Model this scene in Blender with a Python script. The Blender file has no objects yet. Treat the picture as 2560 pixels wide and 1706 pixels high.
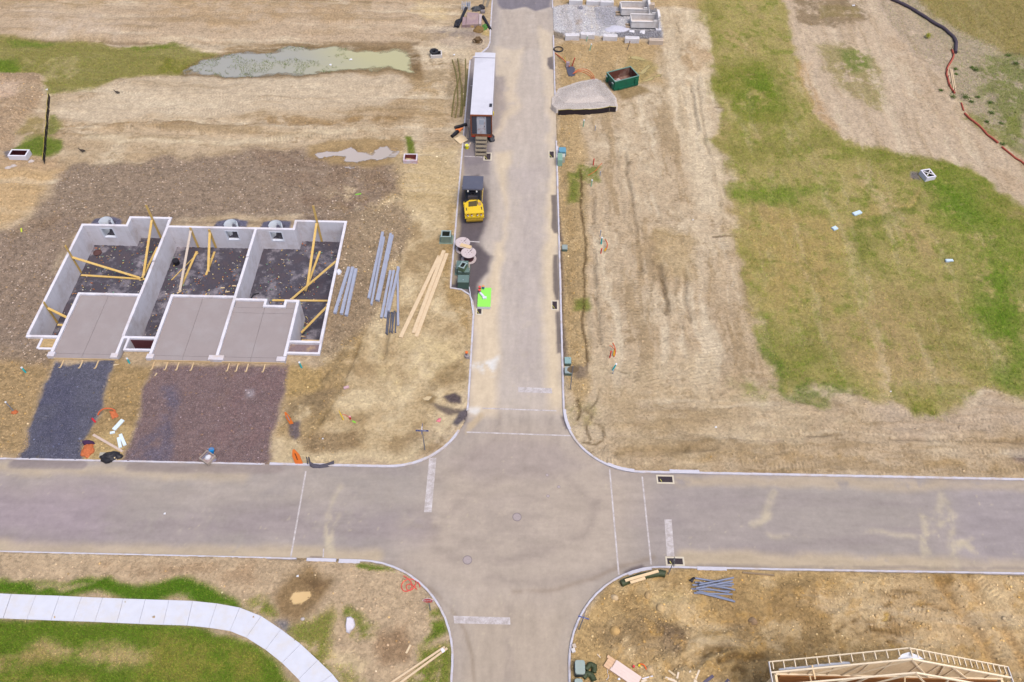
import bpy, math, random
import numpy as np
from mathutils import Vector, Matrix
random.seed(7); rng = np.random.default_rng(11)
S = bpy.context.scene
COL = S.collection
# ------------------------------------------------------------------ camera, sky, sun, exposure
F, CH = 2000.0, 58.0                      # focal length in photo pixels, camera height in metres
PITCH, ROLL = math.radians(90-51.85), math.atan(.0214)
cd = bpy.data.cameras.new('camera'); cam = bpy.data.objects.new('camera', cd); COL.objects.link(cam)
cd.sensor_width = 36; cd.lens = 36*F/2560; cd.clip_start = .5; cd.clip_end = 4000
Rm = Matrix.Rotation(PITCH, 3, 'X') @ Matrix.Rotation(ROLL, 3, 'Z')
cam.matrix_world = Matrix.Translation((0, 0, CH)) @ Rm.to_4x4()
S.camera = cam
SUN_EL, SUN_AZ = math.radians(66), math.radians(140)     # azimuth clockwise from +Y
W = bpy.data.worlds.new('World'); S.world = W; W.use_nodes = True
nt = W.node_tree; nt.nodes.clear()
sky = nt.nodes.new('ShaderNodeTexSky'); sky.sky_type = 'NISHITA'; sky.sun_disc = False
sky.sun_elevation = SUN_EL; sky.sun_rotation = SUN_AZ; sky.dust_density = 4; sky.air_density = 1.0; sky.ozone_density = 1.0
bg = nt.nodes.new('ShaderNodeBackground'); bg.inputs[1].default_value = .115
wo = nt.nodes.new('ShaderNodeOutputWorld')
nt.links.new(sky.outputs[0], bg.inputs[0]); nt.links.new(bg.outputs[0], wo.inputs[0])
sd_ = bpy.data.lights.new('sun', 'SUN'); sd_.energy = 1.5; sd_.angle = math.radians(30); sd_.color = (1, .97, .93)
sun = bpy.data.objects.new('sun', sd_); COL.objects.link(sun)
dv = Vector((math.sin(SUN_AZ)*math.cos(SUN_EL), math.cos(SUN_AZ)*math.cos(SUN_EL), math.sin(SUN_EL)))
sun.rotation_euler = dv.to_track_quat('Z', 'Y').to_euler(); sun.location = (0, 0, 90)
S.view_settings.view_transform = 'Standard'; S.view_settings.look = 'None'
S.view_settings.exposure = EXPO = .98; S.view_settings.gamma = 1
LF = np.array([1.65, 1.65, 1.58])         # brightness a white level surface reaches in the picture

# ------------------------------------------------------------------ projection helpers (photo pixel -> point on the ground)
Rn = np.array(Rm)
def P(u, v, z=0.0):
    d = Rn @ np.array([(u-1280)/F, (853-v)/F, -1.0]); t = (z-CH)/d[2]
    return np.array([d[0]*t, d[1]*t, z])
def tl(c, r, pts, s=3.647):               # coordinates read off an enlarged tile of the photo
    ox, oy = (0, 640, 1280, 1920)[c], (0, 430, 860, 1276)[r]
    return [(ox+x/s, oy+y/s) for x, y in pts]
def zz(ox, oy, s, pts): return [(ox+x/s, oy+y/s) for x, y in pts]
def ov(*pts): return [(x*1.088, y*1.088) for x, y in pts]
def PW(pts, z=0.0): return np.array([P(u, v, z)[:2] for u, v in pts])

def lin(c):
    c = np.asarray(c, float)/255
    return np.where(c <= .04045, c/12.92, ((c+.055)/1.055)**2.4)
def alb(c): return np.clip(lin(c)/LF, 0.004, .88)

# ------------------------------------------------------------------ noise
def _h(ix, iy, seed):
    seed = int(seed)
    h = (ix.astype(np.int64)*374761393 + iy.astype(np.int64)*668265263 + seed*974634777) & 0xffffffff
    h = ((h ^ (h >> 13))*1274126177) & 0xffffffff
    return ((h ^ (h >> 16)) & 0xffff)/65535.0
def vn(x, y, seed=0):
    ix, iy = np.floor(x), np.floor(y); fx, fy = x-ix, y-iy
    fx = fx*fx*(3-2*fx); fy = fy*fy*(3-2*fy)
    a, b, c, d = _h(ix, iy, seed), _h(ix+1, iy, seed), _h(ix, iy+1, seed), _h(ix+1, iy+1, seed)
    return (a*(1-fx)+b*fx)*(1-fy)+(c*(1-fx)+d*fx)*fy
def fbm(x, y, wl, octv=4, seed=0, gain=.55):
    s, a, n = 0, 1.0, 0
    for i in range(octv):
        s = s+a*vn(x/wl+13.7*i, y/wl-7.3*i, seed+i); n += a; a *= gain; wl *= .5
    return s/n                             # 0..1
def sst(a, b, x):
    t = np.clip((x-a)/(b-a), 0, 1); return t*t*(3-2*t)
def sdist(px, py, poly):                   # signed distance, negative inside
    d2 = np.full(px.shape, 1e12); ins = np.zeros(px.shape, bool); n = len(poly)
    for i in range(n):
        ax, ay = poly[i]; bx, by = poly[(i+1) % n]; ex, ey = bx-ax, by-ay
        wx, wy = px-ax, py-ay
        t = np.clip((wx*ex+wy*ey)/(ex*ex+ey*ey+1e-12), 0, 1)
        d2 = np.minimum(d2, (wx-ex*t)**2+(wy-ey*t)**2)
        if abs(by-ay) > 1e-12:
            ins ^= ((ay > py) != (by > py)) & (px < ex*(py-ay)/(by-ay)+ax)
    d = np.sqrt(d2); return np.where(ins, -d, d)
def pdist(px, py, path):                   # distance to a polyline, length along it, signed side offset
    best = np.full(px.shape, 1e9); s_ = np.zeros(px.shape); acc = 0.0
    for i in range(len(path)-1):
        ax, ay = path[i]; bx, by = path[i+1]; ex, ey = bx-ax, by-ay; L = math.hypot(ex, ey)+1e-9
        wx, wy = px-ax, py-ay
        t = (wx*ex+wy*ey)/(L*L); tc = np.clip(t, 0, 1)
        d = np.hypot(wx-ex*tc, wy-ey*tc); m = d < best
        best = np.where(m, d, best); s_ = np.where(m, acc+tc*L, s_); acc += L
    return best, s_

# ------------------------------------------------------------------ road outline
def arc(cx, cy, r, a0, a1, n=14):
    return [(cx+r*math.cos(math.radians(a0+(a1-a0)*i/n)), cy+r*math.sin(math.radians(a0+(a1-a0)*i/n))) for i in range(n+1)]
FAR = 420
NW = [(-3.65, FAR), (-3.65, 96), (-3.6, 95), (-3.85, 93.6), (-4.7, 92.2), (-6.0, 91.0), (-6.0, 70), (-6.0, 51.95), (-4.95, 51.78), (-4.15, 51.14),
      (-3.75, 50.13), (-3.6, 48.9)] + arc(-10, 38.5, 6.4, 0, -90) + [(-20, 32.1), (-FAR, 32.1)]
SW = [(-FAR, 24.35), (-20, 24.25)] + arc(-11.1, 16.7, 7.5, 90, 0) + [(-3.6, -60)]
SE = [(4.38, -60)] + arc(11.9, 16.7, 7.5, 180, 90) + [(20, 24.2), (FAR, 24.45)]
NE = [(FAR, 32.2), (20, 32.12)] + arc(10.7, 38.3, 6.2, 270, 180) + [(4.5, 70), (4.5, FAR)]
ROAD = np.array(NW+SW+SE+NE)

# ------------------------------------------------------------------ painted field (colour + masks on a grid)
def axis(lo, hi, st, far):
    core = np.arange(lo, hi+1e-6, st); out = []; d = st
    x = 0.0
    while x < far: d *= 1.5; x += d; out.append(x)
    out = np.array(out)
    return np.concatenate([lo-out[::-1], core, hi+out])
class Field:
    def __init__(s, xs, ys, base):
        s.xs, s.ys = xs, ys; s.X, s.Y = np.meshgrid(xs, ys)
        s.C = np.tile(lin(base), s.X.shape+(1,)); z = np.zeros(s.X.shape)
        s.G, s.R, s.T, s.TS, s.V = z.copy(), z.copy(), z.copy(), z.copy(), z.copy()
        s.WX = (fbm(s.X, s.Y, 3.0, 5, 101)-.5)*2; s.WY = (fbm(s.X, s.Y, 3.0, 5, 202)-.5)*2
        s.N = fbm(s.X, s.Y, 1.6, 5, 303, .7)
    def sl(s, pts, pad):
        pts = np.asarray(pts); x0, y0 = pts.min(0)-pad; x1, y1 = pts.max(0)+pad
        return np.s_[np.searchsorted(s.ys, y0):np.searchsorted(s.ys, y1), np.searchsorted(s.xs, x0):np.searchsorted(s.xs, x1)]
    def mix(s, k, m, col, grass, rock):
        c = lin(col); s.C[k] = s.C[k]*(1-m[..., None])+c*m[..., None]
        if grass is not None: s.G[k] = s.G[k]*(1-m)+grass*m
        if rock is not None: s.R[k] = s.R[k]*(1-m)+rock*m
    def patch(s, px, col, edge=.5, amt=1., warp=1., brk=0., grass=None, rock=None, world=False):
        w = np.asarray(px, float) if world else PW(px)
        k = s.sl(w, edge+warp+.5)
        d = sdist(s.X[k]+warp*s.WX[k], s.Y[k]+warp*s.WY[k], w)
        m = sst(edge, -edge, d)*amt
        if brk: m = m*sst(brk-.13, brk+.13, s.N[k])
        s.mix(k, m, col, grass, rock)
    def stroke(s, px, wd, col, edge=.3, amt=1., warp=.4, brk=0., grass=None, rock=None, world=False):
        w = np.asarray(px, float) if world else PW(px)
        k = s.sl(w, wd+edge+warp+.5)
        d, _ = pdist(s.X[k]+warp*s.WX[k], s.Y[k]+warp*s.WY[k], w)
        m = sst(wd/2+edge, wd/2-edge, d)*amt
        if brk: m = m*sst(brk-.13, brk+.13, s.N[k])
        s.mix(k, m, col, grass, rock)
    def tread(s, px, wd=.55, amt=1., per=.34, warp=.15):
        w = PW(px); k = s.sl(w, wd+.6)
        d, al = pdist(s.X[k]+warp*s.WX[k], s.Y[k]+warp*s.WY[k], w)
        m = sst(wd/2+.22, wd/2-.15, d)*amt*.9*sst(.32, .6, fbm(s.X[k], s.Y[k], 3, 4, 77, .7))*(.35+.65*sst(.3, .6, s.N[k]))
        al = al+.10*(s.WX[k]+s.WY[k])
        up = m > s.T[k]
        s.T[k] = np.where(up, m, s.T[k]); s.TS[k] = np.where(up, al/per, s.TS[k])

DS = .15
gx = axis(-76, 76, DS, 500); gy = axis(12, 112, DS, 500)
GF = Field(gx, gy, (203, 180, 148))
X, Y = GF.X, GF.Y
# large and mid-scale variation of the bare soil
n1 = fbm(X, Y, 16, 4, 1); n2 = fbm(X, Y, 5, 4, 2); n3 = fbm(X, Y, 1.3, 4, 3)
def blend(a, col, m): a[:] = a*(1-m[..., None])+lin(col)*m[..., None]
blend(GF.C, (186, 160, 124), sst(.45, .75, n1)*.7)
blend(GF.C, (222, 203, 172), sst(.5, .8, n2)*.65)
blend(GF.C, (176, 152, 118), sst(.56, .8, n3)*.5)

# directional smears left by the graders: along x in the north-west and south strip, along y in the east field
aw = (sst(-2, -10, X)*sst(58, 64, Y)+sst(4, 14, X)*sst(48, 38, Y)).clip(0, 1); ae = (sst(4, 7, X)*sst(36, 46, Y)).clip(0, 1)
ax_ = fbm((X+.8*GF.WX)/9, Y+.6*GF.WY, 1.5, 6, 411, .68); ay_ = fbm(X+.6*GF.WX, (Y+.8*GF.WY)/8, 1.4, 6, 412, .68)
for fld_, wt in ((ax_, aw), (ay_, ae)):
    blend(GF.C, (168, 142, 104), sst(.52, .7, fld_)*wt*.4); blend(GF.C, (226, 208, 178), sst(.54, .72, 1-fld_)*wt*.45)
cr_n = fbm(X, Y, .9, 5, 413, .75); blend(GF.C, (150, 124, 88), sst(.6, .72, cr_n)*.5)
# ---- the setting, patch by patch (photo pixels)
g = GF.patch; st_ = GF.stroke
# north-west field above the pond
g(ov((-40, -60), (930, -60), (1010, 30), (960, 95), (600, 100), (-40, 98)), (198, 174, 145), 1.2, .75, 2)
g(ov((-40, -60), (930, -60), (860, 25), (300, 15), (-40, 25)), (178, 152, 112), 1.2, .6, 2, .45)
g(ov((300, 10), (800, 20), (850, 60), (420, 70)), (188, 158, 118), 1.5, .6, 3, .5)
g(ov((40, 45), (260, 40), (300, 90), (60, 92)), (215, 195, 172), 1.2, .6, 3, .45)
st_(ov((-40, 97), (120, 99), (300, 103), (480, 104), (700, 101), (870, 98), (960, 102)), .7, (128, 104, 76), .5, .8, .5, .35)
st_(ov((480, 1), (700, 6), (760, 8), (930, 12)), .35, (135, 110, 78), .3, .6, .6, .4)
# grass strip left of the pond
GRS = (150, 142, 84)
g(tl(0, 0, [(-80, 375), (300, 390), (1000, 425), (1700, 430), (1990, 500), (1880, 560), (1690, 690), (1450, 700), (1080, 740), (820, 820), (660, 850), (460, 880), (420, 700), (200, 670), (-80, 685)]), GRS, .6, 1, 1.2, 0, .85, 0)
g(tl(0, 0, [(-80, 560), (120, 560), (200, 620), (100, 680), (-80, 680)]), (112, 132, 44), .6, .9, 1, 0, 1)
g(tl(0, 0, [(0, 380), (420, 395), (610, 400), (500, 430), (100, 440)]), (118, 132, 56), .5, .8, 1, .4, 1)
g(tl(0, 0, [(1150, 430), (1500, 415), (1720, 430), (1500, 470), (1200, 470)]), (120, 130, 52), .4, .8, 1, .4, 1)
g(tl(0, 0, [(1500, 560), (1750, 560), (1850, 600), (1600, 690), (1480, 680)]), (128, 128, 50), .5, .8, 1, .4, .9)
g(tl(0, 0, [(200, 540), (700, 530), (720, 700), (450, 750), (180, 650)]), (178, 164, 118), .6, .7, 1.5, .5, .6)
# pale graded bench below the pond
g(tl(0, 0, [(500, 1000), (800, 900), (1100, 780), (1600, 720), (2334, 700)]) + tl(1, 0, [(600, 680), (1200, 690), (1400, 790), (1200, 1000), (0, 1010)]) + tl(0, 0, [(1500, 1080), (600, 1130)]), (214, 194, 165), .8, .8, 1.5)
st_(tl(0, 0, [(520, 1160), (900, 1150), (1500, 1180), (2334, 1150)]) + tl(1, 0, [(200, 1110), (700, 1120), (1200, 1110), (1420, 1080)]), 1.1, (158, 128, 88), .8, .75, 1.0, .42, 0, .5)
g(tl(1, 0, [(0, 1060), (500, 1070), (900, 1080), (1400, 1090), (1300, 1140), (700, 1150), (0, 1150)]), (168, 138, 96), .5, .6, 1, .5, 0, .4)
st_(tl(0, 0, [(800, 1270), (1500, 1310), (2334, 1310)]) + tl(1, 0, [(600, 1220), (1100, 1200)]), .9, (222, 203, 170), .6, .8, 1, .35)
# wet mud round the pond
g(tl(1, 0, [(-300, 400), (300, 395), (900, 390), (1380, 390), (1500, 480), (1540, 600), (1500, 720), (1380, 690), (1200, 640), (850, 655), (400, 685), (-300, 700)]), (158, 132, 96), .5, .85, .8)
g(tl(1, 0, [(1380, 400), (1500, 480), (1545, 600), (1530, 740), (1420, 720), (1440, 560)]), (142, 115, 80), .4, .85, .8)
g(tl(1, 0, [(1350, 690), (1600, 720), (1700, 880), (1560, 900), (1400, 760)]), (176, 148, 106), .5, .6, 1, .4)
# soil heap at the left edge
g(tl(0, 0, [(-100, 690), (300, 680), (400, 700), (430, 800), (380, 950), (250, 1100), (150, 1250), (120, 1380), (-100, 1420)]), (180, 154, 124), .5, 1, 1, 0, 0, .6)
g(tl(0, 0, [(-100, 780), (200, 790), (180, 900), (-100, 970)]), (212, 184, 158), .6, .8, 1)
g(tl(0, 0, [(270, 1110), (400, 1000), (440, 900), (440, 1250), (260, 1180)]), (205, 182, 150), .4, .7, .7)
g(tl(0, 0, [(110, 1370), (250, 1260), (400, 1240), (540, 1290), (540, 1400), (420, 1420), (250, 1395)]), (116, 132, 52), .4, .95, 1, 0, .95)
g(tl(0, 0, [(160, 1240), (280, 1090), (420, 1100), (430, 1250)]), (158, 140, 92), .4, .8, 1, .35, .6)
g(tl(0, 0, [(480, 1060), (530, 1060), (580, 1160), (510, 1250), (440, 1240)]), (130, 136, 66), .3, .8, .7, .3, .8)
g(tl(0, 0, [(-80, 1420), (400, 1440), (520, 1440), (560, 1568), (-80, 1568)]) , (196, 166, 130), .6, .8, 1)
# orange-tan soil left of the rock fill
g(tl(0, 1, [(-100, -20), (580, -20), (420, 80), (400, 210), (280, 370), (120, 470), (-100, 560)]), (208, 176, 130), .7, .9, 1, 0, 0, .35)
# grey-brown rock fill behind and beside the basements
ROCK = (156, 136, 116)
g(ov((150, 374), (250, 378), (430, 365), (560, 352), (690, 348), (760, 372), (930, 385), (945, 450), (930, 520), (850, 560), (830, 640), (800, 690), (770, 730), (700, 500), (180, 510), (60, 770), (110, 850), (60, 880), (-40, 850), (-40, 545), (60, 520), (110, 450)), ROCK, .7, 1, 1.4, 0, 0, 1)
g(ov((560, 352), (690, 346), (940, 385), (945, 450), (900, 500), (700, 470)), (140, 116, 96), .8, .55, 2, .45)
g(ov((0, 545), (150, 480), (200, 520), (80, 760), (-30, 800)), (146, 120, 94), .8, .6, 2, .45)
g(ov((815, 540), (950, 480), (945, 560), (900, 640), (880, 720), (800, 830), (740, 830), (790, 640)), (166, 144, 114), .8, .9, 1.5, 0, 0, .9)
st_(ov((70, 770), (185, 515), (300, 515), (310, 495), (395, 497), (392, 515), (680, 520), (690, 505), (800, 508)), .35, (118, 98, 84), .3, .6, .3)
# puddled flat between rock fill and track
g(tl(1, 0, [(450, 1340), (700, 1280), (1330, 1260), (1340, 1340), (1280, 1490), (1000, 1540), (700, 1500), (480, 1420)]), (172, 144, 100), .5, .85, .8, 0, 0, .1)
# yellow soil between the basements and the road
g(ov((830, 520), (1000, 330), (1055, 480), (1035, 660), (1085, 680), (1080, 830), (1075, 930), (1000, 1000), (900, 1060), (640, 1065), (640, 860), (740, 850), (830, 700)), (205, 180, 136), 1, .75, 2)
_k = np.s_[:, :]; _w = sst(-22, -17, X)*sst(-3, -5, X)*sst(30, 34, Y)*sst(72, 62, Y); _f = fbm(X+.6*GF.WX, Y+.6*GF.WY, 2.6, 6, 601, .66); blend(GF.C, (226, 204, 164), _w*sst(.5, .66, _f)*.7); blend(GF.C, (160, 132, 92), _w*sst(.53, .68, 1-_f)*.6)
g(ov((900, 360), (1050, 340), (1058, 470), (1020, 520), (940, 480)), (206, 182, 138), .8, .7, 1.5, 0, 0, .3)
g(ov((1035, 470), (1055, 470), (1040, 600), (1030, 660), (1085, 690), (1080, 780), (1030, 700), (1010, 620)), (178, 148, 98), .5, .8, .8, .4, 0, .6)
g(ov((880, 770), (960, 780), (1075, 760), (1070, 850), (960, 900), (850, 880)), (222, 198, 150), .8, .7, 2, .45)
g(ov((650, 850), (760, 840), (830, 740), (860, 760), (790, 900), (740, 1000), (640, 1000)), (168, 140, 96), .6, .75, 1.5, .35, 0, .7)
g(ov((690, 1000), (770, 985), (830, 990), (835, 1030), (770, 1050), (700, 1035)), (150, 124, 90), .5, .8, 1, 0, 0, .8)
g(ov((650, 930), (720, 900), (790, 900), (720, 960), (660, 980)), (138, 118, 92), .5, .6, 1, .4, 0, .5)
g(ov((1010, 850), (1060, 830), (1070, 880), (1000, 910), (970, 890)), (150, 124, 84), .5, .7, 1, .35, 0, .4)
g(ov((1020, 915), (1045, 908), (1062, 918), (1060, 932), (1035, 930)), (92, 80, 84), .15, .95, .3, 0, 0, .2)
g(ov((985, 928), (1010, 935), (1055, 945), (1062, 952), (1030, 960), (1010, 948)), (100, 86, 84), .2, .85, .5, .35)
g(ov((1055, 950), (1075, 940), (1078, 958), (1050, 985), (1040, 975)), (98, 90, 98), .15, .95, .3)
g(ov((665, 975), (690, 965), (692, 1000), (680, 1012), (667, 1000)), (112, 100, 106), .2, .9, .3)
g(ov((968, 918), (985, 905), (1005, 915), (995, 930), (978, 932)), (140, 112, 70), .25, .8, .4)
g(ov((640, 1040), (760, 1040), (900, 1040), (1000, 1010), (960, 1060), (620, 1068)), (222, 200, 160), .5, .8, 1)
g(ov((735, 515), (815, 500), (930, 470), (948, 500), (935, 570), (890, 620), (880, 700), (840, 760), (770, 830), (735, 830), (770, 720)), (160, 138, 112), .8, .85, 1.6, .18, 0, .9)
# ground in front of the basements
g(ov((-40, 790), (130, 820), (110, 880), (50, 1030), (30, 1055), (-40, 1052)), (178, 150, 108), .6, .95, 1, 0, 0, .8)
g(ov((250, 835), (350, 840), (330, 900), (310, 990), (285, 1065), (190, 1060), (200, 985), (235, 930)), (176, 148, 104), .4, 1, .8, 0, 0, .75)
g(ov((215, 1000), (300, 985), (290, 1060), (200, 1060)), (206, 178, 126), .4, .8, .8, 0, 0, .3)
g(ov((645, 840), (740, 845), (740, 900), (650, 900)), (188, 158, 104), .4, .7, .8, 0, 0, .6)
BLUE = [(130, 836), (250, 838), (240, 910), (237, 930), (212, 955), (200, 990), (192, 1062), (36, 1057), (50, 1025), (80, 960), (112, 880)]
RED = [(350, 842), (655, 846), (642, 920), (632, 1000), (614, 1074), (285, 1067), (310, 990), (330, 900)]
g(ov(*BLUE), (104, 103, 116), .2, 1, .9, 0, 0, .5)
g(ov((110, 860), (180, 870), (160, 1050), (60, 1050)), (84, 84, 108), .6, .5, 1, .45)
g(ov(*RED), (138, 116, 113), .3, 1, 1.0, 0, 0, .55)
g(ov((380, 890), (415, 885), (425, 930), (400, 970), (405, 1066), (300, 1066), (320, 1010), (370, 970)), (112, 106, 122), .5, .8, 1, .4)
g(ov((510, 860), (640, 850), (630, 1000), (560, 1060), (480, 1000)), (140, 112, 110), .8, .5, 1.2, .5)
g(ov((500, 850), (540, 850), (510, 960), (490, 960)), (150, 122, 92), .3, .5, .6, .5)
g(ov((565, 895), (582, 892), (580, 908), (568, 908)), (190, 180, 184), .3, .7, .4)
# east verge of the north road
g(ov((1282, 255), (1340, 265), (1350, 500), (1355, 700), (1350, 900), (1330, 960), (1300, 900), (1285, 600)), (190, 162, 116), .5, .85, .8, 0, 0, .6)
st_(ov((1278, 440), (1286, 560), (1288, 620), (1292, 760), (1296, 820)), .5, (92, 76, 74), .25, .85, .25, .25, 0, .3)
st_(ov((1300, 280), (1312, 500), (1316, 700), (1318, 850)), 1.0, (170, 142, 98), .5, .7, .6, .4, 0, .7)
for a, b, c_ in (((1310, 400), (1335, 400), 470), ((1322, 690), (1360, 688), 715), ((1330, 380), (1380, 385), 420)):
    g(ov(a, b, (b[0], c_), (a[0], c_)), (122, 132, 56), .4, .85, .8, .3, .9)
g(ov((1300, 940), (1370, 930), (1375, 985), (1330, 1000)), (150, 138, 84), .5, .7, 1, .45, .6)
st_(ov((1337, 395), (1336, 470), (1342, 520), (1345, 640), (1343, 720), (1347, 860)), .2, (92, 70, 44), .12, .95, .5, .22)
st_(ov((1352, 945), (1370, 925), (1378, 900)), .2, (92, 70, 44), .12, .95, .5)
st_(ov((1640, 550), (1690, 548), (1720, 556)), .2, (92, 70, 44), .12, .95, .5)
st_(ov((1500, 600), (1520, 660), (1535, 690), (1532, 720)), .4, (134, 110, 80), .3, .7, .5, .35, 0, .6)
g(ov((1310, 850), (1350, 840), (1345, 870), (1320, 875)), (128, 112, 100), .3, .8, .6, .35, 0, .3)
for q in ([(1345, 940), (1362, 955), (1350, 985), (1362, 1010)], [(1365, 975), (1390, 985), (1392, 1015), (1372, 1025), (1345, 1015)], [(1380, 850), (1420, 856), (1450, 860)], [(1320, 925), (1335, 945), (1328, 965)], [(1640, 250), (1700, 262), (1730, 270)], [(1760, 245), (1790, 252), (1820, 250)], [(1510, 540), (1545, 548), (1575, 545)]):
    st_([(x*1.088, y*1.088) for x, y in q], .22, (96, 74, 46), .12, .9, .7, .25)
# haul track, pale
g(ov((1510, 0), (1590, 0), (1625, 90), (1610, 170), (1650, 330), (1680, 520), (1600, 480), (1560, 300), (1520, 180), (1530, 90)), (224, 204, 172), 1, .85, 1.5)
st_(ov((1560, 40), (1580, 120), (1590, 200)), .8, (186, 158, 120), .6, .6, .8, .4)
g(ov((1590, 80), (1635, 130), (1600, 180), (1560, 150)), (186, 154, 112), .6, .6, 1, .4)
g(ov((1285, 100), (1420, 95), (1520, 105), (1515, 200), (1400, 190), (1285, 260)), (190, 160, 112), .7, .8, 1.5, 0, 0, .3)
g(ov((1400, 200), (1470, 200), (1500, 215), (1430, 232)), (150, 124, 80), .4, .8, .8)
g(ov((1440, 130), (1500, 140), (1520, 160), (1470, 195), (1440, 180)), (172, 154, 96), .5, .7, 1)
g(ov((1330, 160), (1365, 170), (1368, 185), (1340, 185)), (205, 178, 124), .25, .8, .5)
g(ov((1285, 0), (1640, -40), (1640, 20), (1520, 20), (1290, 20)), (186, 156, 106), .5, .7, 1)
g(ov((1500, 540), (1560, 530), (1590, 560), (1570, 640), (1520, 640)), (192, 166, 122), .8, .7, 1.5, 0)
g(ov((1340, 850), (1600, 800), (1760, 900), (2000, 950), (1900, 1050), (1500, 1050), (1340, 1000)), (210, 188, 152), 1.5, .6, 3, .45)
g(ov((1380, 920), (1640, 900), (1700, 960), (1600, 1010), (1430, 1000)), (186, 160, 122), 1.2, .6, 2.5, .48)
st_(ov((1430, 1040), (1500, 1030), (1560, 1035), (1640, 1020)), .5, (172, 144, 102), .4, .7, .8, .35)
st_(ov((1620, 1052), (1900, 1060), (2353, 1072)), .8, (180, 150, 104), .5, .7, .8, .45, 0, .3)
g(ov((2318, 1040), (2360, 1040), (2360, 1078), (2330, 1070)), (134, 116, 108), .5, .9, .8)
g(ov((1980, 930), (2250, 925), (2353, 920), (2353, 1000), (2050, 1000)), (206, 184, 158), 1, .7, 2)
# east meadow
MEAD = ov((1598, -40), (1625, 60), (1645, 160), (1640, 190), (1655, 240), (1655, 330), (1680, 380), (1700, 560), (1722, 690), (1745, 780), (1795, 885), (1850, 895), (1900, 900), (1990, 920), (2060, 915), (2105, 940), (2165, 940), (2240, 905), (2300, 890), (2400, 915), (2400, 500), (2320, 440), (2230, 385), (2100, 360), (1990, 335), (1900, 300), (1862, 220), (1850, 150), (1815, 95), (1800, 40), (1785, -40))
g(MEAD, (176, 162, 104), .7, 1, 1.6, 0, .55, 0)
_k = GF.sl(PW(MEAD), 3); _m = sst(.5, -.5, sdist(X[_k]+1.6*GF.WX[_k], Y[_k]+1.6*GF.WY[_k], PW(MEAD)))
_f1 = fbm(X[_k], Y[_k], 11, 6, 401, .62); _f2 = fbm(X[_k]+.5*Y[_k], Y[_k]*.7, 4.5, 6, 402, .66); _f3 = fbm(X[_k], Y[_k], 1.4, 4, 403, .7)
GF.mix(_k, _m*sst(.47, .66, _f1)*sst(100, 78, Y[_k]).clip(.35, 1)*.55, (142, 146, 66), .95, None); GF.mix(_k, _m*sst(.53, .68, _f2)*.7, (186, 162, 116), .4, None); GF.mix(_k, _m*sst(.52, .7, _f3)*.55, (126, 138, 52), 1, None); GF.mix(_k, _m*sst(.58, .72, 1-_f3)*.45, (178, 160, 112), .5, None)
GA, GB, TA = (126, 142, 54), (102, 134, 34), (196, 172, 122)
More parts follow.
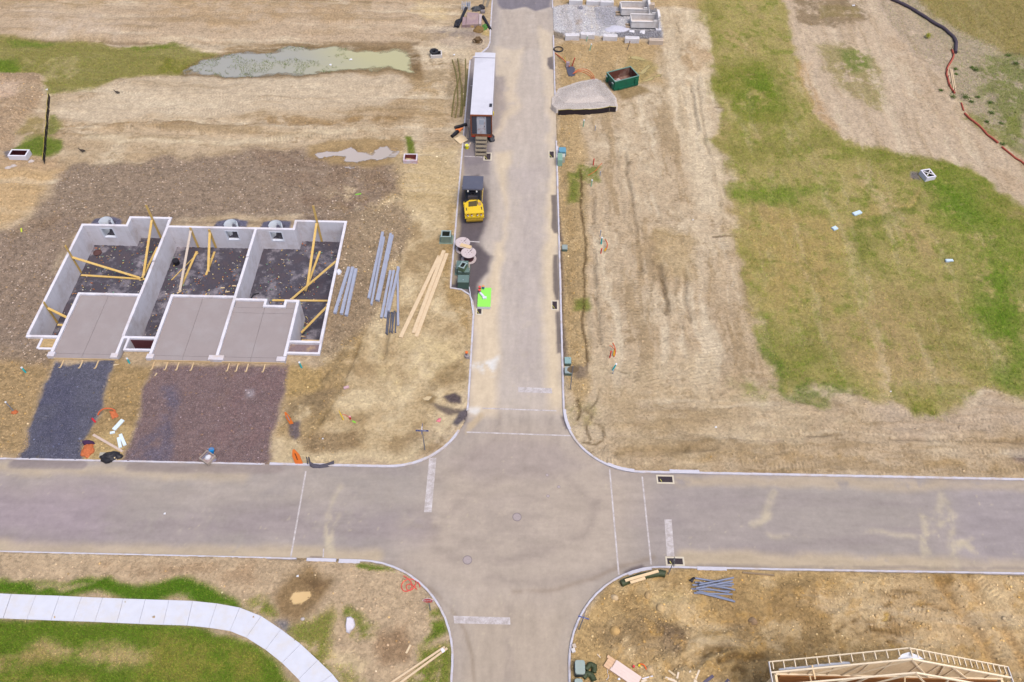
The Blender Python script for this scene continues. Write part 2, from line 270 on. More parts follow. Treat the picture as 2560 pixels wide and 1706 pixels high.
for pts, c_, e, am, br, gr in (
    (ov((1598, -30), (1640, -30), (1660, 60), (1650, 120), (1620, 60)), (146, 140, 72), .8, .7, .4, .8),
    (ov((1640, 150), (1790, 150), (1810, 240), (1800, 300), (1700, 300), (1655, 240)), (132, 136, 54), 1.2, .9, 0, .95),
    (ov((1700, 180), (1780, 170), (1790, 230), (1720, 250)), GB, 1.2, .7, .4, 1),
    (ov((1655, 220), (1690, 230), (1700, 285), (1670, 270)), (198, 178, 130), .6, .8, .35, .3),
    (ov((1660, 330), (1850, 310), (1900, 330), (1800, 370), (1670, 380)), (140, 138, 66), 1, .8, .4, .8),
    (ov((1850, 300), (2040, 345), (2230, 385), (2330, 450), (2353, 520), (2250, 520), (2120, 410), (1950, 370)), (136, 138, 62), .8, .8, .35, .9),
    (ov((1685, 415), (1800, 420), (1890, 440), (1870, 490), (1780, 470), (1690, 465)), GA, .8, .95, .35, 1),
    (ov((2150, 395), (2230, 400), (2270, 470), (2353, 560), (2353, 890), (2300, 870), (2240, 700), (2180, 560), (2140, 470)), GA, 1.5, .85, .36, 1),
    (ov((2150, 420), (2210, 430), (2230, 500), (2180, 500)), GB, 1, .85, .3, 1),
    (ov((2250, 620), (2300, 640), (2353, 800), (2353, 880), (2320, 840), (2270, 740)), GB, 1.2, .85, .35, 1),
    (ov((1960, 500), (2090, 445), (2150, 450), (2080, 490), (2010, 540), (2040, 620), (1980, 610)), (120, 128, 52), .8, .8, .38, .95),
    (ov((1890, 530), (1920, 520), (2010, 480), (2120, 440), (2120, 450), (1980, 505)), (204, 174, 120), .3, .7, .2, .3),
    (ov((1700, 500), (1850, 480), (1940, 560), (1920, 700), (1760, 720), (1720, 620)), (186, 160, 106), 1.5, .75, .4, .5),
    (ov((1900, 700), (2120, 620), (2200, 720), (2180, 850), (2000, 880), (1900, 820)), (186, 160, 116), 1.5, .75, .42, .4),
    (ov((1960, 820), (2080, 800), (2110, 890), (1990, 900)), (192, 166, 122), 1, .7, .4, .3),
    (ov((2060, 660), (2200, 650), (2260, 860), (2180, 900)), (150, 140, 80), 1.2, .7, .45, .7),
    (ov((1750, 760), (1880, 740), (1920, 880), (1800, 885)), (146, 140, 78), 1.2, .8, .4, .8),
    (ov((1740, 770), (1765, 790), (1800, 880), (1900, 900), (1990, 912), (1890, 915), (1790, 893)), (100, 124, 44), .4, .85, .35, 1),
    (ov((2040, 880), (2060, 870), (2064, 900), (2050, 912)), (122, 130, 56), .4, .8, .2, 1),
    (ov((2100, 900), (2165, 900), (2170, 942), (2100, 942)), (140, 138, 62), .6, .8, .35, .9),
    (ov((2020, 830), (2034, 830), (2048, 880), (2040, 900), (2026, 880)), (212, 186, 138), .3, .85, 0, .1),
    (ov((1690, 880), (1730, 880), (1765, 905), (1740, 925), (1700, 910)), (132, 138, 66), .7, .75, .35, .8),
    (ov((1730, 610), (1900, 606), (1900, 612), (1730, 616)), (128, 132, 60), .15, .6, .2, .8)):
    g(pts, c_, e*1.6, am*.85, 2.4, max(br, .3), gr, 0)
# bare soil between meadow and scrub
g(ov((1790, -40), (2060, -40), (2120, 60), (2180, 190), (2200, 260), (2360, 400), (2360, 490), (2230, 383), (2050, 350), (1900, 298), (1862, 220), (1850, 150), (1815, 95)), (206, 184, 156), .7, 1, 1.4, 0, .05, 0)
g(ov((1880, 110), (1940, 100), (2010, 140), (2040, 220), (2020, 260), (1960, 220), (1900, 160)), (158, 146, 98), 1, .75, 1.5, .38, .6)
g(ov((1930, 115), (1990, 115), (2000, 165), (1950, 165)), (122, 136, 66), .8, .75, 1, .4, .9)
g(ov((1810, -30), (1985, -30), (1995, 45), (1920, 70), (1830, 55)), (132, 110, 78), .7, .75, 1.2, .4, .1, .3)
g(ov((1880, 15), (1980, 20), (1975, 42), (1890, 45)), (150, 134, 84), .4, .6, 1, .4)
st_(ov((2060, 100), (2130, 230), (2230, 330), (2353, 440)), 2.4, (188, 162, 130), 1.2, .6, 1.5, .42)
st_(ov((1845, 150), (1870, 230), (1910, 290)), 1.6, (188, 152, 106), .8, .65, 1, .3)
# scrub in the north-east corner
g(ov((2040, -40), (2400, -40), (2400, 420), (2330, 340), (2215, 250), (2175, 200), (2185, 130), (2150, 80), (2060, 10)), (184, 168, 146), .6, 1, 1, 0, .75, 0)
g(ov((1990, -40), (2070, 20), (2165, 90), (2180, 160), (2130, 150), (2050, 60)), (186, 168, 150), .8, .8, 1.5, .3, .5)
g(ov((2080, -40), (2400, -40), (2400, 140), (2300, 130), (2150, 40)), (156, 140, 84), 1, .9, 2, 0, .8)
g(ov((2230, 140), (2360, 130), (2360, 330), (2290, 260), (2230, 220)), (130, 134, 74), 1, .8, 2, .45, .95)
g(ov((2230, 280), (2360, 270), (2360, 370), (2300, 320)), (138, 140, 76), .8, .8, 2, .4, .95)
# south-west: dirt verge, lawn
g(ov((-40, 1262), (680, 1285), (860, 1295), (960, 1340), (1030, 1420), (1045, 1600), (900, 1600), (760, 1580), (640, 1420), (-40, 1350)), (204, 178, 144), .5, .9, 1, 0, 0, .25)
g(tl(0, 3, [(900, 480), (1500, 490), (2334, 480), (2334, 640), (1500, 600), (900, 560)]), (182, 152, 118), .5, .7, 1, .42, 0, .5)
g(tl(0, 3, [(-50, 640), (300, 640), (700, 640), (1200, 660), (1700, 640), (2050, 700), (2200, 790), (2240, 880), (1700, 830), (700, 790), (-50, 765)]), (100, 126, 42), .35, 1, .9, 0, 1)
g(tl(0, 3, [(350, 670), (520, 660), (720, 680), (860, 700), (700, 730), (500, 700), (380, 720)]), (206, 182, 146), .25, .8, .7, .4, .1)
g(tl(0, 3, [(-50, 1000), (900, 1030), (1900, 1075), (2334, 1220)]) + tl(1, 3, [(240, 1400), (420, 1600), (420, 1750)]) + tl(0, 3, [(-50, 1800)]), (114, 130, 50), .3, 1, .5, 0, 1)
g(tl(0, 3, [(200, 1280), (900, 1240), (1400, 1300), (1450, 1420), (900, 1400), (500, 1380), (250, 1350)]), (198, 172, 128), .5, .85, 1, .38, .3)
g(tl(0, 3, [(1400, 1200), (2000, 1150), (2334, 1300), (2334, 1600), (1300, 1600)]), (150, 142, 74), .9, .75, 1.5, .35, .8)
g(tl(0, 3, [(-50, 1400), (300, 1330), (500, 1400), (200, 1480), (-50, 1540)]), (186, 160, 112), .5, .8, 1, .35, .3)
g(tl(0, 3, [(0, 1560), (800, 1500), (1100, 1600), (0, 1650)]), (160, 146, 84), .5, .7, 1, .4, .6)
MUD = [(150, 780), (280, 600), (450, 540), (640, 640), (660, 740), (540, 880), (400, 1000), (250, 980), (180, 900)]
g(tl(1, 3, MUD), (150, 122, 84), .5, .9, .9)
g(tl(1, 3, [(380, 640), (640, 660), (560, 760), (480, 720)]), (118, 92, 64), .4, .7, .8)
g(tl(1, 3, [(-60, 780), (80, 770), (150, 880), (200, 960), (60, 940), (-60, 880)]), (128, 134, 60), .4, .9, .9, .3, .95)
g(tl(1, 3, [(160, 1000), (300, 1000), (340, 1060), (330, 1120), (230, 1080)]), (128, 124, 128), .25, .9, .5, 0, 0, .5)
g(tl(1, 3, [(350, 1040), (700, 880), (760, 1000), (760, 1250), (640, 1300), (800, 1568), (600, 1480), (420, 1230)]), (142, 140, 74), .5, .9, 1, .3, .9)
g(tl(1, 3, [(820, 880), (880, 880), (1000, 1000), (1130, 1050), (1120, 1160), (980, 1160), (840, 1000)]), (116, 128, 50), .35, .85, .9, .4, .95)
g(tl(1, 3, [(900, 480), (980, 480), (1050, 500), (1200, 540), (1250, 570), (1100, 560), (930, 520)]), (112, 128, 48), .25, .95, .5, .25, 1)
g(tl(1, 3, [(1600, 1010), (1720, 980), (1760, 1100), (1660, 1160), (1580, 1200), (1640, 1100)]), (112, 128, 46), .3, .95, .6, .25, 1)
g(tl(1, 3, [(1560, 850), (1680, 870), (1670, 960), (1580, 960)]), (126, 132, 58), .3, .9, .6, .35, .9)
g(tl(1, 3, [(1560, 1210), (1740, 1200), (1790, 1330), (1790, 1600), (1400, 1600), (1500, 1450)]), (128, 134, 58), .4, .9, 1, .36, .95)
g(tl(1, 3, [(760, 1350), (900, 1380), (1000, 1568), (840, 1568)]), (130, 134, 60), .4, .85, .8, .4, .9)
g(tl(1, 3, [(1150, 1080), (1400, 1030), (1480, 1200), (1420, 1350), (1200, 1430), (1160, 1250)]), (164, 134, 102), .5, .85, 1, 0, 0, .5)
g(tl(1, 3, [(700, 1200), (900, 1230), (1080, 1400), (1000, 1500), (760, 1400)]), (222, 198, 156), .4, .75, .9, .35)
# south-east: churned yellow-brown soil
g(tl(2, 3, [(480, 1600), (520, 1250), (620, 1000), (760, 820), (920, 650), (1200, 560), (1400, 525), (2334, 540)]) + tl(3, 3, [(2400, 560), (2400, 1600)]), (202, 170, 118), .4, 1, .5, 0, 0, .5)
g(tl(2, 3, [(700, 1080), (1000, 1050), (1400, 1000), (1640, 1120), (1640, 1280), (1500, 1420), (1200, 1420), (900, 1330), (720, 1200)]), (160, 134, 98), .8, .7, 1.2, 0, 0, .85)
g(tl(2, 3, [(1380, 1050), (1640, 1120), (1600, 1330), (1400, 1400), (1300, 1200)]), (126, 104, 82), .7, .7, 1, .4, 0, .9)
g(tl(2, 3, [(1280, 780), (1500, 750), (1700, 830), (1450, 900), (1300, 870)]), (226, 196, 138), .5, .8, .8, .3, 0, .5)
g(tl(2, 3, [(1000, 640), (1500, 600), (1600, 700), (1300, 760), (900, 800)]), (206, 180, 136), .6, .7, 1, .4, 0, .4)
g(tl(2, 3, [(1600, 1300), (1900, 1100), (2334, 1000), (2334, 1250), (1800, 1380), (1620, 1460)]), (212, 184, 138), .6, .8, 1, 0, 0, .2)
g(tl(2, 3, [(1900, 950), (2334, 850), (2334, 1150), (2200, 1300), (2000, 1150)]), (162, 130, 84), .7, .65, 1.2, .38, 0, .5)
g(tl(3, 3, [(0, 640), (400, 640), (500, 900), (600, 1150), (300, 1330), (0, 1380)]), (178, 146, 98), .7, .75, 1.2, .3, 0, .6)
g(tl(3, 3, [(400, 800), (1000, 640), (1500, 580), (2334, 600), (2334, 1560), (2200, 1400), (1700, 1260), (1200, 1240), (700, 1100)]), (214, 184, 140), 1, .85, 1.5, 0, 0, .2)
g(tl(3, 3, [(1440, 560), (1620, 570), (1700, 650), (1640, 690), (1500, 660)]), (150, 116, 66), .3, .85, .6, 0, 0, .4)
g(tl(3, 3, [(1700, 560), (1820, 560), (1830, 610), (1730, 620)]), (156, 122, 70), .3, .8, .6)
g(tl(3, 3, [(700, 1020), (1150, 980), (1350, 1100), (1100, 1180), (800, 1170)]), (160, 126, 78), .6, .75, 1, .4)
for p in ([(1560, 680), (1700, 900), (1900, 1150), (2050, 1420)], [(1850, 700), (2000, 900), (2200, 1200), (2320, 1420)]):
    st_(tl(3, 3, p), .9, (206, 166, 108), .4, .7, .6)
for p in ([(980, 740), (1150, 740), (1350, 770)], [(880, 920), (1000, 910), (1120, 850)], [(1040, 1000), (1180, 990), (1330, 1040)], [(620, 1110), (700, 1050), (790, 1010)],
          [(800, 1140), (900, 1090), (1080, 1110), (1200, 1150)], [(1330, 880), (1440, 870), (1600, 920)], [(1000, 760), (1150, 800)], [(700, 850), (830, 830)], [(1000, 1260), (1060, 1210), (1150, 1200)]):
    st_(tl(3, 3, p), .22, (128, 98, 56), .15, .85, .3)
for p in ([(1460, 1460), (1600, 1380), (1800, 1280), (1980, 1270)], [(1620, 1440), (1780, 1330), (1900, 1300)], [(1880, 1400), (2000, 1360), (2150, 1365), (2300, 1340)], [(1850, 1440), (1890, 1400)], [(2000, 1490), (2060, 1470), (2120, 1500)]):
    st_(tl(2, 3, p), .3, (122, 94, 54), .2, .85, .3)
_w = sst(6, 9, X)*sst(24.5, 23, Y); _f = fbm(X+.8*GF.WX, Y+.8*GF.WY, 2.4, 6, 602, .66); _f2 = fbm(X, Y, .8, 4, 603, .7)
blend(GF.C, (226, 198, 152), _w*sst(.5, .66, _f)*.65); blend(GF.C, (150, 120, 78), _w*sst(.55, .7, 1-_f)*(.5-.3*sst(16, 22, X))); blend(GF.C, (206, 164, 96), _w*sst(.58, .72, _f2)*.5)
# north-west yard by the road
g(tl(1, 0, [(1500, 280), (2140, 250), (2120, 460), (1700, 440), (1560, 360)]), (188, 168, 146), .6, .75, 1.2, .3)
g(tl(1, 0, [(1650, 260), (2000, 260), (2100, 300), (1990, 350), (1660, 340)]), (150, 136, 128), .5, .7, 1, .35)
g(tl(1, 0, [(1480, 20), (1700, 60), (1780, 180), (1560, 220), (1420, 100)]), (222, 196, 148), .8, .7, 1.5, .35)
g(tl(1, 0, [(2080, 270), (2140, 290), (2130, 340), (2060, 320)]), (196, 170, 104), .2, .8, .4)
g(tl(1, 0, [(1780, 560), (1880, 540), (1900, 1080), (1800, 1080), (1760, 800)]), (150, 130, 98), .5, .7, .8, .3, 0, .6)
g(tl(1, 0, [(1370, 1250), (1420, 1250), (1450, 1420), (1370, 1420)]), (116, 128, 50), .2, .95, .3, 0, 1)
g(tl(1, 0, [(1440, 700), (1700, 730), (1780, 1000), (1700, 1200), (1500, 1100)]), (188, 160, 118), .8, .6, 1.5, .4)
g(tl(1, 1, [(1200, 0), (1780, 0), (1800, 200), (1700, 300), (1450, 300), (1340, 150)]), (212, 186, 138), .8, .6, 1.5, .4)
# catch-basin surrounds
g(tl(0, 0, [(40, 1390), (110, 1380), (130, 1450), (60, 1450)]), (120, 116, 124), .15, .9, .3, 0, 0, .6)
g(tl(3, 1, [(1290, 0), (1360, 0), (1400, 80), (1300, 70)]), (120, 112, 116), .2, .85, .4, 0, 0, .3)
# gravel yard with the concrete blocks
YARD = zz(1370, 0, 7.843, [(95, 130), (400, 90), (700, 120), (1400, 160), (2100, 200), (2200, 420), (2260, 640), (2240, 740), (1900, 770), (1350, 740), (900, 700), (300, 690), (130, 640), (20, 560), (-20, 380), (40, 240)])
g(YARD, (212, 208, 208), .3, 1, .6, 0, 0, .35)
g(zz(1370, 0, 7.843, [(900, 180), (1300, 140), (1500, 330), (1300, 560), (1000, 480)]), (162, 160, 168), .6, .7, 1, .35, 0, .5)
g(zz(1370, 0, 7.843, [(1350, 610), (2240, 600), (2250, 760), (1900, 790), (1340, 760)]), (112, 110, 116), .3, .85, .6, .25, 0, .6)
g(zz(1370, 0, 7.843, [(1950, 180), (2120, 200), (2190, 420), (2000, 330)]), (112, 112, 118), .3, .9, .5)
g(zz(1370, 0, 7.843, [(100, 640), (320, 660), (320, 760), (140, 740)]), (120, 108, 96), .2, .8, .5)
for c_, r_ in (((640, 180), 50), ((1360, 580), 110)):
    g(zz(1370, 0, 7.843, [(c_[0]-r_, c_[1]-30), (c_[0]+r_, c_[1]-28), (c_[0]+r_, c_[1]+28), (c_[0]-r_, c_[1]+30)]), (98, 98, 122) if r_ < 60 else (198, 196, 206), .2, .9, .4)
g(zz(1370, 0, 7.843, [(500, 500), (560, 430), (650, 400), (640, 450), (560, 500)]), (186, 160, 136), .3, .7, .5)
POND = tl(0, 0, [(1690, 690), (1760, 590), (1880, 545), (2050, 505), (2334, 465)]) + tl(1, 0, [(120, 452), (380, 423), (800, 428), (1150, 433), (1340, 450), (1420, 500), (1460, 580), (1465, 668), (1390, 676), (1290, 640), (1200, 630), (850, 642), (400, 672), (0, 692)])
_pp = PW(POND); st_(np.vstack([_pp, _pp[:1]]), .9, (130, 108, 78), .5, .8, .6, .25, world=True)
_pp = PW(tl(1, 0, [(520, 1400), (640, 1370), (780, 1390), (860, 1340), (920, 1400), (1060, 1420), (1120, 1350), (1200, 1340), (1240, 1390), (1180, 1450), (1000, 1470), (870, 1500), (800, 1480), (820, 1430), (700, 1430), (560, 1440), (520, 1400)])); st_(_pp, .7, (160, 132, 92), .5, .7, .7, .25, world=True)
# rock fill carried to the west edge
g(ov((-40, 560), (60, 540), (150, 500), (190, 510), (70, 775), (105, 800), (100, 850), (-40, 830)), (156, 136, 118), .6, .8, 1.2, .2, 0, 1)
# worn-in treads of the tracked machines (bump + ridges)
for yv in (160, 290, 350): GF.tread(tl(0, 0, [(900, yv), (1600, yv+10), (2330, yv+8)]), .6, .8)
for yv in (20, 130, 230, 330, 365): GF.tread(tl(1, 0, [(-60, yv), (600, yv+6), (1380, yv-2)]), .6, .9)
for q in ([(500, 880), (660, 850)], [(740, 860), (1000, 790), (1400, 720)], [(700, 930), (900, 880), (1200, 840)], [(1000, 1150), (1700, 1070), (2334, 990)], [(1350, 930), (2334, 890)], [(1480, 1160), (2000, 1120)],
          [(860, 1340), (1400, 1340)], [(540, 1250), (700, 1210)], [(820, 1480), (980, 1430)], [(1300, 1020), (2334, 980)]): GF.tread(tl(0, 0, q), .6)
for q in ([(-50, 980), (900, 985), (1400, 950)], [(-50, 930), (700, 880), (1400, 860), (1650, 870)], [(600, 760), (1250, 850)], [(850, 800), (1300, 780), (1620, 860)], [(-50, 1290), (500, 1250), (1280, 1230)],
          [(-50, 1330), (400, 1300)], [(400, 1190), (1100, 1170)], [(1280, 1060), (1250, 1200), (1400, 1300)], [(1500, 1000), (1560, 1250), (1500, 1500)], [(1640, 700), (1700, 900), (1680, 1150)], [(1450, 760), (1640, 860)],
          [(-40, 850), (600, 820), (1200, 830)]): GF.tread(tl(1, 0, q), .6)
for q in ([(980, 100), (990, 500), (1010, 1000)], [(1130, 600), (1140, 1500)], [(1330, 300), (1350, 700), (1340, 900)], [(1650, 650), (1700, 1000), (1700, 1400)], [(1780, 640), (1840, 1000), (1860, 1400)], [(1920, 500), (1980, 900), (2030, 1350)],
          [(1560, 500), (1620, 800)], [(700, 150), (700, 700)], [(860, 200), (880, 800)], [(1080, 100), (1085, 450)], [(2040, 1400), (2140, 1568)], [(1000, 1300), (1050, 1568)], [(1500, 1000), (1560, 1500)]): GF.tread(tl(2, 1, q), .65)
for q in ([(1010, 130), (1020, 330)], [(1130, 150), (1150, 380)], [(2150, 20), (2260, 280)], [(1960, 640), (2334, 700)], [(1640, 920), (2334, 900)], [(1600, 1060), (2334, 1090)], [(1050, 820), (1400, 840)], [(800, 1080), (1400, 1050)]): GF.tread(tl(2, 2, q), .65)
for q in ([(720, 630), (1300, 640), (1600, 660)], [(600, 820), (1300, 830)], [(-50, 740), (700, 700)], [(-50, 960), (800, 950), (1400, 980)], [(700, 970), (1300, 990), (2334, 980)], [(1400, 690), (2334, 720)], [(1500, 900), (2334, 890)], [(-50, 1110), (700, 1130)], [(1400, 1150), (2334, 1160)], [(900, 1000), (1800, 1030)]): GF.tread(tl(3, 2, q), .65)
for q in ([(1560, 630), (1900, 1000), (2100, 1400)], [(1700, 600), (2000, 900), (2300, 1400)], [(1900, 620), (2334, 1050)], [(700, 1100), (950, 950), (1150, 800)], [(1000, 740), (1400, 800)], [(650, 1150), (850, 1080), (1250, 1120)], [(1040, 1000), (1350, 1050)],
          [(1330, 900), (1600, 1000)], [(1100, 600), (1250, 620)], [(1300, 600), (1480, 650)], [(420, 830), (700, 840)]): GF.tread(tl(3, 3, q), .6, 1, .3)
for q in ([(1600, 1400), (1800, 1310), (2000, 1290)], [(1640, 1450), (1850, 1350)]): GF.tread(tl(2, 3, q), .6, 1, .3)
for q in ([(1650, 200), (1740, 300)], [(1560, 660), (1640, 760)], [(1700, 1100), (1860, 1250)], [(1450, 30), (1750, 20)], [(1500, 700), (1700, 620)]): GF.tread(tl(1, 1, q), .8, .8, .4)

# streaks painted over the patches too, and the overall tone
bare = (1-GF.G)*(1-GF.R)
for fld_, wt in ((ax_, aw), (ay_, ae)):
    blend(GF.C, (162, 136, 98), sst(.55, .7, fld_)*wt*bare*.35); blend(GF.C, (226, 208, 178), sst(.57, .72, 1-fld_)*wt*bare*.45)
GF.C *= np.where(GF.G[..., None] > .3, np.array([.97, .965, .86]), np.array([1.0, 1.0, .965]))
for q, wd, am in (([(1500, 560), (1560, 900), (1620, 1000)], 5, .45), ([(1700, 480), (1740, 800), (1800, 960)], 5, .5), ([(1420, 480), (1440, 800)], 3, .4), ([(1640, 660), (1700, 860)], 3, .5)): GF.tread(q, wd, am, .38, .4)
for q, wd, am in (([(1850, 1060), (2560, 1075)], 2.6, .5), ([(1700, 1120), (2560, 1140)], 2.0, .5), ([(1900, 1165), (2560, 1178)], 1.4, .55), ([(1720, 1180), (2000, 1175)], 1.2, .4), ([(2000, 700), (2080, 900)], 5, .25)): GF.tread(q, wd, am, .36, .4)
for q, wd, am in (([(250, 245), (700, 240), (1000, 250)], 3.2, .42), ([(300, 320), (700, 330), (1010, 310)], 1.6, .45), ([(60, 95), (600, 85), (1000, 95)], 2.2, .4), ([(1080, 240), (1070, 420)], 4, .4)): GF.tread(q, wd, am, .4, .5)
jmp = np.zeros(X.shape, bool)
for ax__ in (0, 1):
    dd = np.abs(np.diff(GF.TS, axis=ax__)) > .62
    if ax__ == 0: jmp[1:] |= dd; jmp[:-1] |= dd
    else: jmp[:, 1:] |= dd; jmp[:, :-1] |= dd
GF.T[jmp] = 0
# ------------------------------------------------------------------ terrain height
sdR = sdist(X, Y, ROAD)
Z = .10+(fbm(X, Y, 9, 4, 21)-.5)*.34*sst(.4, 4, sdR)+(fbm(X, Y, 1.1, 3, 22)-.5)*.10*sst(.3, 1.2, sdR)*(.35+GF.R)
def raise_(px, h, edge, warp=.6):
    global Z
    w = PW(px); k = GF.sl(w, edge+2)
    d = sdist(X[k]+warp*GF.WX[k], Y[k]+warp*GF.WY[k], w); Z[k] += h*sst(edge, -edge, d)
raise_(tl(0, 0, [(-100, 700), (280, 690), (400, 720), (400, 820), (220, 1080), (100, 1250), (-100, 1350)]), .75, 1.0)
raise_(tl(2, 3, [(1330, 860), (1500, 800), (1700, 850), (1700, 960), (1450, 980)]), .35, .6)
raise_(tl(2, 3, [(1000, 1050), (1400, 1000), (1640, 1120), (1640, 1300), (1300, 1400), (950, 1300)]), .45, 1.2)
raise_(tl(3, 3, [(150, 680), (400, 660), (420, 1000), (200, 900)]), .4, .8)
raise_(ov((200, 296), (300, 290), (700, 293), (860, 288), (860, 303), (500, 310), (300, 304)), .5, .45, 1.0)
raise_(ov((-60, -20), (900, -20), (960, 60), (940, 96), (600, 97), (300, 97), (-60, 92)), .35, .5)
Z += ((ax_-.5)*.55*aw+(ay_-.5)*.4*ae)*sst(.6, 3, sdR)
raise_(ov((1590, 90), (1640, 130), (1610, 180), (1560, 160)), .3, .8)
Z += (fbm(X, Y, .5, 2, 23)-.5)*.12*GF.R*sst(.3, .8, sdR)
for px, dep, wd in ([([(980, 740), (1150, 740), (1350, 770)]), .12, .35], [[(880, 920), (1000, 910), (1120, 850)], .14, .35], [[(1040, 1000), (1180, 990), (1330, 1040)], .14, .4], [[(620, 1110), (700, 1050), (790, 1010)], .12, .35], [[(800, 1140), (900, 1090), (1080, 1110), (1200, 1150)], .16, .4], [[(1330, 880), (1440, 870), (1600, 920)], .12, .35],
                    [[(1560, 680), (1700, 900), (1900, 1150), (2050, 1420)], .1, .6], [[(1850, 700), (2000, 900), (2200, 1200), (2320, 1420)], .1, .6]):
    w = PW(tl(3, 3, px)); k = GF.sl(w, 2); d, _ = pdist(X[k], Y[k], w); Z[k] += 1.9*dep*(sst(.9, .4, abs(d-wd*1.5))*.7-sst(wd, 0, d))
for px in ([(1460, 1460), (1600, 1380), (1800, 1280), (1980, 1270)], [(1620, 1440), (1780, 1330), (1900, 1300)], [(1880, 1400), (2000, 1360), (2150, 1365), (2300, 1340)]):
    w = PW(tl(2, 3, px)); k = GF.sl(w, 2); d, _ = pdist(X[k], Y[k], w); Z[k] += .3*(sst(.9, .3, abs(d-.6))*.7-sst(.4, 0, d))
for px in ([(1700, 600), (1712, 760), (1760, 900), (1800, 985)], [(1560, 380), (1580, 520), (1600, 680)], [(1640, 640), (1655, 720), (1672, 780)], [(1480, 500), (1490, 700), (1500, 860)], [(1740, 180), (1760, 330), (1800, 520)], [(1690, 60), (1720, 160), (1745, 330)],
           [(1660, 1130), (1800, 1125), (1950, 1135)], [(1900, 1090), (2200, 1095), (2560, 1110)], [(1540, 1136), (1620, 1122), (1720, 1120)], [(1000, 620), (985, 760), (960, 900)], [(900, 860), (860, 960), (800, 1060)], [(860, 880), (800, 960), (740, 1030)]):
    w = PW(px); k = GF.sl(w, 2); d, _ = pdist(X[k]+.35*GF.WX[k], Y[k]+.35*GF.WY[k], w); br_ = sst(.38, .55, fbm(X[k], Y[k], 3, 3, 530))
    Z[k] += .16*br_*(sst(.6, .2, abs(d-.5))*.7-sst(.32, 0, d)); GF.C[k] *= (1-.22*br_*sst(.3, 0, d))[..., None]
# water bodies: name -> (polygon px, level, bank slope)
PUDS = [('pond', POND, -.16, .22),
        ('puddle', tl(1, 0, [(520, 1400), (640, 1370), (780, 1390), (860, 1340), (920, 1400), (1060, 1420), (1120, 1350), (1200, 1340), (1240, 1390), (1180, 1450), (1000, 1470), (870, 1500), (800, 1480), (820, 1430), (700, 1430), (560, 1440)]), .06, .1),
        ('puddle', tl(1, 3, [(300, 790), (320, 720), (390, 740), (480, 730), (490, 800), (440, 850), (350, 860)]), .05, .1),
        ('puddle', tl(1, 2, [(1530, 490), (1590, 475), (1620, 500), (1580, 525), (1535, 520)]), .05, .12),
        ('puddle', tl(1, 2, [(1555, 640), (1620, 650), (1690, 690), (1660, 715), (1590, 690)]), .05, .12),
        ('puddle', tl(3, 3, [(1000, 960), (1080, 930), (1110, 960), (1050, 1000), (1010, 990)]), .04, .15),
        ('puddle', tl(3, 3, [(1030, 1250), (1080, 1215), (1110, 1230), (1100, 1270), (1040, 1280)]), .04, .15),
        ('puddle', tl(2, 0, [(1060, 530), (1120, 515), (1230, 545), (1200, 560), (1090, 550)]), .05, .12),
        ('puddle', tl(2, 0, [(1130, 660), (1280, 600), (1280, 625), (1180, 680)]), .05, .12),
        ('puddle', tl(2, 0, [(1180, 750), (1330, 685), (1390, 685), (1260, 745), (1170, 765)]), .05, .12)]
for nm, px, zl, sl_ in PUDS:
    w = PW(px); k = GF.sl(w, 5); wp = .8 if nm == 'puddle' else 1.3
    d = sdist(X[k]+wp*GF.WX[k], Y[k]+wp*GF.WY[k], w)
    Z[k] = np.where(d < 0, zl-(.03 if nm == 'pond' else .05)-.16*sst(0, -1.6 if nm == 'pond' else -.6, d)+(.22 if nm == 'puddle' else .14)*(fbm(X[k]*.6, Y[k], .9, 5, 500, .65)-.5), np.minimum(Z[k], zl+.012+sl_*.5*d+.05*(fbm(X[k], Y[k], .8, 4, 500)-.5)))
# trench behind the east kerb
k = np.s_[:, :]; m = (Y > 42.5) & (Y < 72); Z = np.where(m, Z-.2*sst(.75, .3, abs(sdR-.4))*(X > 0)*sst(.35, .6, fbm(X, Y, 5, 2, 31)), Z)
# the footpath bed, the basement pit, the road bed
PTOP = tl(0, 3, [(-250, 752), (110, 769), (335, 778), (548, 785), (750, 795), (940, 803), (1130, 811), (1330, 817), (1545, 824), (1760, 832), (1980, 855), (2190, 893)]) + tl(1, 3, [(50, 970), (230, 1090), (410, 1225), (565, 1370), (700, 1500), (850, 1690)])
PBOT = tl(0, 3, [(-330, 980), (35, 990), (250, 999), (470, 1008), (670, 1015), (870, 1022), (1070, 1031), (1270, 1040), (1490, 1048), (1710, 1055), (1910, 1075), (2100, 1105)]) + tl(1, 3, [(-85, 1165), (90, 1275), (240, 1395), (390, 1545), (470, 1660), (570, 1800)])
w = PW(PTOP+PBOT[::-1]); k = GF.sl(w, 2); d = sdist(X[k], Y[k], w); Z[k] = np.where(d < .25, np.minimum(Z[k], .04+.06*sst(0, .25, d)), Z[k])
FOOT = np.array([(-44.3, 44.8), (-44.3, 59.32), (-39.78, 59.32), (-39.78, 60.55), (-35.4, 60.55), (-35.4, 59.32), (-22.7, 59.32), (-22.7, 60.55), (-17.3, 60.55), (-17.3, 43.4), (-20.3, 43.4), (-20.3, 42.4), (-32.5, 42.4), (-32.5, 43.4), (-34.95, 43.4), (-34.95, 42.4), (-41.4, 42.4), (-41.4, 43.4), (-42.9, 43.4), (-42.9, 44.8)])
k = GF.sl(FOOT, 6); d = sdist(X[k], Y[k], FOOT)
back = sst(44, 50, Y[k]); Z[k] = Z[k]*sst(0, 3, d)+(.12+.16*back)*(1-sst(0, 3, d))
Z[k] = np.where(d < -.1, -2.85, Z[k])
WELLX = [-41.0, -30.0, -25.05]             # set below from the photo; window wells behind the rear wall
WELLX = [float(P(u, v, .45)[0]) for u, v in ((266, 556), (579, 560), (690, 563))]
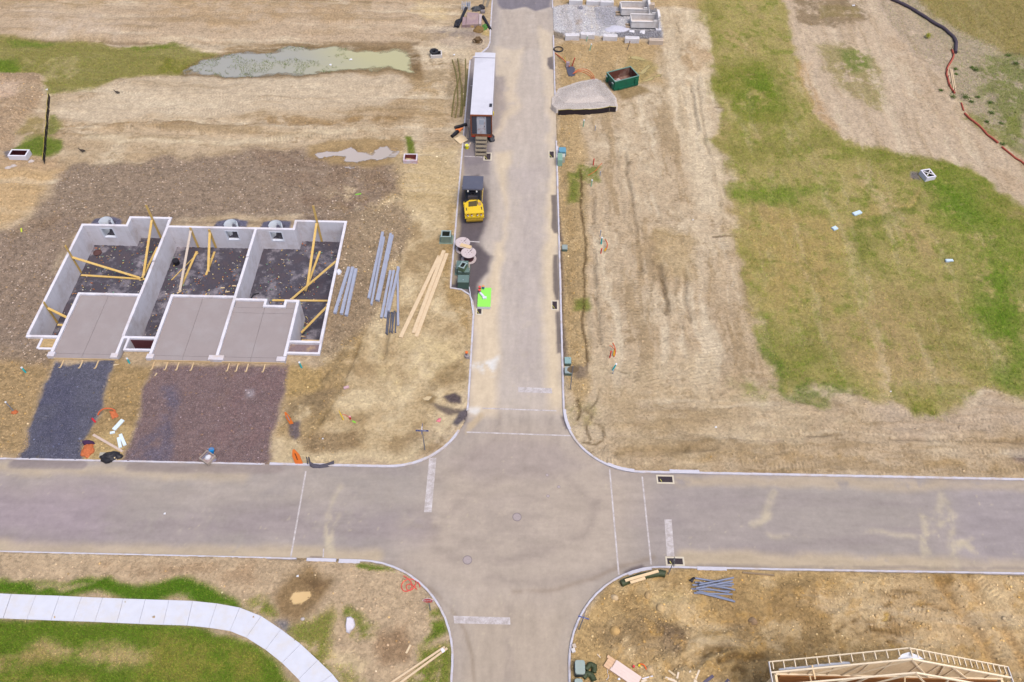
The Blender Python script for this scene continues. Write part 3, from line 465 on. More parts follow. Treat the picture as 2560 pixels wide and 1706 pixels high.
for wx in WELLX:
    m = (X > wx-.7) & (X < wx+.7) & (Y > 59.25) & (Y < 60.15); Z = np.where(m, -1.3, Z)
    GF.patch([(wx-1.7, 59.3), (wx-1.5, 60.2), (wx, 60.6), (wx+1.4, 60.3), (wx+1.5, 59.3)], (104, 104, 124), .12, .95, .3, 0, 0, .4, world=True)
Z = np.where(sdR < .09, -.14, Z)

def Hgt(x, y):
    if sdist(np.array([x]), np.array([y]), ROAD)[0] < 0: return .0
    i = int(np.clip(np.searchsorted(gx, x)-1, 0, len(gx)-2)); j = int(np.clip(np.searchsorted(gy, y)-1, 0, len(gy)-2))
    fx = (x-gx[i])/(gx[i+1]-gx[i]); fy = (y-gy[j])/(gy[j+1]-gy[j])
    return float((Z[j, i]*(1-fx)+Z[j, i+1]*fx)*(1-fy)+(Z[j+1, i]*(1-fx)+Z[j+1, i+1]*fx)*fy)
def G(u, v, up=0.0):
    p = P(u, v, 0)
    for _ in range(3): p = P(u, v, Hgt(p[0], p[1])+up)
    return p

# ------------------------------------------------------------------ materials
MATS = {}
def node_mat(name):
    m = bpy.data.materials.new(name); m.use_nodes = True; t = m.node_tree; t.nodes.clear()
    o = t.nodes.new('ShaderNodeOutputMaterial'); b = t.nodes.new('ShaderNodeBsdfPrincipled'); t.links.new(b.outputs[0], o.inputs[0])
    return m, t, b
def N(t, kind, **kw):
    n = t.nodes.new('ShaderNode'+kind)
    for k, v in kw.items():
        if k in n.inputs: n.inputs[k].default_value = v
        else: setattr(n, k, v)
    return n
def mth(t, op, a, b=None, c=None):
    n = t.nodes.new('ShaderNodeMath'); n.operation = op
    for i, v in enumerate((a, b, c)):
        if v is None: continue
        if isinstance(v, (int, float)): n.inputs[i].default_value = v
        else: t.links.new(v, n.inputs[i])
    return n.outputs[0]
def scale_col(t, col, fac):                # colour times a factor
    n = t.nodes.new('ShaderNodeVectorMath'); n.operation = 'SCALE'
    t.links.new(col, n.inputs[0]); t.links.new(fac, n.inputs[3]); return n.outputs[0]
def M(name, rgb, rough=.75, var=.16, scale=3., metal=0., bump=0., dirt=None, damt=.4, dscale=1.2, stretch=None, spec=.3):
    if name in MATS: return MATS[name]
    m, t, b = node_mat(name); c = alb(rgb)
    tc = N(t, 'TexCoord'); src = tc.outputs['Object']
    if stretch:
        mp = N(t, 'Mapping'); mp.inputs['Scale'].default_value = stretch; t.links.new(src, mp.inputs[0]); src = mp.outputs[0]
    nz = N(t, 'TexNoise', Scale=scale, Detail=6., Roughness=.65); t.links.new(src, nz.inputs['Vector'])
    rgbn = N(t, 'RGB'); rgbn.outputs[0].default_value = (*c, 1)
    f = mth(t, 'MULTIPLY_ADD', nz.outputs[0], var*3.2, 1-var*1.6)
    col = scale_col(t, rgbn.outputs[0], f)
    if dirt is not None:
        n2 = N(t, 'TexNoise', Scale=dscale, Detail=7., Roughness=.7); t.links.new(tc.outputs['Object'], n2.inputs['Vector'])
        r = N(t, 'ValToRGB'); r.color_ramp.elements[0].position = .48; r.color_ramp.elements[1].position = .66
        t.links.new(n2.outputs[0], r.inputs[0])
        mx = N(t, 'Mix', data_type='RGBA'); mx.inputs[7].default_value = (*alb(dirt), 1)
        t.links.new(mth(t, 'MULTIPLY', r.outputs[0], damt), mx.inputs[0]); t.links.new(col, mx.inputs[6]); col = mx.outputs[2]
    t.links.new(col, b.inputs['Base Color'])
    b.inputs['Roughness'].default_value = rough; b.inputs['Metallic'].default_value = metal; b.inputs['Specular IOR Level'].default_value = spec
    if bump:
        bp = N(t, 'Bump', Strength=bump, Distance=.02); t.links.new(nz.outputs[0], bp.inputs['Height']); t.links.new(bp.outputs[0], b.inputs['Normal'])
    MATS[name] = m; return m
def attr_mat(name, rough=.9, spec=.15):    # colour carried by the mesh (one tone per stone, blade or chip)
    m, t, b = node_mat(name); a = N(t, 'Attribute', attribute_name='Col')
    t.links.new(a.outputs['Color'], b.inputs['Base Color']); b.inputs['Roughness'].default_value = rough; b.inputs['Specular IOR Level'].default_value = spec
    return m
def soil_mat(name, road=False):
    m, t, b = node_mat(name); L = t.links.new
    a = N(t, 'Attribute', attribute_name='Col'); msk = N(t, 'Attribute', attribute_name='Mask')   # r rock, g tread, b grass
    trk = N(t, 'Attribute', attribute_name='Tread')
    tc = N(t, 'TexCoord'); ob = tc.outputs['Object']
    sp = N(t, 'SeparateColor'); L(msk.outputs['Color'], sp.inputs[0])
    n1 = N(t, 'TexNoise', Scale=.9 if not road else 1.3, Detail=9., Roughness=.68); L(ob, n1.inputs['Vector'])
    n2 = N(t, 'TexNoise', Scale=3.4, Detail=10., Roughness=.8, Distortion=.6 if not road else 0.); L(ob, n2.inputs['Vector'])
    f = mth(t, 'MULTIPLY_ADD', n1.outputs[0], .8 if not road else .34, .6 if not road else .83)
    if road: f2 = mth(t, 'MULTIPLY_ADD', n2.outputs[0], .4, .8)
    else: f2 = mth(t, 'ADD', mth(t, 'MULTIPLY', mth(t, 'SUBTRACT', n2.outputs[0], .5), mth(t, 'MULTIPLY_ADD', sp.outputs[0], .75, .5)), 1.0)
    f = mth(t, 'MULTIPLY', f, f2)
    if not road:
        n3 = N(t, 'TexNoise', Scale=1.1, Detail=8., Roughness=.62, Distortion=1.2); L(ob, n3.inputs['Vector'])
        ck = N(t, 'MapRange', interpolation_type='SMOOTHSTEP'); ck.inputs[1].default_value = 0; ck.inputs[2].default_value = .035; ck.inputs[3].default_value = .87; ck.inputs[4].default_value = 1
        L(mth(t, 'ABSOLUTE', mth(t, 'SUBTRACT', n3.outputs[0], .5)), ck.inputs[0]); f = mth(t, 'MULTIPLY', f, ck.outputs[0])  # cracks and hollows darkened in colour, standing in for shading of small relief
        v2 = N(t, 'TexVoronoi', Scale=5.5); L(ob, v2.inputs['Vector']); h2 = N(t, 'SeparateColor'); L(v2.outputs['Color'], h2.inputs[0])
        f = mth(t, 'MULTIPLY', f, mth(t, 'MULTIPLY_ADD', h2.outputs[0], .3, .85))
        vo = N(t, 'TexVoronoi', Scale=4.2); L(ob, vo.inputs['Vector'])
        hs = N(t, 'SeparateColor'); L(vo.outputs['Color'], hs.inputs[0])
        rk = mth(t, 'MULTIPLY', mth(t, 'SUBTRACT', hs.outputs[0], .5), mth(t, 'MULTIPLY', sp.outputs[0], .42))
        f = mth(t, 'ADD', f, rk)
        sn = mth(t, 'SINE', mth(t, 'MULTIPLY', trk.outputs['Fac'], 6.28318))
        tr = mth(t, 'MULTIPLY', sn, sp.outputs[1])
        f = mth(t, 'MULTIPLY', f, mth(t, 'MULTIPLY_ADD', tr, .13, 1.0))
        h = mth(t, 'MULTIPLY_ADD', tr, .05, mth(t, 'MULTIPLY', n2.outputs[0], .3))
        h = mth(t, 'ADD', h, mth(t, 'MULTIPLY', mth(t, 'SUBTRACT', .5, vo.outputs['Distance']), mth(t, 'MULTIPLY', sp.outputs[0], .13)))
        h = mth(t, 'MULTIPLY_ADD', n1.outputs[0], .22, h)
        bp = N(t, 'Bump', Strength=.75, Distance=1.0); L(h, bp.inputs['Height']); L(bp.outputs[0], b.inputs['Normal'])
    else:
        bp = N(t, 'Bump', Strength=.3, Distance=.02); L(n2.outputs[0], bp.inputs['Height']); L(bp.outputs[0], b.inputs['Normal'])
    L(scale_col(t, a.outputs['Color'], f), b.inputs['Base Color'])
    b.inputs['Roughness'].default_value = .92; b.inputs['Specular IOR Level'].default_value = .12
    return m

# ------------------------------------------------------------------ mesh builder and scene tree
class MB:
    def __init__(s): s.v, s.f, s.sm = [], [], []; s.n = 0
    def add(s, vs, fs, smooth=False):
        s.v.append(np.asarray(vs, float)); s.f += [tuple(i+s.n for i in f) for f in fs]; s.sm += [smooth]*len(fs); s.n += len(vs); return s
    def box(s, c, sz, rz=0., mat=None, taper=1.):
        h = np.array(sz)/2; v = np.array([[x*h[0]*(taper if z > 0 else 1), y*h[1]*(taper if z > 0 else 1), z*h[2]] for z in (-1, 1) for y in (-1, 1) for x in (-1, 1)])
        if mat is not None: v = v @ np.array(mat).T
        if rz: cr, sr = math.cos(rz), math.sin(rz); v = v @ np.array([[cr, -sr, 0], [sr, cr, 0], [0, 0, 1]]).T
        return s.add(v+np.array(c), [(0, 2, 3, 1), (4, 5, 7, 6), (0, 1, 5, 4), (2, 6, 7, 3), (0, 4, 6, 2), (1, 3, 7, 5)])
    def beam(s, p0, p1, w, h, up=(0, 0, 1), w1=None):
        p0, p1 = np.array(p0, float), np.array(p1, float); d = p1-p0; d /= np.linalg.norm(d)+1e-12
        sd = np.cross(d, up)
        if np.linalg.norm(sd) < 1e-4: sd = np.cross(d, (0, 1, 0))
        sd /= np.linalg.norm(sd); u = np.cross(sd, d); v = []
        for p, ww in ((p0, w), (p1, w if w1 is None else w1)):
            for a, b in ((-1, -1), (1, -1), (1, 1), (-1, 1)): v.append(p+sd*a*ww/2+u*b*h/2)
        return s.add(v, [(3, 2, 1, 0), (4, 5, 6, 7), (0, 1, 5, 4), (1, 2, 6, 5), (2, 3, 7, 6), (3, 0, 4, 7)])
    def tube(s, pts, r, n=8, closed=False, cap=True, rib=None):
        pts = [np.array(p, float) for p in pts]; m = len(pts); vs = []; ref = np.array((0, 0, 1.))
        rs = r if hasattr(r, '__len__') else [r]*m
        for i, p in enumerate(pts):
            a = pts[(i-1) % m] if (closed or i > 0) else p; b = pts[(i+1) % m] if (closed or i < m-1) else p
            d = b-a; d = d/(np.linalg.norm(d)+1e-9); sd = np.cross(d, ref)
            if np.linalg.norm(sd) < 1e-3: sd = np.array((1., 0, 0))-d*d[0]
            sd /= np.linalg.norm(sd)+1e-9; u = np.cross(sd, d)
            for k in range(n): an = 2*math.pi*k/n; vs.append(p+(sd*math.cos(an)+u*math.sin(an))*rs[i])
        fs = [(i*n+k, i*n+(k+1) % n, ((i+1) % m)*n+(k+1) % n, ((i+1) % m)*n+k) for i in range(m if closed else m-1) for k in range(n)]
        s.add(vs, fs, True)
        if cap and not closed:
            s.add(vs[:n], [tuple(range(n))]); s.add(vs[-n:], [tuple(range(n))[::-1]])
        return s
    def cyl(s, p0, p1, r, n=12, r1=None): return s.tube([p0, p1], [r, r if r1 is None else r1], n)
    def prism(s, poly, z0, z1):
        n = len(poly); v = [(x, y, z0) for x, y in poly]+[(x, y, z1) for x, y in poly]
        a = sum(poly[i][0]*poly[(i+1) % n][1]-poly[(i+1) % n][0]*poly[i][1] for i in range(n))
        top = tuple(range(n, 2*n)); bot = tuple(range(n))[::-1]
        if a < 0: top, bot = top[::-1], bot[::-1]
        sides = [(i, (i+1) % n, n+(i+1) % n, n+i) if a > 0 else ((i+1) % n, i, n+i, n+(i+1) % n) for i in range(n)]
        return s.add(v, [top, bot]+sides)
    def ring(s, c, ro, ri, z0, z1, n=28):  # flat annulus with thickness
        v = []; f = []
        for z in (z0, z1):
            for r in (ro, ri):
                v += [(c[0]+r*math.cos(2*math.pi*k/n), c[1]+r*math.sin(2*math.pi*k/n), z) for k in range(n)]
        for k in range(n):
            j = (k+1) % n; f += [(2*n+k, 2*n+j, 3*n+j, 3*n+k), (k, j, 2*n+j, 2*n+k), (n+j, n+k, 3*n+k, 3*n+j), (j, k, n+k, n+j)]
        return s.add(v, f)
    def heap(s, c, rx, ry, h, rz=0., seed=1, rough=.35, n=26, m=9):   # crumpled mound
        v = []; f = []; cr, sr = math.cos(rz), math.sin(rz)
        for j in range(m+1):
            q = j/m
            for k in range(n):
                a = 2*math.pi*k/n; e = 1+rough*(float(fbm(np.array([math.cos(a)*2+9]), np.array([math.sin(a)*2+q*3]), 1.2, 3, seed)[0])-.5)*2
                x, y = rx*math.cos(a)*(1-q)*e, ry*math.sin(a)*(1-q)*e
                z = h*math.sin(q*math.pi/2)**.7*(1+rough*1.4*(float(fbm(np.array([x/rx*2.4+5]), np.array([y/ry*2.4]), 1., 3, seed+5)[0])-.5)) if j else -.05
                v.append((c[0]+x*cr-y*sr, c[1]+x*sr+y*cr, c[2]+z))
        f = [(j*n+k, j*n+(k+1) % n, (j+1)*n+(k+1) % n, (j+1)*n+k) for j in range(m) for k in range(n)]
        return s.add(v, f, False)
    def sheet(s, p00, p10, p11, p01, th=.01, n=8, wave=.0, seed=3):   # thin wavy sheet with thickness
        P4 = [np.array(p, float) for p in (p00, p10, p11, p01)]; v = []; f = []
        nn = np.cross(P4[1]-P4[0], P4[3]-P4[0]); nn /= np.linalg.norm(nn)
        for side in (0, 1):
            for i in range(n+1):
                for j in range(n+1):
                    a, b = i/n, j/n; p = (P4[0]*(1-a)+P4[1]*a)*(1-b)+(P4[3]*(1-a)+P4[2]*a)*b
                    w = wave*(float(fbm(np.array([a*3+seed]), np.array([b*3.]), 1., 3, seed)[0])-.5)*2
                    v.append(p+nn*(w+th*side))
        q = (n+1)**2; I = lambda i, j: i*(n+1)+j
        for i in range(n):
            for j in range(n): f += [(q+I(i, j), q+I(i+1, j), q+I(i+1, j+1), q+I(i, j+1)), (I(i, j), I(i, j+1), I(i+1, j+1), I(i+1, j))]
        for i in range(n):
            f += [(I(i, 0), I(i+1, 0), q+I(i+1, 0), q+I(i, 0)), (I(i+1, n), I(i, n), q+I(i, n), q+I(i+1, n)), (I(0, i+1), I(0, i), q+I(0, i), q+I(0, i+1)), (I(n, i), I(n, i+1), q+I(n, i+1), q+I(n, i))]
        return s.add(v, f, True)
def origin(o):
    l = np.zeros(3)
    while o is not None: l = l+np.array(o.location); o = o.parent
    return l
def tag(o, label=None, cat=None, group=None, kind=None):
    for k, v in (('label', label), ('category', cat), ('group', group), ('kind', kind)):
        if v: o[k] = v
    return o
def obj(name, mb, mat, parent=None, label=None, cat=None, group=None, kind=None, loc=None):
    me = bpy.data.meshes.new(name); vs = np.concatenate(mb.v)
    o = bpy.data.objects.new(name, me); COL.objects.link(o)
    if parent is not None: o.parent = parent; vs = vs-origin(parent)
    elif loc is not None: o.location = loc; vs = vs-np.array(loc)
    elif kind is None:
        c = (vs.min(0)+vs.max(0))/2; c[2] = vs[:, 2].min(); o.location = c; vs = vs-c
    me.from_pydata(vs.tolist(), [], mb.f)
    if any(mb.sm): me.polygons.foreach_set('use_smooth', mb.sm)
    me.materials.append(mat); me.update()
    return tag(o, label, cat, group, kind)
def thing(name, label, cat, loc=(0, 0, 0), group=None):
    o = bpy.data.objects.new(name, None); COL.objects.link(o); o.location = [float(c) for c in loc]; o.empty_display_size = .3
    return tag(o, label, cat, group)
def dup(root, loc, rz, label):
    def cp(o, par):
        c = o.copy(); COL.objects.link(c)
        if par is not None: c.parent = par
        for ch in list(o.children): cp(ch, c)
        return c
    r = cp(root, None); r.location = [float(c) for c in loc]; r.rotation_euler = (0, 0, rz)
    if label: r['label'] = label
    return r
def raw(name, vs, faces, mat, col=None, kind=None, cols=None, floats=None, smooth=False, label=None, cat=None, parent=None):
    """fast path for big meshes: vs (n,3), faces (m,3|4)"""
    me = bpy.data.meshes.new(name); n, m, q = len(vs), len(faces), faces.shape[1]
    me.vertices.add(n); me.vertices.foreach_set('co', np.ascontiguousarray(vs, dtype=np.float32).ravel())
    me.loops.add(m*q); me.loops.foreach_set('vertex_index', np.ascontiguousarray(faces, dtype=np.int32).ravel())
    me.polygons.add(m); me.polygons.foreach_set('loop_start', np.arange(0, m*q, q, dtype=np.int32))
    me.polygons.foreach_set('loop_total', np.full(m, q, dtype=np.int32))
    if smooth: me.polygons.foreach_set('use_smooth', np.ones(m, dtype=bool))
    me.update(calc_edges=True)
    for k, a in (cols or {}).items():
        at = me.attributes.new(k, 'FLOAT_COLOR', 'POINT'); b = np.ones((n, 4), np.float32); b[:, :3] = a; at.data.foreach_set('color', b.ravel())
    for k, a in (floats or {}).items():
        at = me.attributes.new(k, 'FLOAT', 'POINT'); at.data.foreach_set('value', np.ascontiguousarray(a, dtype=np.float32))
    me.materials.append(mat); o = bpy.data.objects.new(name, me); COL.objects.link(o)
    if parent is not None: o.parent = parent
    return tag(o, label, cat, None, kind)

# ------------------------------------------------------------------ ground sheet
ny, nx = X.shape
idx = np.arange(ny*nx).reshape(ny, nx)
faces = np.stack([idx[:-1, :-1], idx[:-1, 1:], idx[1:, 1:], idx[1:, :-1]], -1).reshape(-1, 4)
gcol = np.clip(GF.C/LF, .004, .85)
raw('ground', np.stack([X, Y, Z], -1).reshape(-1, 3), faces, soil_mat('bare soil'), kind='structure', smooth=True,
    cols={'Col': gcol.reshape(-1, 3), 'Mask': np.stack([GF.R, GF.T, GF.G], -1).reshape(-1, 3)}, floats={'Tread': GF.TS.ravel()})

# ------------------------------------------------------------------ road sheet
rx = axis(-76, 76, .13, 380); ry = axis(12, 112, .13, 260)
RF = Field(rx, ry, (178, 168, 164)); RX, RY = RF.X, RF.Y
sdr = sdist(RX, RY, ROAD)
sx = fbm(RX/9, RY, 1.1, 4, 51); sy = fbm(RX, RY/9, 1.1, 4, 52); onN = sst(30, 36, RY)*sst(12, 7, abs(RX)) + sst(26, 20, RY)*sst(12, 7, abs(RX))
strk = sx*(1-np.clip(onN, 0, 1))+sy*np.clip(onN, 0, 1)
big = fbm(RX, RY, 14, 4, 53); mid = fbm(RX, RY, 3.5, 4, 54)
blend(RF.C, (160, 148, 150), sst(.45, .75, strk)*.5); blend(RF.C, (196, 184, 178), sst(.5, .78, mid)*.5); blend(RF.C, (172, 160, 162), sst(.45, .7, big)*.4)
r = RF.patch; rs = RF.stroke
r(ov((1145, -20), (1270, -20), (1290, 500), (1300, 960), (1080, 960), (1090, 680), (1130, 420)), (212, 199, 190), .8, .85, .6)
r(ov((1180, 380), (1250, 380), (1250, 900), (1180, 900)), (196, 184, 182), 1.6, .65, 1.2, .35)
r(ov((1135, -20), (1268, -20), (1266, 14), (1236, 24), (1210, 16), (1150, 22), (1140, 12)), (136, 130, 142), .3, .95, .6)
r(ov((1145, 20), (1270, 25), (1272, 120), (1150, 110)), (196, 182, 172), .6, .7, 1, .35)
r(ov((1092, 700), (1130, 700), (1140, 560), (1150, 560), (1145, 960), (1080, 960)), (234, 214, 188), .6, .9, .5)
r(ov((1140, 350), (1175, 350), (1150, 560), (1118, 640), (1100, 720), (1140, 720), (1160, 500)), (230, 211, 186), .5, .85, .6)
r(ov((1240, 60), (1275, 80), (1285, 380), (1275, 640), (1265, 420), (1255, 200)), (228, 210, 188), .6, .8, .8)
r(ov((1256, 480), (1276, 400), (1290, 900), (1296, 945), (1260, 950), (1250, 760)), (234, 214, 186), .6, .85, .6)
r(ov((1140, 110), (1200, 110), (1190, 250), (1140, 320)), (228, 210, 188), .6, .7, .8, .3)
r(ov((1130, 175), (1160, 175), (1165, 240), (1150, 290), (1132, 300)), (160, 150, 154), .5, .7, .6)
# parking bay: dark fresh asphalt where no dust has settled
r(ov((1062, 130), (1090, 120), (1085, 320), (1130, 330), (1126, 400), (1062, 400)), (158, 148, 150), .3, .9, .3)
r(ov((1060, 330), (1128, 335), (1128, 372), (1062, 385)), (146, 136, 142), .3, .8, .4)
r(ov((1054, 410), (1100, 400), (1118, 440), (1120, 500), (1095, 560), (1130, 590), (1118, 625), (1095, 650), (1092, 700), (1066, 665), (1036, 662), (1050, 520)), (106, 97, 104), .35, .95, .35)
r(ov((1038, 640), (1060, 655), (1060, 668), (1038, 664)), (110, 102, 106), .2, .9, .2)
rs(ov((1062, 330), (1058, 420), (1050, 560), (1042, 650)), .5, (190, 172, 146), .2, .75, .2, .3)
for q in ([(360, 205), (412, 205), (420, 560), (380, 555), (356, 500), (365, 380)], [(380, 760), (420, 755), (434, 1175), (400, 1175), (375, 1080)], [(402, 1275), (440, 1275), (452, 1568), (405, 1568)]):
    r(tl(2, 1, q), (120, 110, 110), .12, .9, .2)
r(tl(2, 0, [(326, 530), (372, 515), (385, 640), (345, 630), (325, 590)]), (128, 118, 120), .15, .95, .15)
r(tl(2, 2, [(405, -10), (440, -10), (448, 80), (410, 90)]), (120, 110, 112), .15, .9, .15)
for q, c_ in ((tl(1, 2, [(1965, 180), (2060, 190), (2200, 130), (2190, 230), (2120, 270), (2050, 230), (1965, 240)]), .4), (tl(1, 2, [(1900, 620), (2060, 590), (2065, 630), (1980, 665), (1920, 650)]), .38), (tl(1, 2, [(2140, 290), (2190, 285), (2180, 315), (2140, 310)]), .35)):
    r(q, (246, 244, 246), .35, .95, 1.0, c_+.08)
r(tl(1, 2, [(1870, 640), (1930, 640), (1910, 730), (1820, 780), (1810, 730)]), (104, 96, 102), .15, .95, .2)
r(tl(1, 2, [(1920, 740), (2060, 620), (2080, 660), (1980, 760), (1900, 830)]), (212, 188, 152), .2, .9, .3)
# junction
r(ov((1000, 1060), (1100, 960), (1290, 960), (1400, 1060), (1480, 1090), (1460, 1300), (1360, 1360), (1320, 1600), (1040, 1600), (1010, 1380), (900, 1300), (950, 1200)), (202, 186, 172), 2.5, .75, 1)
r(ov((1090, 1010), (1280, 1010), (1330, 1080), (1250, 1110), (1100, 1100), (1040, 1060)), (176, 162, 160), 1, .6, 1)
r(ov((1040, 1160), (1240, 1120), (1300, 1200), (1240, 1290), (1060, 1280)), (182, 168, 160), 1.5, .6, 1, .4)
r(ov((1070, 1400), (1300, 1390), (1300, 1600), (1060, 1600)), (196, 180, 164), 1, .6, 1)
for q in (ov((1000, 1210), (1080, 1130), (1200, 1080), (1300, 1100), (1370, 1160)), ov((1060, 1290), (1000, 1250), (980, 1190)), ov((1150, 1290), (1260, 1270), (1340, 1220), (1380, 1150)), ov((1160, 1400), (1170, 1480), (1175, 1600)), ov((1120, 1330), (1230, 1340), (1340, 1330), (1440, 1300)), ov((1000, 1100), (1080, 1060), (1130, 1010), (1150, 960))):
    rs(q, .5, (164, 150, 144), .5, .5, .5, .35)
rs(tl(1, 3, [(1350, 560), (1600, 720), (1780, 900), (1900, 1100), (1960, 1300), (2000, 1568)]), .25, (158, 140, 124), .15, .55, .2, .3)
rs(tl(2, 3, [(0, 750), (400, 720), (700, 640), (1000, 520), (1300, 430)]), .3, (166, 148, 134), .2, .6, .3, .3)
# cross street: dust along both kerbs, darker seams
rs(ov((-60, 1076), (300, 1087), (560, 1092)), 1.0, (206, 188, 164), .4, .8, .5)
rs(ov((30, 1066), (190, 1069)), .8, (152, 140, 144), .15, .9, .15); rs(ov((300, 1074), (640, 1080)), .8, (160, 146, 144), .2, .85, .25)
rs(ov((-60, 1258), (300, 1266), (600, 1274), (860, 1280)), 1.3, (208, 190, 166), .4, .85, .4, .2)
rs(ov((1560, 1106), (1900, 1112), (2353, 1118)), .9, (204, 186, 164), .4, .8, .5, .3)
rs(ov((1580, 1288), (1900, 1296), (2353, 1302)), 1.4, (208, 190, 166), .4, .9, .4, .2)
rs(ov((1560, 1302), (2000, 1304), (2353, 1306)), .25, (150, 138, 136), .15, .6, .2, .35)
rs(ov((0, 1110), (500, 1120), (900, 1130)), 3, (186, 174, 166), 1, .5, .8, .4); rs(ov((0, 1200), (600, 1210), (950, 1210)), 3, (166, 153, 158), 1, .5, .8, .42)
r(ov((-60, 1110), (260, 1120), (260, 1230), (-60, 1230)), (172, 156, 168), 1.5, .6, 1); r(ov((2200, 1120), (2400, 1130), (2400, 1290), (2200, 1290)), (172, 162, 168), 1.5, .6, 1)
TAN = (216, 202, 178)
for q, w_, am in ((tl(1, 3, [(630, 60), (640, 160), (650, 360)]), .9, .85), (tl(1, 3, [(680, 180), (760, 40)]), .45, .5), (tl(1, 2, [(640, 1568), (700, 1400), (770, 1300)]), .5, .45),
                  (tl(3, 3, [(1440, 60), (1440, 200), (1450, 460)]), .9, .8), (tl(3, 3, [(1480, 220), (1600, 110), (1700, 40)]), .6, .65), (tl(3, 3, [(1690, 40), (1670, 300), (1700, 480)]), .6, .6), (tl(3, 3, [(1690, 340), (1780, 270), (1920, 370)]), .7, .7),
                  (tl(3, 3, [(1740, 280), (1860, 240)]), .5, .6), (tl(3, 3, [(900, 200), (1150, 230), (1400, 250)]), .5, .55), (tl(3, 3, [(20, 240), (350, 255)]), .4, .5), (tl(3, 2, [(-40, 1568), (0, 1440), (30, 1380)]), .7, .5), (tl(2, 3, [(2200, 160), (2330, 60)]), .6, .55), (tl(3, 3, [(-60, 140), (20, 40)]), .5, .5),
                  (tl(3, 2, [(1540, 1568), (1590, 1400)]), .9, .5), (tl(3, 2, [(1690, 1568), (1640, 1440)]), .6, .4)):
    rs(q, w_*.8, TAN, .25, am, .6, .42)
r(tl(2, 3, [(1010, 570), (1100, 520), (1190, 495), (1220, 520), (1120, 550), (1040, 580)]), (120, 108, 112), .12, .95, .15)
r(tl(2, 2, [(440, 660), (475, 660), (520, 760), (490, 780)]), (130, 118, 122), .12, .9, .15); r(tl(1, 3, [(480, 430), (600, 430), (600, 445), (500, 450)]), (134, 122, 122), .1, .85, .15)
blend(RF.C, (214, 200, 178), sst(.9, .96, vn(RX/.16, RY/.16, 61))*sst(.5, .68, mid)*.5)
fine = fbm(RX/5, RY, .5, 5, 63, .7)*(1-np.clip(onN, 0, 1))+fbm(RX, RY/5, .5, 5, 64, .7)*np.clip(onN, 0, 1); RF.C *= (.84+.32*fine)[..., None]
RF.C *= np.array([.80, .79, .715])
ok = (sdr[:-1, :-1] < .1)
ii = np.arange(RX.size).reshape(RX.shape)
fc = np.stack([ii[:-1, :-1], ii[:-1, 1:], ii[1:, 1:], ii[1:, :-1]], -1)[ok]
used = np.unique(fc); rem = np.full(RX.size, -1); rem[used] = np.arange(len(used))
rv = np.stack([RX, RY, np.zeros_like(RX)], -1).reshape(-1, 3)[used]
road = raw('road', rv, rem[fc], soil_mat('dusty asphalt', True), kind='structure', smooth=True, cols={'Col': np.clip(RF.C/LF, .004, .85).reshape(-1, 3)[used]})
del RX, RY, sdr, sx, sy, strk

# ------------------------------------------------------------------ kerbs
kerb_m = M('kerb concrete', (204, 200, 206), .85, .14, 2.5, bump=.3, dirt=(188, 166, 138), damt=.6, dscale=1.1)
kerb_new = M('new kerb concrete', (206, 202, 208), .8, .1, 3)
def resample(pts, st):
    out = [np.array(pts[0], float)]
    for a, b in zip(pts[:-1], pts[1:]):
        a, b = np.array(a, float), np.array(b, float); n = max(1, int(np.linalg.norm(b-a)/st))
        out += [a+(b-a)*i/n for i in range(1, n+1)]
    return out
def kerb(pts, w=.17, h=.135, mat=None, bump=0., zoff=0., clipbox=None):
    pts = [p for p in pts if -80 < p[0] < 80 and 5 < p[1] < 115]
    pts = resample(pts, .6); m = MB(); vs = []; n = len(pts)
    for i, p in enumerate(pts):
        d = pts[min(i+1, n-1)]-pts[max(i-1, 0)]; d = d/np.linalg.norm(d); no = np.array([d[1], -d[0]])   # towards the verge
        j = .012*math.sin(i*2.3)+random.uniform(-.008, .008); hh = h+random.uniform(-.012, .006)
        for o_, z_ in ((-.0, -.2), (.0, hh-.03), (.03, hh), (w+j, hh-.004), (w+j+.01, -.2)): vs.append((p[0]+no[0]*o_, p[1]+no[1]*o_, z_+zoff))
    f = [(a*5+k, (a+1)*5+k, (a+1)*5+k+1, a*5+k+1) for a in range(n-1) for k in range(4)]
    m.add(vs, f); m.add(vs[:5], [(0, 1, 2, 3, 4)]); m.add(vs[-5:], [(4, 3, 2, 1, 0)])
    return obj('kerb', m, mat or kerb_m, kind='structure')
def ext(run, lim=76):
    out = []
    for x, y in run: out.append((max(-lim, min(lim, x)), max(8, min(112, y))))
    return out
nw = ext(NW); kerb([p for p in nw[::-1] if p[0] <= -4.66 and p[1] < 36.5][:]) if False else None
# verge lies on the right-hand side of each run as listed below
def cut(run, keep): return [p for p in run if keep(p)]
NWr = ext(NW)          # north to west: verge on the right (west side)
kerb(cut(resample(NWr, .4), lambda p: p[1] > 91.2 or (p[0] < -5.9 and p[1] > 88.5 and False)), .17)
kerb(cut(resample(NWr, .4), lambda p: p[1] > 37.4 and p[1] < 90.9), .17)
kerb(cut(resample(NWr, .4), lambda p: p[1] <= 36.2 and p[0] > -20), .2)
kerb(cut(resample(NWr, .4), lambda p: p[0] <= -20), .13, .11)
SWr = ext(SW); kerb(cut(resample(SWr, .4), lambda p: p[0] < -15.7), .13, .11); kerb(cut(resample(SWr, .4), lambda p: p[0] > -11.8), .16)
SEr = ext(SE); kerb(resample(SEr, .4), .16)
NEr = ext(NE); kerb(cut(resample(NEr, .4), lambda p: p[1] < 75.2), .18); kerb(cut(resample(NEr, .4), lambda p: 81.5 < p[1] < 97.2), .17); kerb(cut(resample(NEr, .4), lambda p: p[1] > 103.2), .17)
NEa = resample(NEr, .2); SEa = resample(SEr, .2); SWa = resample(SWr, .2)
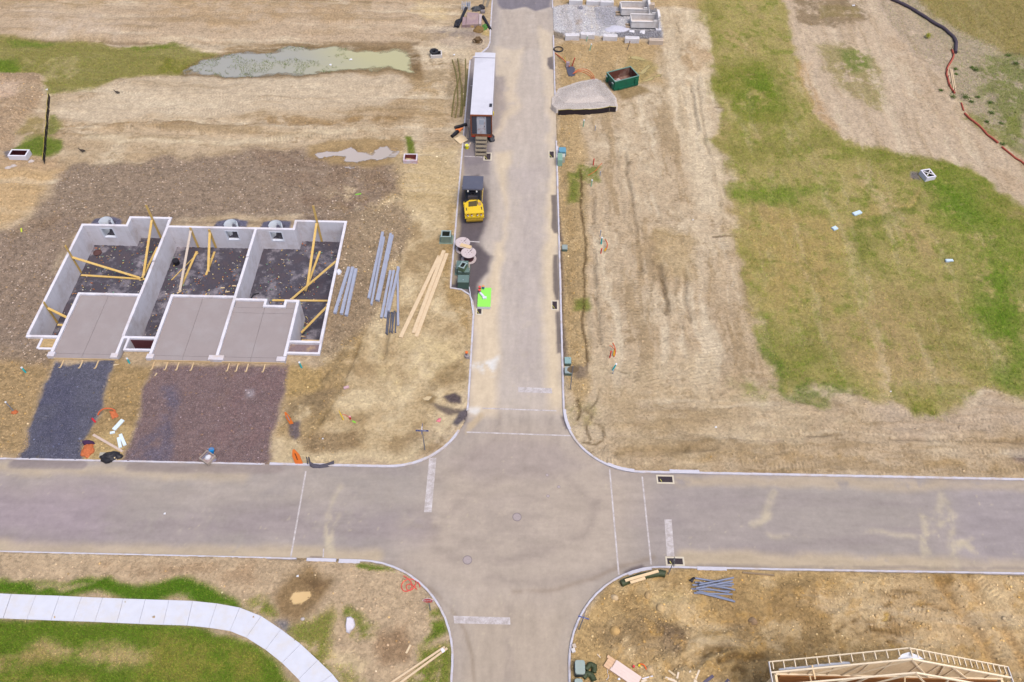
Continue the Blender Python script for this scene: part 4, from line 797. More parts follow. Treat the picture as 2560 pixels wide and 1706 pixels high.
kerb(cut(NEa, lambda p: 35.9 < p[1] < 38.1 and p[0] < 6), .27, .15, kerb_new)
kerb(cut(NEa, lambda p: 7.9 < p[0] < 10.3 and p[1] < 34), .27, .15, kerb_new)
kerb(cut(SEa, lambda p: 8.9 < p[0] < 11.0 and p[1] > 22), .27, .15, kerb_new)
kerb(cut(SWa, lambda p: -15.3 < p[0] < -12.9), .27, .15, kerb_new); kerb(cut(SWa, lambda p: -12.8 < p[0] < -11.0), .34, .13)
kerb(cut(SEa, lambda p: 14.3 < p[0] < 16.6), .3, .16, kerb_new); kerb(cut(NEa, lambda p: 13.1 < p[0] < 15.7), .32, .16, kerb_new)
kerb(cut(NEa, lambda p: 72.2 < p[1] < 73.9), .3, .16, kerb_new)

# ------------------------------------------------------------------ road markings (4 mm above the asphalt)
def mark_mat():
    m, t, b = node_mat('worn white paint'); L = t.links.new; tc = N(t, 'TexCoord')
    n = N(t, 'TexNoise', Scale=2.2, Detail=8., Roughness=.8); L(tc.outputs['Object'], n.inputs['Vector'])
    rp = N(t, 'ValToRGB'); rp.color_ramp.elements[0].position = .4; rp.color_ramp.elements[1].position = .66
    rp.color_ramp.elements[0].color = (*alb((172, 161, 154)), 1); rp.color_ramp.elements[1].color = (*alb((216, 208, 205)), 1)
    L(n.outputs[0], rp.inputs[0]); L(rp.outputs[0], b.inputs['Base Color']); b.inputs['Roughness'].default_value = .8
    return m
mk = mark_mat()
def mark(q, w=None):
    m = MB()
    if len(q) == 2:
        a, b = PW(q); d = (b-a)/np.linalg.norm(b-a); no = np.array([-d[1], d[0]])*w/2; c4 = [a-no, b-no, b+no, a+no]
    else: c4 = list(PW(q))
    m.add([(p[0], p[1], .004) for p in c4], [(0, 1, 2, 3)])
    vs = np.array(m.v[0]); nrm = np.cross(vs[1]-vs[0], vs[2]-vs[0])
    if nrm[2] < 0: m.f = [(3, 2, 1, 0)]
    obj('road_marking', m, mk, parent=road)
mark([(764.8, 1178), (727, 1393)], .13); mark([(1206, 1021), (1391, 1027.5)], .13); mark([(1166.5, 1080.7), (1428, 1089.8)], .13)
mark([(1524, 1172), (1547, 1437)], .13); mark([(1605.5, 1192), (1628, 1412)], .13)
mark([(1073, 1145), (1091, 1145), (1079, 1281), (1060, 1281)]); mark([(1295, 968), (1379, 971), (1381, 984), (1296, 981)])
mark([(1661, 1299), (1679, 1299), (1686, 1390), (1667, 1390)]); mark([(1133.6, 1540), (1275, 1544), (1276, 1562), (1136, 1559)])
mark([(1161, 391), (1206, 393)], .11); mark([(1175, 604), (1199, 605.5)], .14); mark([(1197, 493.5), (1206, 494)], .11); mark([(1167, 298), (1176, 299)], .1); mark([(1176, 214.5), (1182, 215)], .1); mark([(809, 1372), (808, 1394)], .1)

# ------------------------------------------------------------------ water
def water_mat(name, c1, c2):
    m, t, b = node_mat(name); L = t.links.new; tc = N(t, 'TexCoord'); sx_ = N(t, 'SeparateXYZ'); L(tc.outputs['Generated'], sx_.inputs[0])
    n = N(t, 'TexNoise', Scale=3., Detail=5.); L(tc.outputs['Generated'], n.inputs['Vector'])
    f = mth(t, 'ADD', sx_.outputs[0], mth(t, 'MULTIPLY_ADD', n.outputs[0], .5, -.25))
    rp = N(t, 'ValToRGB'); rp.color_ramp.elements[0].position = .3; rp.color_ramp.elements[1].position = .75
    rp.color_ramp.elements[0].color = (*alb(c1), 1); rp.color_ramp.elements[1].color = (*alb(c2), 1)
    L(f, rp.inputs[0]); L(rp.outputs[0], b.inputs['Base Color']); b.inputs['Roughness'].default_value = .05; b.inputs['Specular IOR Level'].default_value = .5; b.inputs['IOR'].default_value = 1.33
    dp_ = N(t, 'Attribute', attribute_name='Depth'); mr = N(t, 'MapRange', interpolation_type='SMOOTHSTEP'); mr.inputs[1].default_value = -.005; mr.inputs[2].default_value = .085; mr.inputs[4].default_value = .94
    L(dp_.outputs['Fac'], mr.inputs[0]); L(mr.outputs[0], b.inputs['Alpha'])
    n3 = N(t, 'TexNoise', Scale=2.5, Detail=3.); L(tc.outputs['Object'], n3.inputs['Vector'])
    bp = N(t, 'Bump', Strength=.06, Distance=.03); L(n3.outputs[0], bp.inputs['Height']); L(bp.outputs[0], b.inputs['Normal'])
    return m
wm = [water_mat('murky pond water', (170, 168, 156), (192, 186, 142)), water_mat('pale puddle water', (194, 182, 172), (190, 178, 166)), water_mat('muddy puddle water', (226, 192, 136), (220, 186, 130)), water_mat('yellow puddle water', (206, 172, 100), (200, 164, 92)), water_mat('tan puddle water', (214, 190, 146), (204, 182, 142)), water_mat('olive puddle water', (190, 172, 116), (182, 164, 108))]
for i, (nm, px, zl, sl_) in enumerate(PUDS):
    w = PW(px); k = GF.sl(w, 2); d = sdist(X[k], Y[k], w); x_, y_, z_ = X[k], Y[k], Z[k]; near = d < (2.2 if i == 0 else .9 if i < 3 else .5)
    q = near[:-1, :-1] & near[1:, 1:] & near[1:, :-1] & near[:-1, 1:]; ii = np.arange(x_.size).reshape(x_.shape)
    fc = np.stack([ii[:-1, :-1], ii[:-1, 1:], ii[1:, 1:], ii[1:, :-1]], -1)[q]; used = np.unique(fc); rem = np.full(x_.size, -1); rem[used] = np.arange(len(used))
    o_ = raw(nm, np.stack([x_, y_, np.full(x_.shape, zl)], -1).reshape(-1, 3)[used], rem[fc], wm[0 if i == 0 else 1 if i == 1 else 2 if i == 2 else 4 if i in (3, 4) else 5 if i in (7, 8, 9) else 3], kind='structure', smooth=True, floats={'Depth': (zl-z_).ravel()[used]})

# ------------------------------------------------------------------ footpath slabs
conc_path = M('pavement concrete', (213, 214, 221), .85, .06, 1.5, bump=.1, dirt=(214, 200, 176), damt=.35, dscale=.8)
m = MB()
for i in range(min(len(PTOP), len(PBOT))-1):
    a, b = PW([PTOP[i], PTOP[i+1]]); c, d = PW([PBOT[i+1], PBOT[i]])
    q = np.array([a, b, c, d]); ce = q.mean(0); q[[0, 3]] += (q[[1, 2]]-q[[0, 3]])*.006; q[[1, 2]] += (q[[0, 3]]-q[[1, 2]])*.006
    m.prism([tuple(p) for p in q[::-1]], -.05, .11+random.uniform(-.006, .006))
obj('footpath', m, conc_path, kind='structure')

# ================================================================== THE ROW-HOUSE FOUNDATION
conc = M('poured concrete', (228, 224, 228), .85, .09, 1.1, bump=.15, dirt=(186, 170, 160), damt=.5, dscale=.6, stretch=(1.4, 1.4, .35))
_t = conc.node_tree; _b = [n_ for n_ in _t.nodes if n_.type == 'BSDF_PRINCIPLED'][0]; _lk = _b.inputs['Base Color'].links[0]; _src = _lk.from_socket
_g = N(_t, 'NewGeometry'); _s = N(_t, 'SeparateXYZ'); _t.links.new(_g.outputs['Position'], _s.inputs[0])
_fx = mth(_t, 'FRACT', mth(_t, 'MULTIPLY', mth(_t, 'ADD', _s.outputs[0], _s.outputs[1]), 1.1)); _fz = mth(_t, 'FRACT', mth(_t, 'MULTIPLY', _s.outputs[2], 1.63))
_sm = mth(_t, 'MAXIMUM', mth(_t, 'LESS_THAN', _fx, .035), mth(_t, 'MULTIPLY', mth(_t, 'LESS_THAN', _fz, .05), .5))
_t.links.new(scale_col(_t, _src, mth(_t, 'MULTIPLY_ADD', _sm, -.10, 1.0)), _b.inputs['Base Color'])   # form-panel joints
slab_m = M('trowelled slab', (160, 148, 143), .7, .06, 1.2, dirt=(168, 160, 156), damt=.5, dscale=.5)
ZT, ZF = .42, -2.4
fnd = thing('foundation', 'grey concrete foundation of three joined row houses with open basements and garage slabs', 'foundation', (-31, 51, 0))
def wall(x0, y0, x1, y1, z0=-2.6, z1=ZT, notches=()):
    m = MB(); m.box(((x0+x1)/2, (y0+y1)/2, (z0+z1)/2), (x1-x0, y1-y0, z1-z0))
    for (nx_, ny_) in notches:
        m.box((nx_, ny_, z1+.012), (.07, .07, .03), rz=.3)
    return obj('wall', m, conc, fnd)
T = .26
def rear_wall(x0, x1, y0, y1, wx):          # with a window opening: four blocks butted round it
    m = MB(); a, b, zl, zh = wx-.62, wx+.62, -1.22, .06
    for X0, X1, Z0, Z1 in ((x0, a, -2.6, ZT), (b, x1, -2.6, ZT), (a, b, -2.6, zl), (a, b, zh, ZT)):
        m.box(((X0+X1)/2, (y0+y1)/2, (Z0+Z1)/2), (X1-X0, y1-y0, Z1-Z0))
    obj('wall', m, conc, fnd)
    f = MB(); yy = y0-.015
    for X0, X1, Z0, Z1 in ((a-.06, a+.05, zl-.06, zh+.06), (b-.05, b+.06, zl-.06, zh+.06), (a+.05, b-.05, zl-.06, zl+.05), (a+.05, b-.05, zh-.05, zh+.06)):
        f.box(((X0+X1)/2, (y0+y1)/2-.002, (Z0+Z1)/2), (X1-X0, y1-y0+.035, Z1-Z0))
    obj('window_frame', f, M('white vinyl', (232, 236, 244), .4, .03), fnd)
    w_ = MB(); n = 20; vs = []; rows = 24            # half-round corrugated steel well
    for j in range(rows+1):
        z = -1.3+j*(2.05/rows); rr = .02*math.sin(j*math.pi)
        for k in range(n+1):
            an = math.pi*k/n; r0 = (.02 if j % 2 else -.02)
            ex = .66; vs.append((wx+(ex+r0)*math.cos(an)*1.0, y1+(.82+r0)*(math.sin(an)**.75 if math.sin(an) > 0 else 0), z))
    w_.add(vs, [(j*(n+1)+k, j*(n+1)+k+1, (j+1)*(n+1)+k+1, (j+1)*(n+1)+k) for j in range(rows) for k in range(n)])
    obj('window_well', w_, M('galvanised well steel', (232, 238, 242), .45, .06, 4), fnd)
    h = MB(); h.heap((wx+.2, y1+.42, -1.2), .5, .4, .75, seed=int(wx*-3)); obj('gravel', h, M('dark drain gravel', (92, 88, 92), .9, .3, 20), fnd)
wall(-44.3, 44.8, -44.3+T, 59.32-T)                                   # west
rear_wall(-44.3, -39.78+T, 59.32-T, 59.32, WELLX[0])
wall(-39.78, 59.32, -39.78+T, 60.55-T); wall(-39.78, 60.55-T, -35.4, 60.55); wall(-35.4-T, 59.32, -35.4, 60.55-T)
# party wall one, with the beam pocket
wall(-35.62, 54.35, -35.36, 59.32); wall(-35.62, 50.0, -35.36, 54.25, z1=ZT-.05); wall(-35.62, 54.25, -35.36, 54.35, z1=.1); wall(-35.62, 44.9, -35.36, 50.0)
rear_wall(-35.36, -22.7+T, 59.32-T, 59.32, WELLX[1]) if False else None
rear_wall(-35.36, -26.56, 59.32-T, 59.32, WELLX[1]); rear_wall(-26.3, -22.7+T, 59.32-T, 59.32, WELLX[2])
wall(-26.56, 55.2, -26.3, 59.32); wall(-26.56, 55.1, -26.3, 55.2, z1=.1); wall(-26.56, 51.5, -26.3, 55.1, z1=ZT-.05); wall(-26.56, 42.85, -26.3, 51.5)
wall(-22.7, 59.32, -22.7+T, 60.55-T); wall(-22.7, 60.55-T, -17.3, 60.55); wall(-17.3-T, 44.8, -17.3, 60.55-T)
# garages
for q in ((-41.4, 49.75, -35.62, 50.0), (-41.4, 42.9, -41.14, 49.75), (-32.55, 49.75, -26.56, 50.0), (-32.55, 42.9, -32.29, 49.75), (-20.5, 42.95, -20.24, 49.4),
          (-26.3, 49.45, -23.3, 49.7), (-23.54, 48.95, -23.3, 49.45), (-23.54, 48.7, -21.4, 48.95), (-21.64, 48.95, -21.4, 49.4), (-21.64, 49.4, -20.24, 49.65)): wall(*q)
# front frost walls and porches
wall(-44.3, 44.55, -41.4, 44.8, z1=ZT-.06); wall(-35.36, 44.65, -32.55, 44.9, z1=ZT-.06); wall(-20.24, 44.55, -17.3-.0, 44.8, z1=ZT-.04)
wall(-35.6, 42.9, -35.36, 44.9, z0=-.6, z1=ZT-.05)
for q in ((-42.95, 43.4, -42.75, 44.55), (-42.75, 43.3, -41.4, 43.5)): wall(*q, z0=-.5, z1=.22)
for q in ((-35.05, 43.3, -34.85, 44.65), (-34.85, 43.3, -32.55, 43.5)): wall(*q, z0=-1.6, z1=ZT-.08)
for q in ((-20.24, 43.3, -17.5, 43.5), (-17.5, 43.3, -17.3, 44.55)): wall(*q, z0=-.5, z1=ZT-.05)
pier = M('rough pier concrete', (214, 208, 212), .85, .1, 2, dirt=(206, 178, 144), damt=.6, dscale=1.5)
for x, y, w_ in ((-41.2, 42.6, .62), (-35.55, 42.6, .62), (-32.35, 42.6, .62), (-26.43, 42.6, 1.35), (-20.62, 42.6, .8)):
    m = MB(); m.box((x, y, .05), (w_, .5, .86)); obj('pier', m, pier, fnd)
# slabs, sawn into panels
def slab(x0, x1, y0, y1, joints, rows, z=.24):
    m = MB(); xs_ = [x0]+joints+[x1]; ys_ = [y0]+rows+[y1]; gp = .012
    for a, b in zip(xs_[:-1], xs_[1:]):
        for c, d in zip(ys_[:-1], ys_[1:]): m.box(((a+b)/2, (c+d)/2, z/2-.15), (b-a-2*gp, d-c-2*gp, z+.3))
    m.box(((x0+x1)/2, (y0+y1)/2, -.13), (x1-x0-.1, y1-y0-.1, .32+z)) if False else None
    return obj('slab', m, slab_m, fnd)
slab(-41.14, -35.62, 42.36, 49.75, [-38.5], [42.85]); slab(-32.29, -26.56, 42.36, 49.75, [-29.5], [42.85]); slab(-26.3, -20.5, 42.36, 48.7, [-23.4], [42.85, 48.05]) 
for q in (((-24.9, 49.075, .045), (2.7, .74, .39)), ((-20.95, 49.05, .045), (.88, .68, .39))): m = MB(); m.box(*q); obj('slab', m, slab_m, fnd)
# basement floors: dark stone with dried slurry, flecked with chips
def floor_mat():
    m, t, b = node_mat('basement stone'); L = t.links.new; tc = N(t, 'TexCoord')
    n = N(t, 'TexNoise', Scale=.55, Detail=9., Roughness=.72); L(tc.outputs['Object'], n.inputs['Vector'])
    rp = N(t, 'ValToRGB'); e = rp.color_ramp.elements; e[0].position = .5; e[1].position = .74; e[0].color = (*alb((70, 66, 76)), 1); e[1].color = (*alb((176, 166, 170)), 1)
    e2 = rp.color_ramp.elements.new(.36); e2.color = (*alb((82, 70, 76)), 1)
    n2 = N(t, 'TexNoise', Scale=9., Detail=5., Roughness=.8); L(tc.outputs['Object'], n2.inputs['Vector'])
    L(n.outputs[0], rp.inputs[0]); L(scale_col(t, rp.outputs[0], mth(t, 'MULTIPLY_ADD', n2.outputs[0], 1.2, .4)), b.inputs['Base Color'])
    bp = N(t, 'Bump', Strength=.6, Distance=.05); L(n2.outputs[0], bp.inputs['Height']); L(bp.outputs[0], b.inputs['Normal']); b.inputs['Roughness'].default_value = .9
    return m
fm = floor_mat()
for x0, x1, y0, y1 in ((-44.04, -35.62, 44.8, 60.29), (-35.36, -26.56, 44.9, 59.06), (-26.3, -17.56, 44.8, 60.29)):
    m = MB(); n = 40; V = []
    for j in range(n+1):
        for i in range(n+1):
            x, y = x0+(x1-x0)*i/n, y0+(y1-y0)*j/n; V.append((x, y, ZF+.07*(random.random()-.5)))
    m.add(V, [(j*(n+1)+i, j*(n+1)+i+1, (j+1)*(n+1)+i+1, (j+1)*(n+1)+i) for j in range(n) for i in range(n)], True)
    obj('basement_floor', m, fm, fnd)
m = MB(); m.box((-42.08, 44.03, -.12), (1.36, 1.06, .5)); m.heap((-42.05, 44.0, .12), .6, .45, .16, seed=4); obj('soil_fill', m, M('porch soil fill', (188, 160, 112), .95, .3, 7), fnd)
m = MB(); m.box((-18.87, 44.03, -.1), (2.74, 1.06, .4)); obj('soil_fill', m, M('reddish porch fill', (134, 114, 114), .95, .3, 5, dirt=(196, 166, 120), damt=.8, dscale=1.4), fnd)
m = MB(); m.box((-33.7, 44.07, -1.3), (2.3, 1.14, .5)); m.heap((-33.6, 43.9, -1.05), .8, .4, .2, seed=9); obj('soil_fill', m, M('dark porch gravel', (86, 82, 98), .95, .35, 14), fnd)
m = MB(); m.box((-33.7, 44.635, -.46), (2.3, .02, 1.2)); obj('dampproofing', m, M('red-brown dampproofing', (104, 56, 60), .7, .2, 6), fnd)
m = MB(); m.ring((-43.3, 57.9), .42, .36, ZF+.02, ZF+.12); m.cyl((-43.3, 57.9, ZF-.1), (-43.3, 57.9, ZF+.06), .36, 20); obj('sump_pit', m, M('red-brown sump liner', (96, 66, 64), .8, .3, 4), fnd)
m = MB(); m.cyl((-34.7, 56.6, ZF), (-34.7, 56.6, ZF+.55), .3, 18, .34); obj('sump_pit', m, M('black sump barrel', (34, 32, 40), .6, .2), fnd)
# ---- timber braces against the walls
tim = M('yellow lumber', (222, 184, 104), .8, .2, 6, stretch=(1, 1, 6), dirt=(226, 200, 148), damt=.5, dscale=2.)
tim2 = M('pale lumber', (222, 196, 152), .8, .14, 6, stretch=(6, 6, 1))
def brace(top, foot, diag_from, diag_to, label, base_from=None, base_to=None, m2=None):
    t_ = thing('wall_brace', label, 'brace', (foot[0], foot[1], ZF), 'timber braces holding up the foundation walls')
    m = MB(); m.beam(foot, top, .22, .06, up=(0, 1, .01) if abs(diag_to[0]-diag_from[0]) < abs(diag_to[1]-diag_from[1]) else (1, 0, .01)); obj('post', m, tim, t_)
    m = MB(); m.beam(diag_from, diag_to, .24, .06); obj('diagonal', m, m2 or tim, t_)
    if base_from is not None:
        m = MB(); m.beam(base_from, base_to, .22, .06); obj('base_board', m, tim, t_)
        m = MB(); m.box((diag_to[0], diag_to[1], ZF+.08), (.34, .08, .09)); obj('cleat', m, tim2, t_)
    return t_
fz = ZF+.06
brace((-43.98, 55.05, 1.55), (-43.98, 55.05, fz), (-43.93, 55.0, -.05), (-37.9, 54.5, fz+.03), 'tall brace on the west wall with a long diagonal plank to the right', (-43.9, 54.72, fz), (-37.3, 54.35, fz))
brace((-43.98, 48.45, .7), (-43.98, 48.45, fz), (-43.93, 48.4, -.1), (-41.6, 48.0, fz+.6), 'short brace on the west wall beside the leftmost garage slab', (-43.9, 48.2, fz), (-41.5, 48.1, fz))
brace((-37.35, 60.24, 2.3), (-37.35, 60.24, fz), (-37.4, 60.15, .35), (-37.6, 54.9, fz+.03), 'very tall brace in the rear bay of the leftmost basement', (-37.35, 58.9, fz), (-37.65, 54.2, fz))
brace((-33.1, 59.0, .5), (-33.1, 59.0, fz), (-33.15, 58.95, .1), (-33.35, 52.9, fz+.03), 'brace with a pale grey diagonal in the middle basement', (-33.1, 58.4, fz), (-33.4, 53.4, fz), m2=M('weathered lumber', (206, 190, 172), .85, .15, 6))
brace((-31.25, 59.0, .25), (-31.25, 59.0, fz), (-31.25, 58.95, -.1), (-31.2, 55.6, fz+.03), 'short narrow brace at the rear wall of the middle basement', (-31.25, 58.4, fz), (-31.3, 55.1, fz))
brace((-20.35, 60.24, 2.7), (-20.35, 60.24, fz), (-20.4, 60.15, .4), (-20.75, 53.9, fz+.03), 'very tall brace in the rear bay of the rightmost basement', (-20.3, 58.8, fz), (-20.85, 53.2, fz))
brace((-17.62, 55.2, .35), (-17.62, 55.2, fz), (-17.66, 55.1, .1), (-22.0, 52.1, fz+.03), 'brace on the east wall with a diagonal meeting a long floor board', (-17.7, 52.0, fz), (-23.9, 51.9, fz))
brace((-17.62, 49.2, .35), (-17.62, 49.2, fz), (-17.66, 49.1, .1), (-20.1, 47.4, fz+.6), 'brace on the east wall beside the notched garage slab', (-17.7, 46.9, fz), (-20.1, 46.9, fz))
m = MB(); m.beam((-32.9, 58.2, fz), (-34.6, 54.3, fz), .09, .05); obj('loose_board', m, tim, label='thin yellow board on the floor left of the pale grey brace', cat='board')
m = MB(); m.beam((-30.6, 52.6, fz), (-31.3, 50.6, fz), .09, .05); obj('loose_board', m, tim, label='short yellow board on the middle basement floor by the garage wall', cat='board')
for i, (x, y, a) in enumerate(((-29.2, 53.4, .1), (-28.1, 53.7, .0), (-28.6, 52.9, .2), (-33.4, 52.7, .8))):
    m = MB(); m.box((x, y, fz), (.42, .14, .05), rz=a); obj('wood_block', m, tim2, label=('offcut lying left of two others on the middle basement floor', 'rightmost of three offcuts on the middle basement floor', 'tilted offcut nearest the garage wall on the middle basement floor', 'small offcut at the foot of the pale grey brace')[i], cat='offcut', group='lumber offcuts on the basement floor')
m = MB(); m.tube([(-25.4, 52.8, fz), (-25.9, 52.6, fz+.05), (-26.05, 52.0, fz+.1), (-25.85, 51.4, fz+.05), (-25.9, 50.7, fz)], .07, 8); obj('hose', m, M('black rubber', (44, 42, 50), .6, .15), label='bent black hose on the rightmost basement floor beside the wall', cat='hose')
# chips
_p = 1.618; ICO = np.array([(-1, _p, 0), (1, _p, 0), (-1, -_p, 0), (1, -_p, 0), (0, -1, _p), (0, 1, _p), (0, -1, -_p), (0, 1, -_p), (_p, 0, -1), (_p, 0, 1), (-_p, 0, -1), (-_p, 0, 1)])/1.9
ICF = np.array([(0, 11, 5), (0, 5, 1), (0, 1, 7), (0, 7, 10), (0, 10, 11), (1, 5, 9), (5, 11, 4), (11, 10, 2), (10, 7, 6), (7, 1, 8), (3, 9, 4), (3, 4, 2), (3, 2, 6), (3, 6, 8), (3, 8, 9), (4, 9, 5), (2, 4, 11), (6, 2, 10), (8, 6, 7), (9, 8, 1)])
def scatter(name, pts, size, cols, mat, kind='stuff', flat=.6, z=None, label=None, cat=None, elong=1., ico=False):
    n = len(pts); base = ICO if ico else np.array([(1, 0, 0), (0, 1, 0), (-1, 0, 0), (0, -1, 0), (0, 0, 1), (0, 0, -.6)], float); nv = len(base)
    F8 = ICF if ico else np.array([(0, 1, 4), (1, 2, 4), (2, 3, 4), (3, 0, 4), (1, 0, 5), (2, 1, 5), (3, 2, 5), (0, 3, 5)])
    v = base[None]*(1+(rng.random((n, nv, 1))-.5)*.8); v = v*np.array([elong, 1, flat])*size[:, None, None]
    v[:, :, 2] *= (.6+.8*rng.random((n, 1)))
    tlt = (rng.random((n, 1))-.5)*.9; v[:, :, 2] = v[:, :, 2]+v[:, :, 0]*tlt*.6
    a = rng.random(n)*6.283; ca_, sa_ = np.cos(a)[:, None], np.sin(a)[:, None]
    x_ = v[:, :, 0]*ca_-v[:, :, 1]*sa_; y_ = v[:, :, 0]*sa_+v[:, :, 1]*ca_
    v = np.stack([x_, y_, v[:, :, 2]], -1)+pts[:, None, :]
    f = (F8[None]+np.arange(n)[:, None, None]*nv).reshape(-1, 3)
    return raw(name, v.reshape(-1, 3), f, mat, kind=kind, cols={'Col': np.repeat(np.clip(cols, .004, .85), nv, 0)}, label=label, cat=cat)
def hgt_arr(x, y):
    i = np.clip(np.searchsorted(gx, x)-1, 0, len(gx)-2); j = np.clip(np.searchsorted(gy, y)-1, 0, len(gy)-2)
    fx = (x-gx[i])/(gx[i+1]-gx[i]); fy = (y-gy[j])/(gy[j+1]-gy[j])
    return (Z[j, i]*(1-fx)+Z[j, i+1]*fx)*(1-fy)+(Z[j+1, i]*(1-fx)+Z[j+1, i+1]*fx)*fy
def fld(A, x, y):
    i = np.clip(np.searchsorted(gx, x), 0, len(gx)-1); j = np.clip(np.searchsorted(gy, y), 0, len(gy)-1); return A[j, i]
grit = attr_mat('loose stone')
def pick(n, pal, w=None):
    p = np.array([alb(c) for c in pal]); return p[rng.choice(len(pal), n, p=w)]*(.75+.5*rng.random((n, 1)))
n = 1500; xx = rng.uniform(-44, -17.6, n); yy = rng.uniform(45, 60.2, n)
inb = ((xx < -35.7) | ((xx > -35.3) & (xx < -26.6)) | (xx > -26.2)) & ~((yy > 59) & (((xx < -39.5)) | ((xx > -35.6) & (xx < -22.4)))) & ~((yy < 50.1) & (((xx > -41.5) & (xx < -35.6)) | ((xx > -32.6) & (xx < -20.2)))) & (fbm(xx, yy, 3., 3, 88) > .42)
xx, yy = xx[inb], yy[inb]; n = len(xx)
scatter('wood_chips', np.stack([xx, yy, np.full(n, ZF+.05)], -1), rng.uniform(.02, .085, n), pick(n, [(214, 184, 110), (200, 140, 92), (224, 214, 200), (190, 120, 86), (140, 180, 150), (226, 206, 150)]), grit, elong=1.8, label=None)

# ================================================================== LOOSE STONE AND GRASS
def region_pts(px, dens, world=None):
    w = PW(px) if world is None else np.array(world); lo, hi = w.min(0), w.max(0); n = int((hi-lo).prod()*dens)
    x, y = rng.uniform(lo[0], hi[0], n), rng.uniform(lo[1], hi[1], n); k = sdist(x, y, w) < -.05
    return x[k], y[k]
# rock fill and stony soil, everywhere the rock mask asks for it
n = 640000; xx, yy = rng.uniform(-68, 62, n), rng.uniform(14, 106, n)
k = (rng.random(n) < np.clip(fld(GF.R, xx, yy), 0, 1)**1.3*.62) & (fld(sdR, xx, yy) > .3) & (fld(Z, xx, yy) > -.5); xx, yy = xx[k], yy[k]
base = fld(GF.C, xx, yy)/LF; n = len(xx); sz = .026+.085*rng.random(n)**3.6
br = (.7+.75*rng.random((n, 1))); tint = np.where(rng.random((n, 1)) < np.where(fld(GF.R, xx, yy)[:, None] > .85, .2, .04), np.array([[1.6, 1.7, 1.85]]), np.where(rng.random((n, 1)) < .12, np.array([[1.15, 1.05, .8]]), np.array([[1., 1., 1.]])))
P3 = np.stack([xx, yy, hgt_arr(xx, yy)+.01], -1); bg_ = sz > .045; CC = base*br*tint
scatter('rubble', P3[~bg_], sz[~bg_], CC[~bg_], grit); scatter('rubble', P3[bg_], sz[bg_], CC[bg_], grit, ico=True, flat=.55)
# clods of turned soil
n = 90000; xx, yy = rng.uniform(-68, 62, n), rng.uniform(14, 106, n); cm = fbm(xx, yy, 4, 4, 520)
pr = (np.clip(fld(GF.R, xx, yy), 0, .8)*.5+.10)*sst(.42, .62, cm)*(1-fld(GF.G, xx, yy))*np.where((xx > 5) & (yy < 24), 1.6, .8)
k = (rng.random(n) < pr) & (fld(sdR, xx, yy) > .3) & (fld(Z, xx, yy) > -.3); xx, yy = xx[k], yy[k]; n = len(xx)
scatter('clods', np.stack([xx, yy, hgt_arr(xx, yy)], -1), .05+.11*rng.random(n)**2.5, fld(GF.C, xx, yy)/LF*(.8+.4*rng.random((n, 1))), grit, ico=True, flat=.6)
for px, nm, pal, dn, s0, s1 in ((ov(*BLUE), 'blue_gravel', [(96, 96, 116), (120, 118, 138), (78, 78, 98), (150, 148, 164)], 190, .02, .05), (ov(*RED), 'red_gravel', [(132, 104, 102), (154, 128, 126), (108, 86, 86), (184, 166, 164), (116, 110, 122)], 170, .02, .05), (YARD, 'pale_gravel', [(206, 204, 206), (178, 178, 188), (226, 222, 220), (126, 126, 138)], 90, .03, .075)):
    x_, y_ = region_pts(px, dn); k = fld(sdR, x_, y_) > .2; x_, y_ = x_[k], y_[k]; n = len(x_)
    lc = fld(GF.C, x_, y_)/LF; cc = pick(n, pal)*.5+lc*(.55+.5*rng.random((n, 1)))*.6
    scatter(nm, np.stack([x_, y_, hgt_arr(x_, y_)], -1), rng.uniform(s0, s1, n), cc, grit)
# grass: leaning blades in tufts, coloured from the ground they grow in
def grass(n, x0, x1, y0, y1, h0, h1, seed):
    x, y = rng.uniform(x0, x1, n), rng.uniform(y0, y1, n); gm = fld(GF.G, x, y)
    k = (rng.random(n) < gm*1.0) & (fld(sdR, x, y) > .25) & (sdist(x, y, PW(PTOP+PBOT[::-1])) > .1); x, y, gm = x[k], y[k], gm[k]; m = len(x)
    c = fld(GF.C, x, y)/LF; lum = (.72+.9*rng.random((m, 1)))
    green = np.clip((c[:, 1:2]/np.maximum(c[:, 0:1], 1e-3)-.72)*3, 0, 1)
    col = c*lum*np.where(rng.random((m, 1)) < .3+.45*green, np.array([[.72, .98, .5]]), np.array([[1.12, 1.05, .95]]))
    a = rng.random((m, 2))*6.283; h = rng.uniform(h0, h1, (m, 2))*(.6+.6*gm[:, None]); ln = rng.uniform(.6, 1.4, (m, 2))
    dx, dy = np.cos(a), np.sin(a); w_ = rng.uniform(.012, .03, (m, 2)); z = hgt_arr(x, y)
    V = np.zeros((m, 2, 3, 3)); bx, by = x[:, None]+rng.normal(0, .05, (m, 2)), y[:, None]+rng.normal(0, .05, (m, 2))
    V[:, :, 0] = np.stack([bx-dy*w_, by+dx*w_, z[:, None]+0*bx], -1); V[:, :, 1] = np.stack([bx+dy*w_, by-dx*w_, z[:, None]+0*bx], -1)
    V[:, :, 2] = np.stack([bx+dx*h*ln, by+dy*h*ln, z[:, None]+h], -1)
    f = np.arange(m*6).reshape(-1, 3)
    raw('grass', V.reshape(-1, 3), f, attr_mat('grass blades', .8, .1), kind='stuff', cols={'Col': np.repeat(np.clip(col, .004, .6), 6, 0)})
grass(150000, 17, 74, 36, 108, .07, .17, 1); grass(60000, -70, -8, 70, 104, .07, .16, 2); grass(110000, -40, -3, 13, 26, .04, .1, 3); grass(30000, 3, 20, 36, 100, .05, .13, 4)

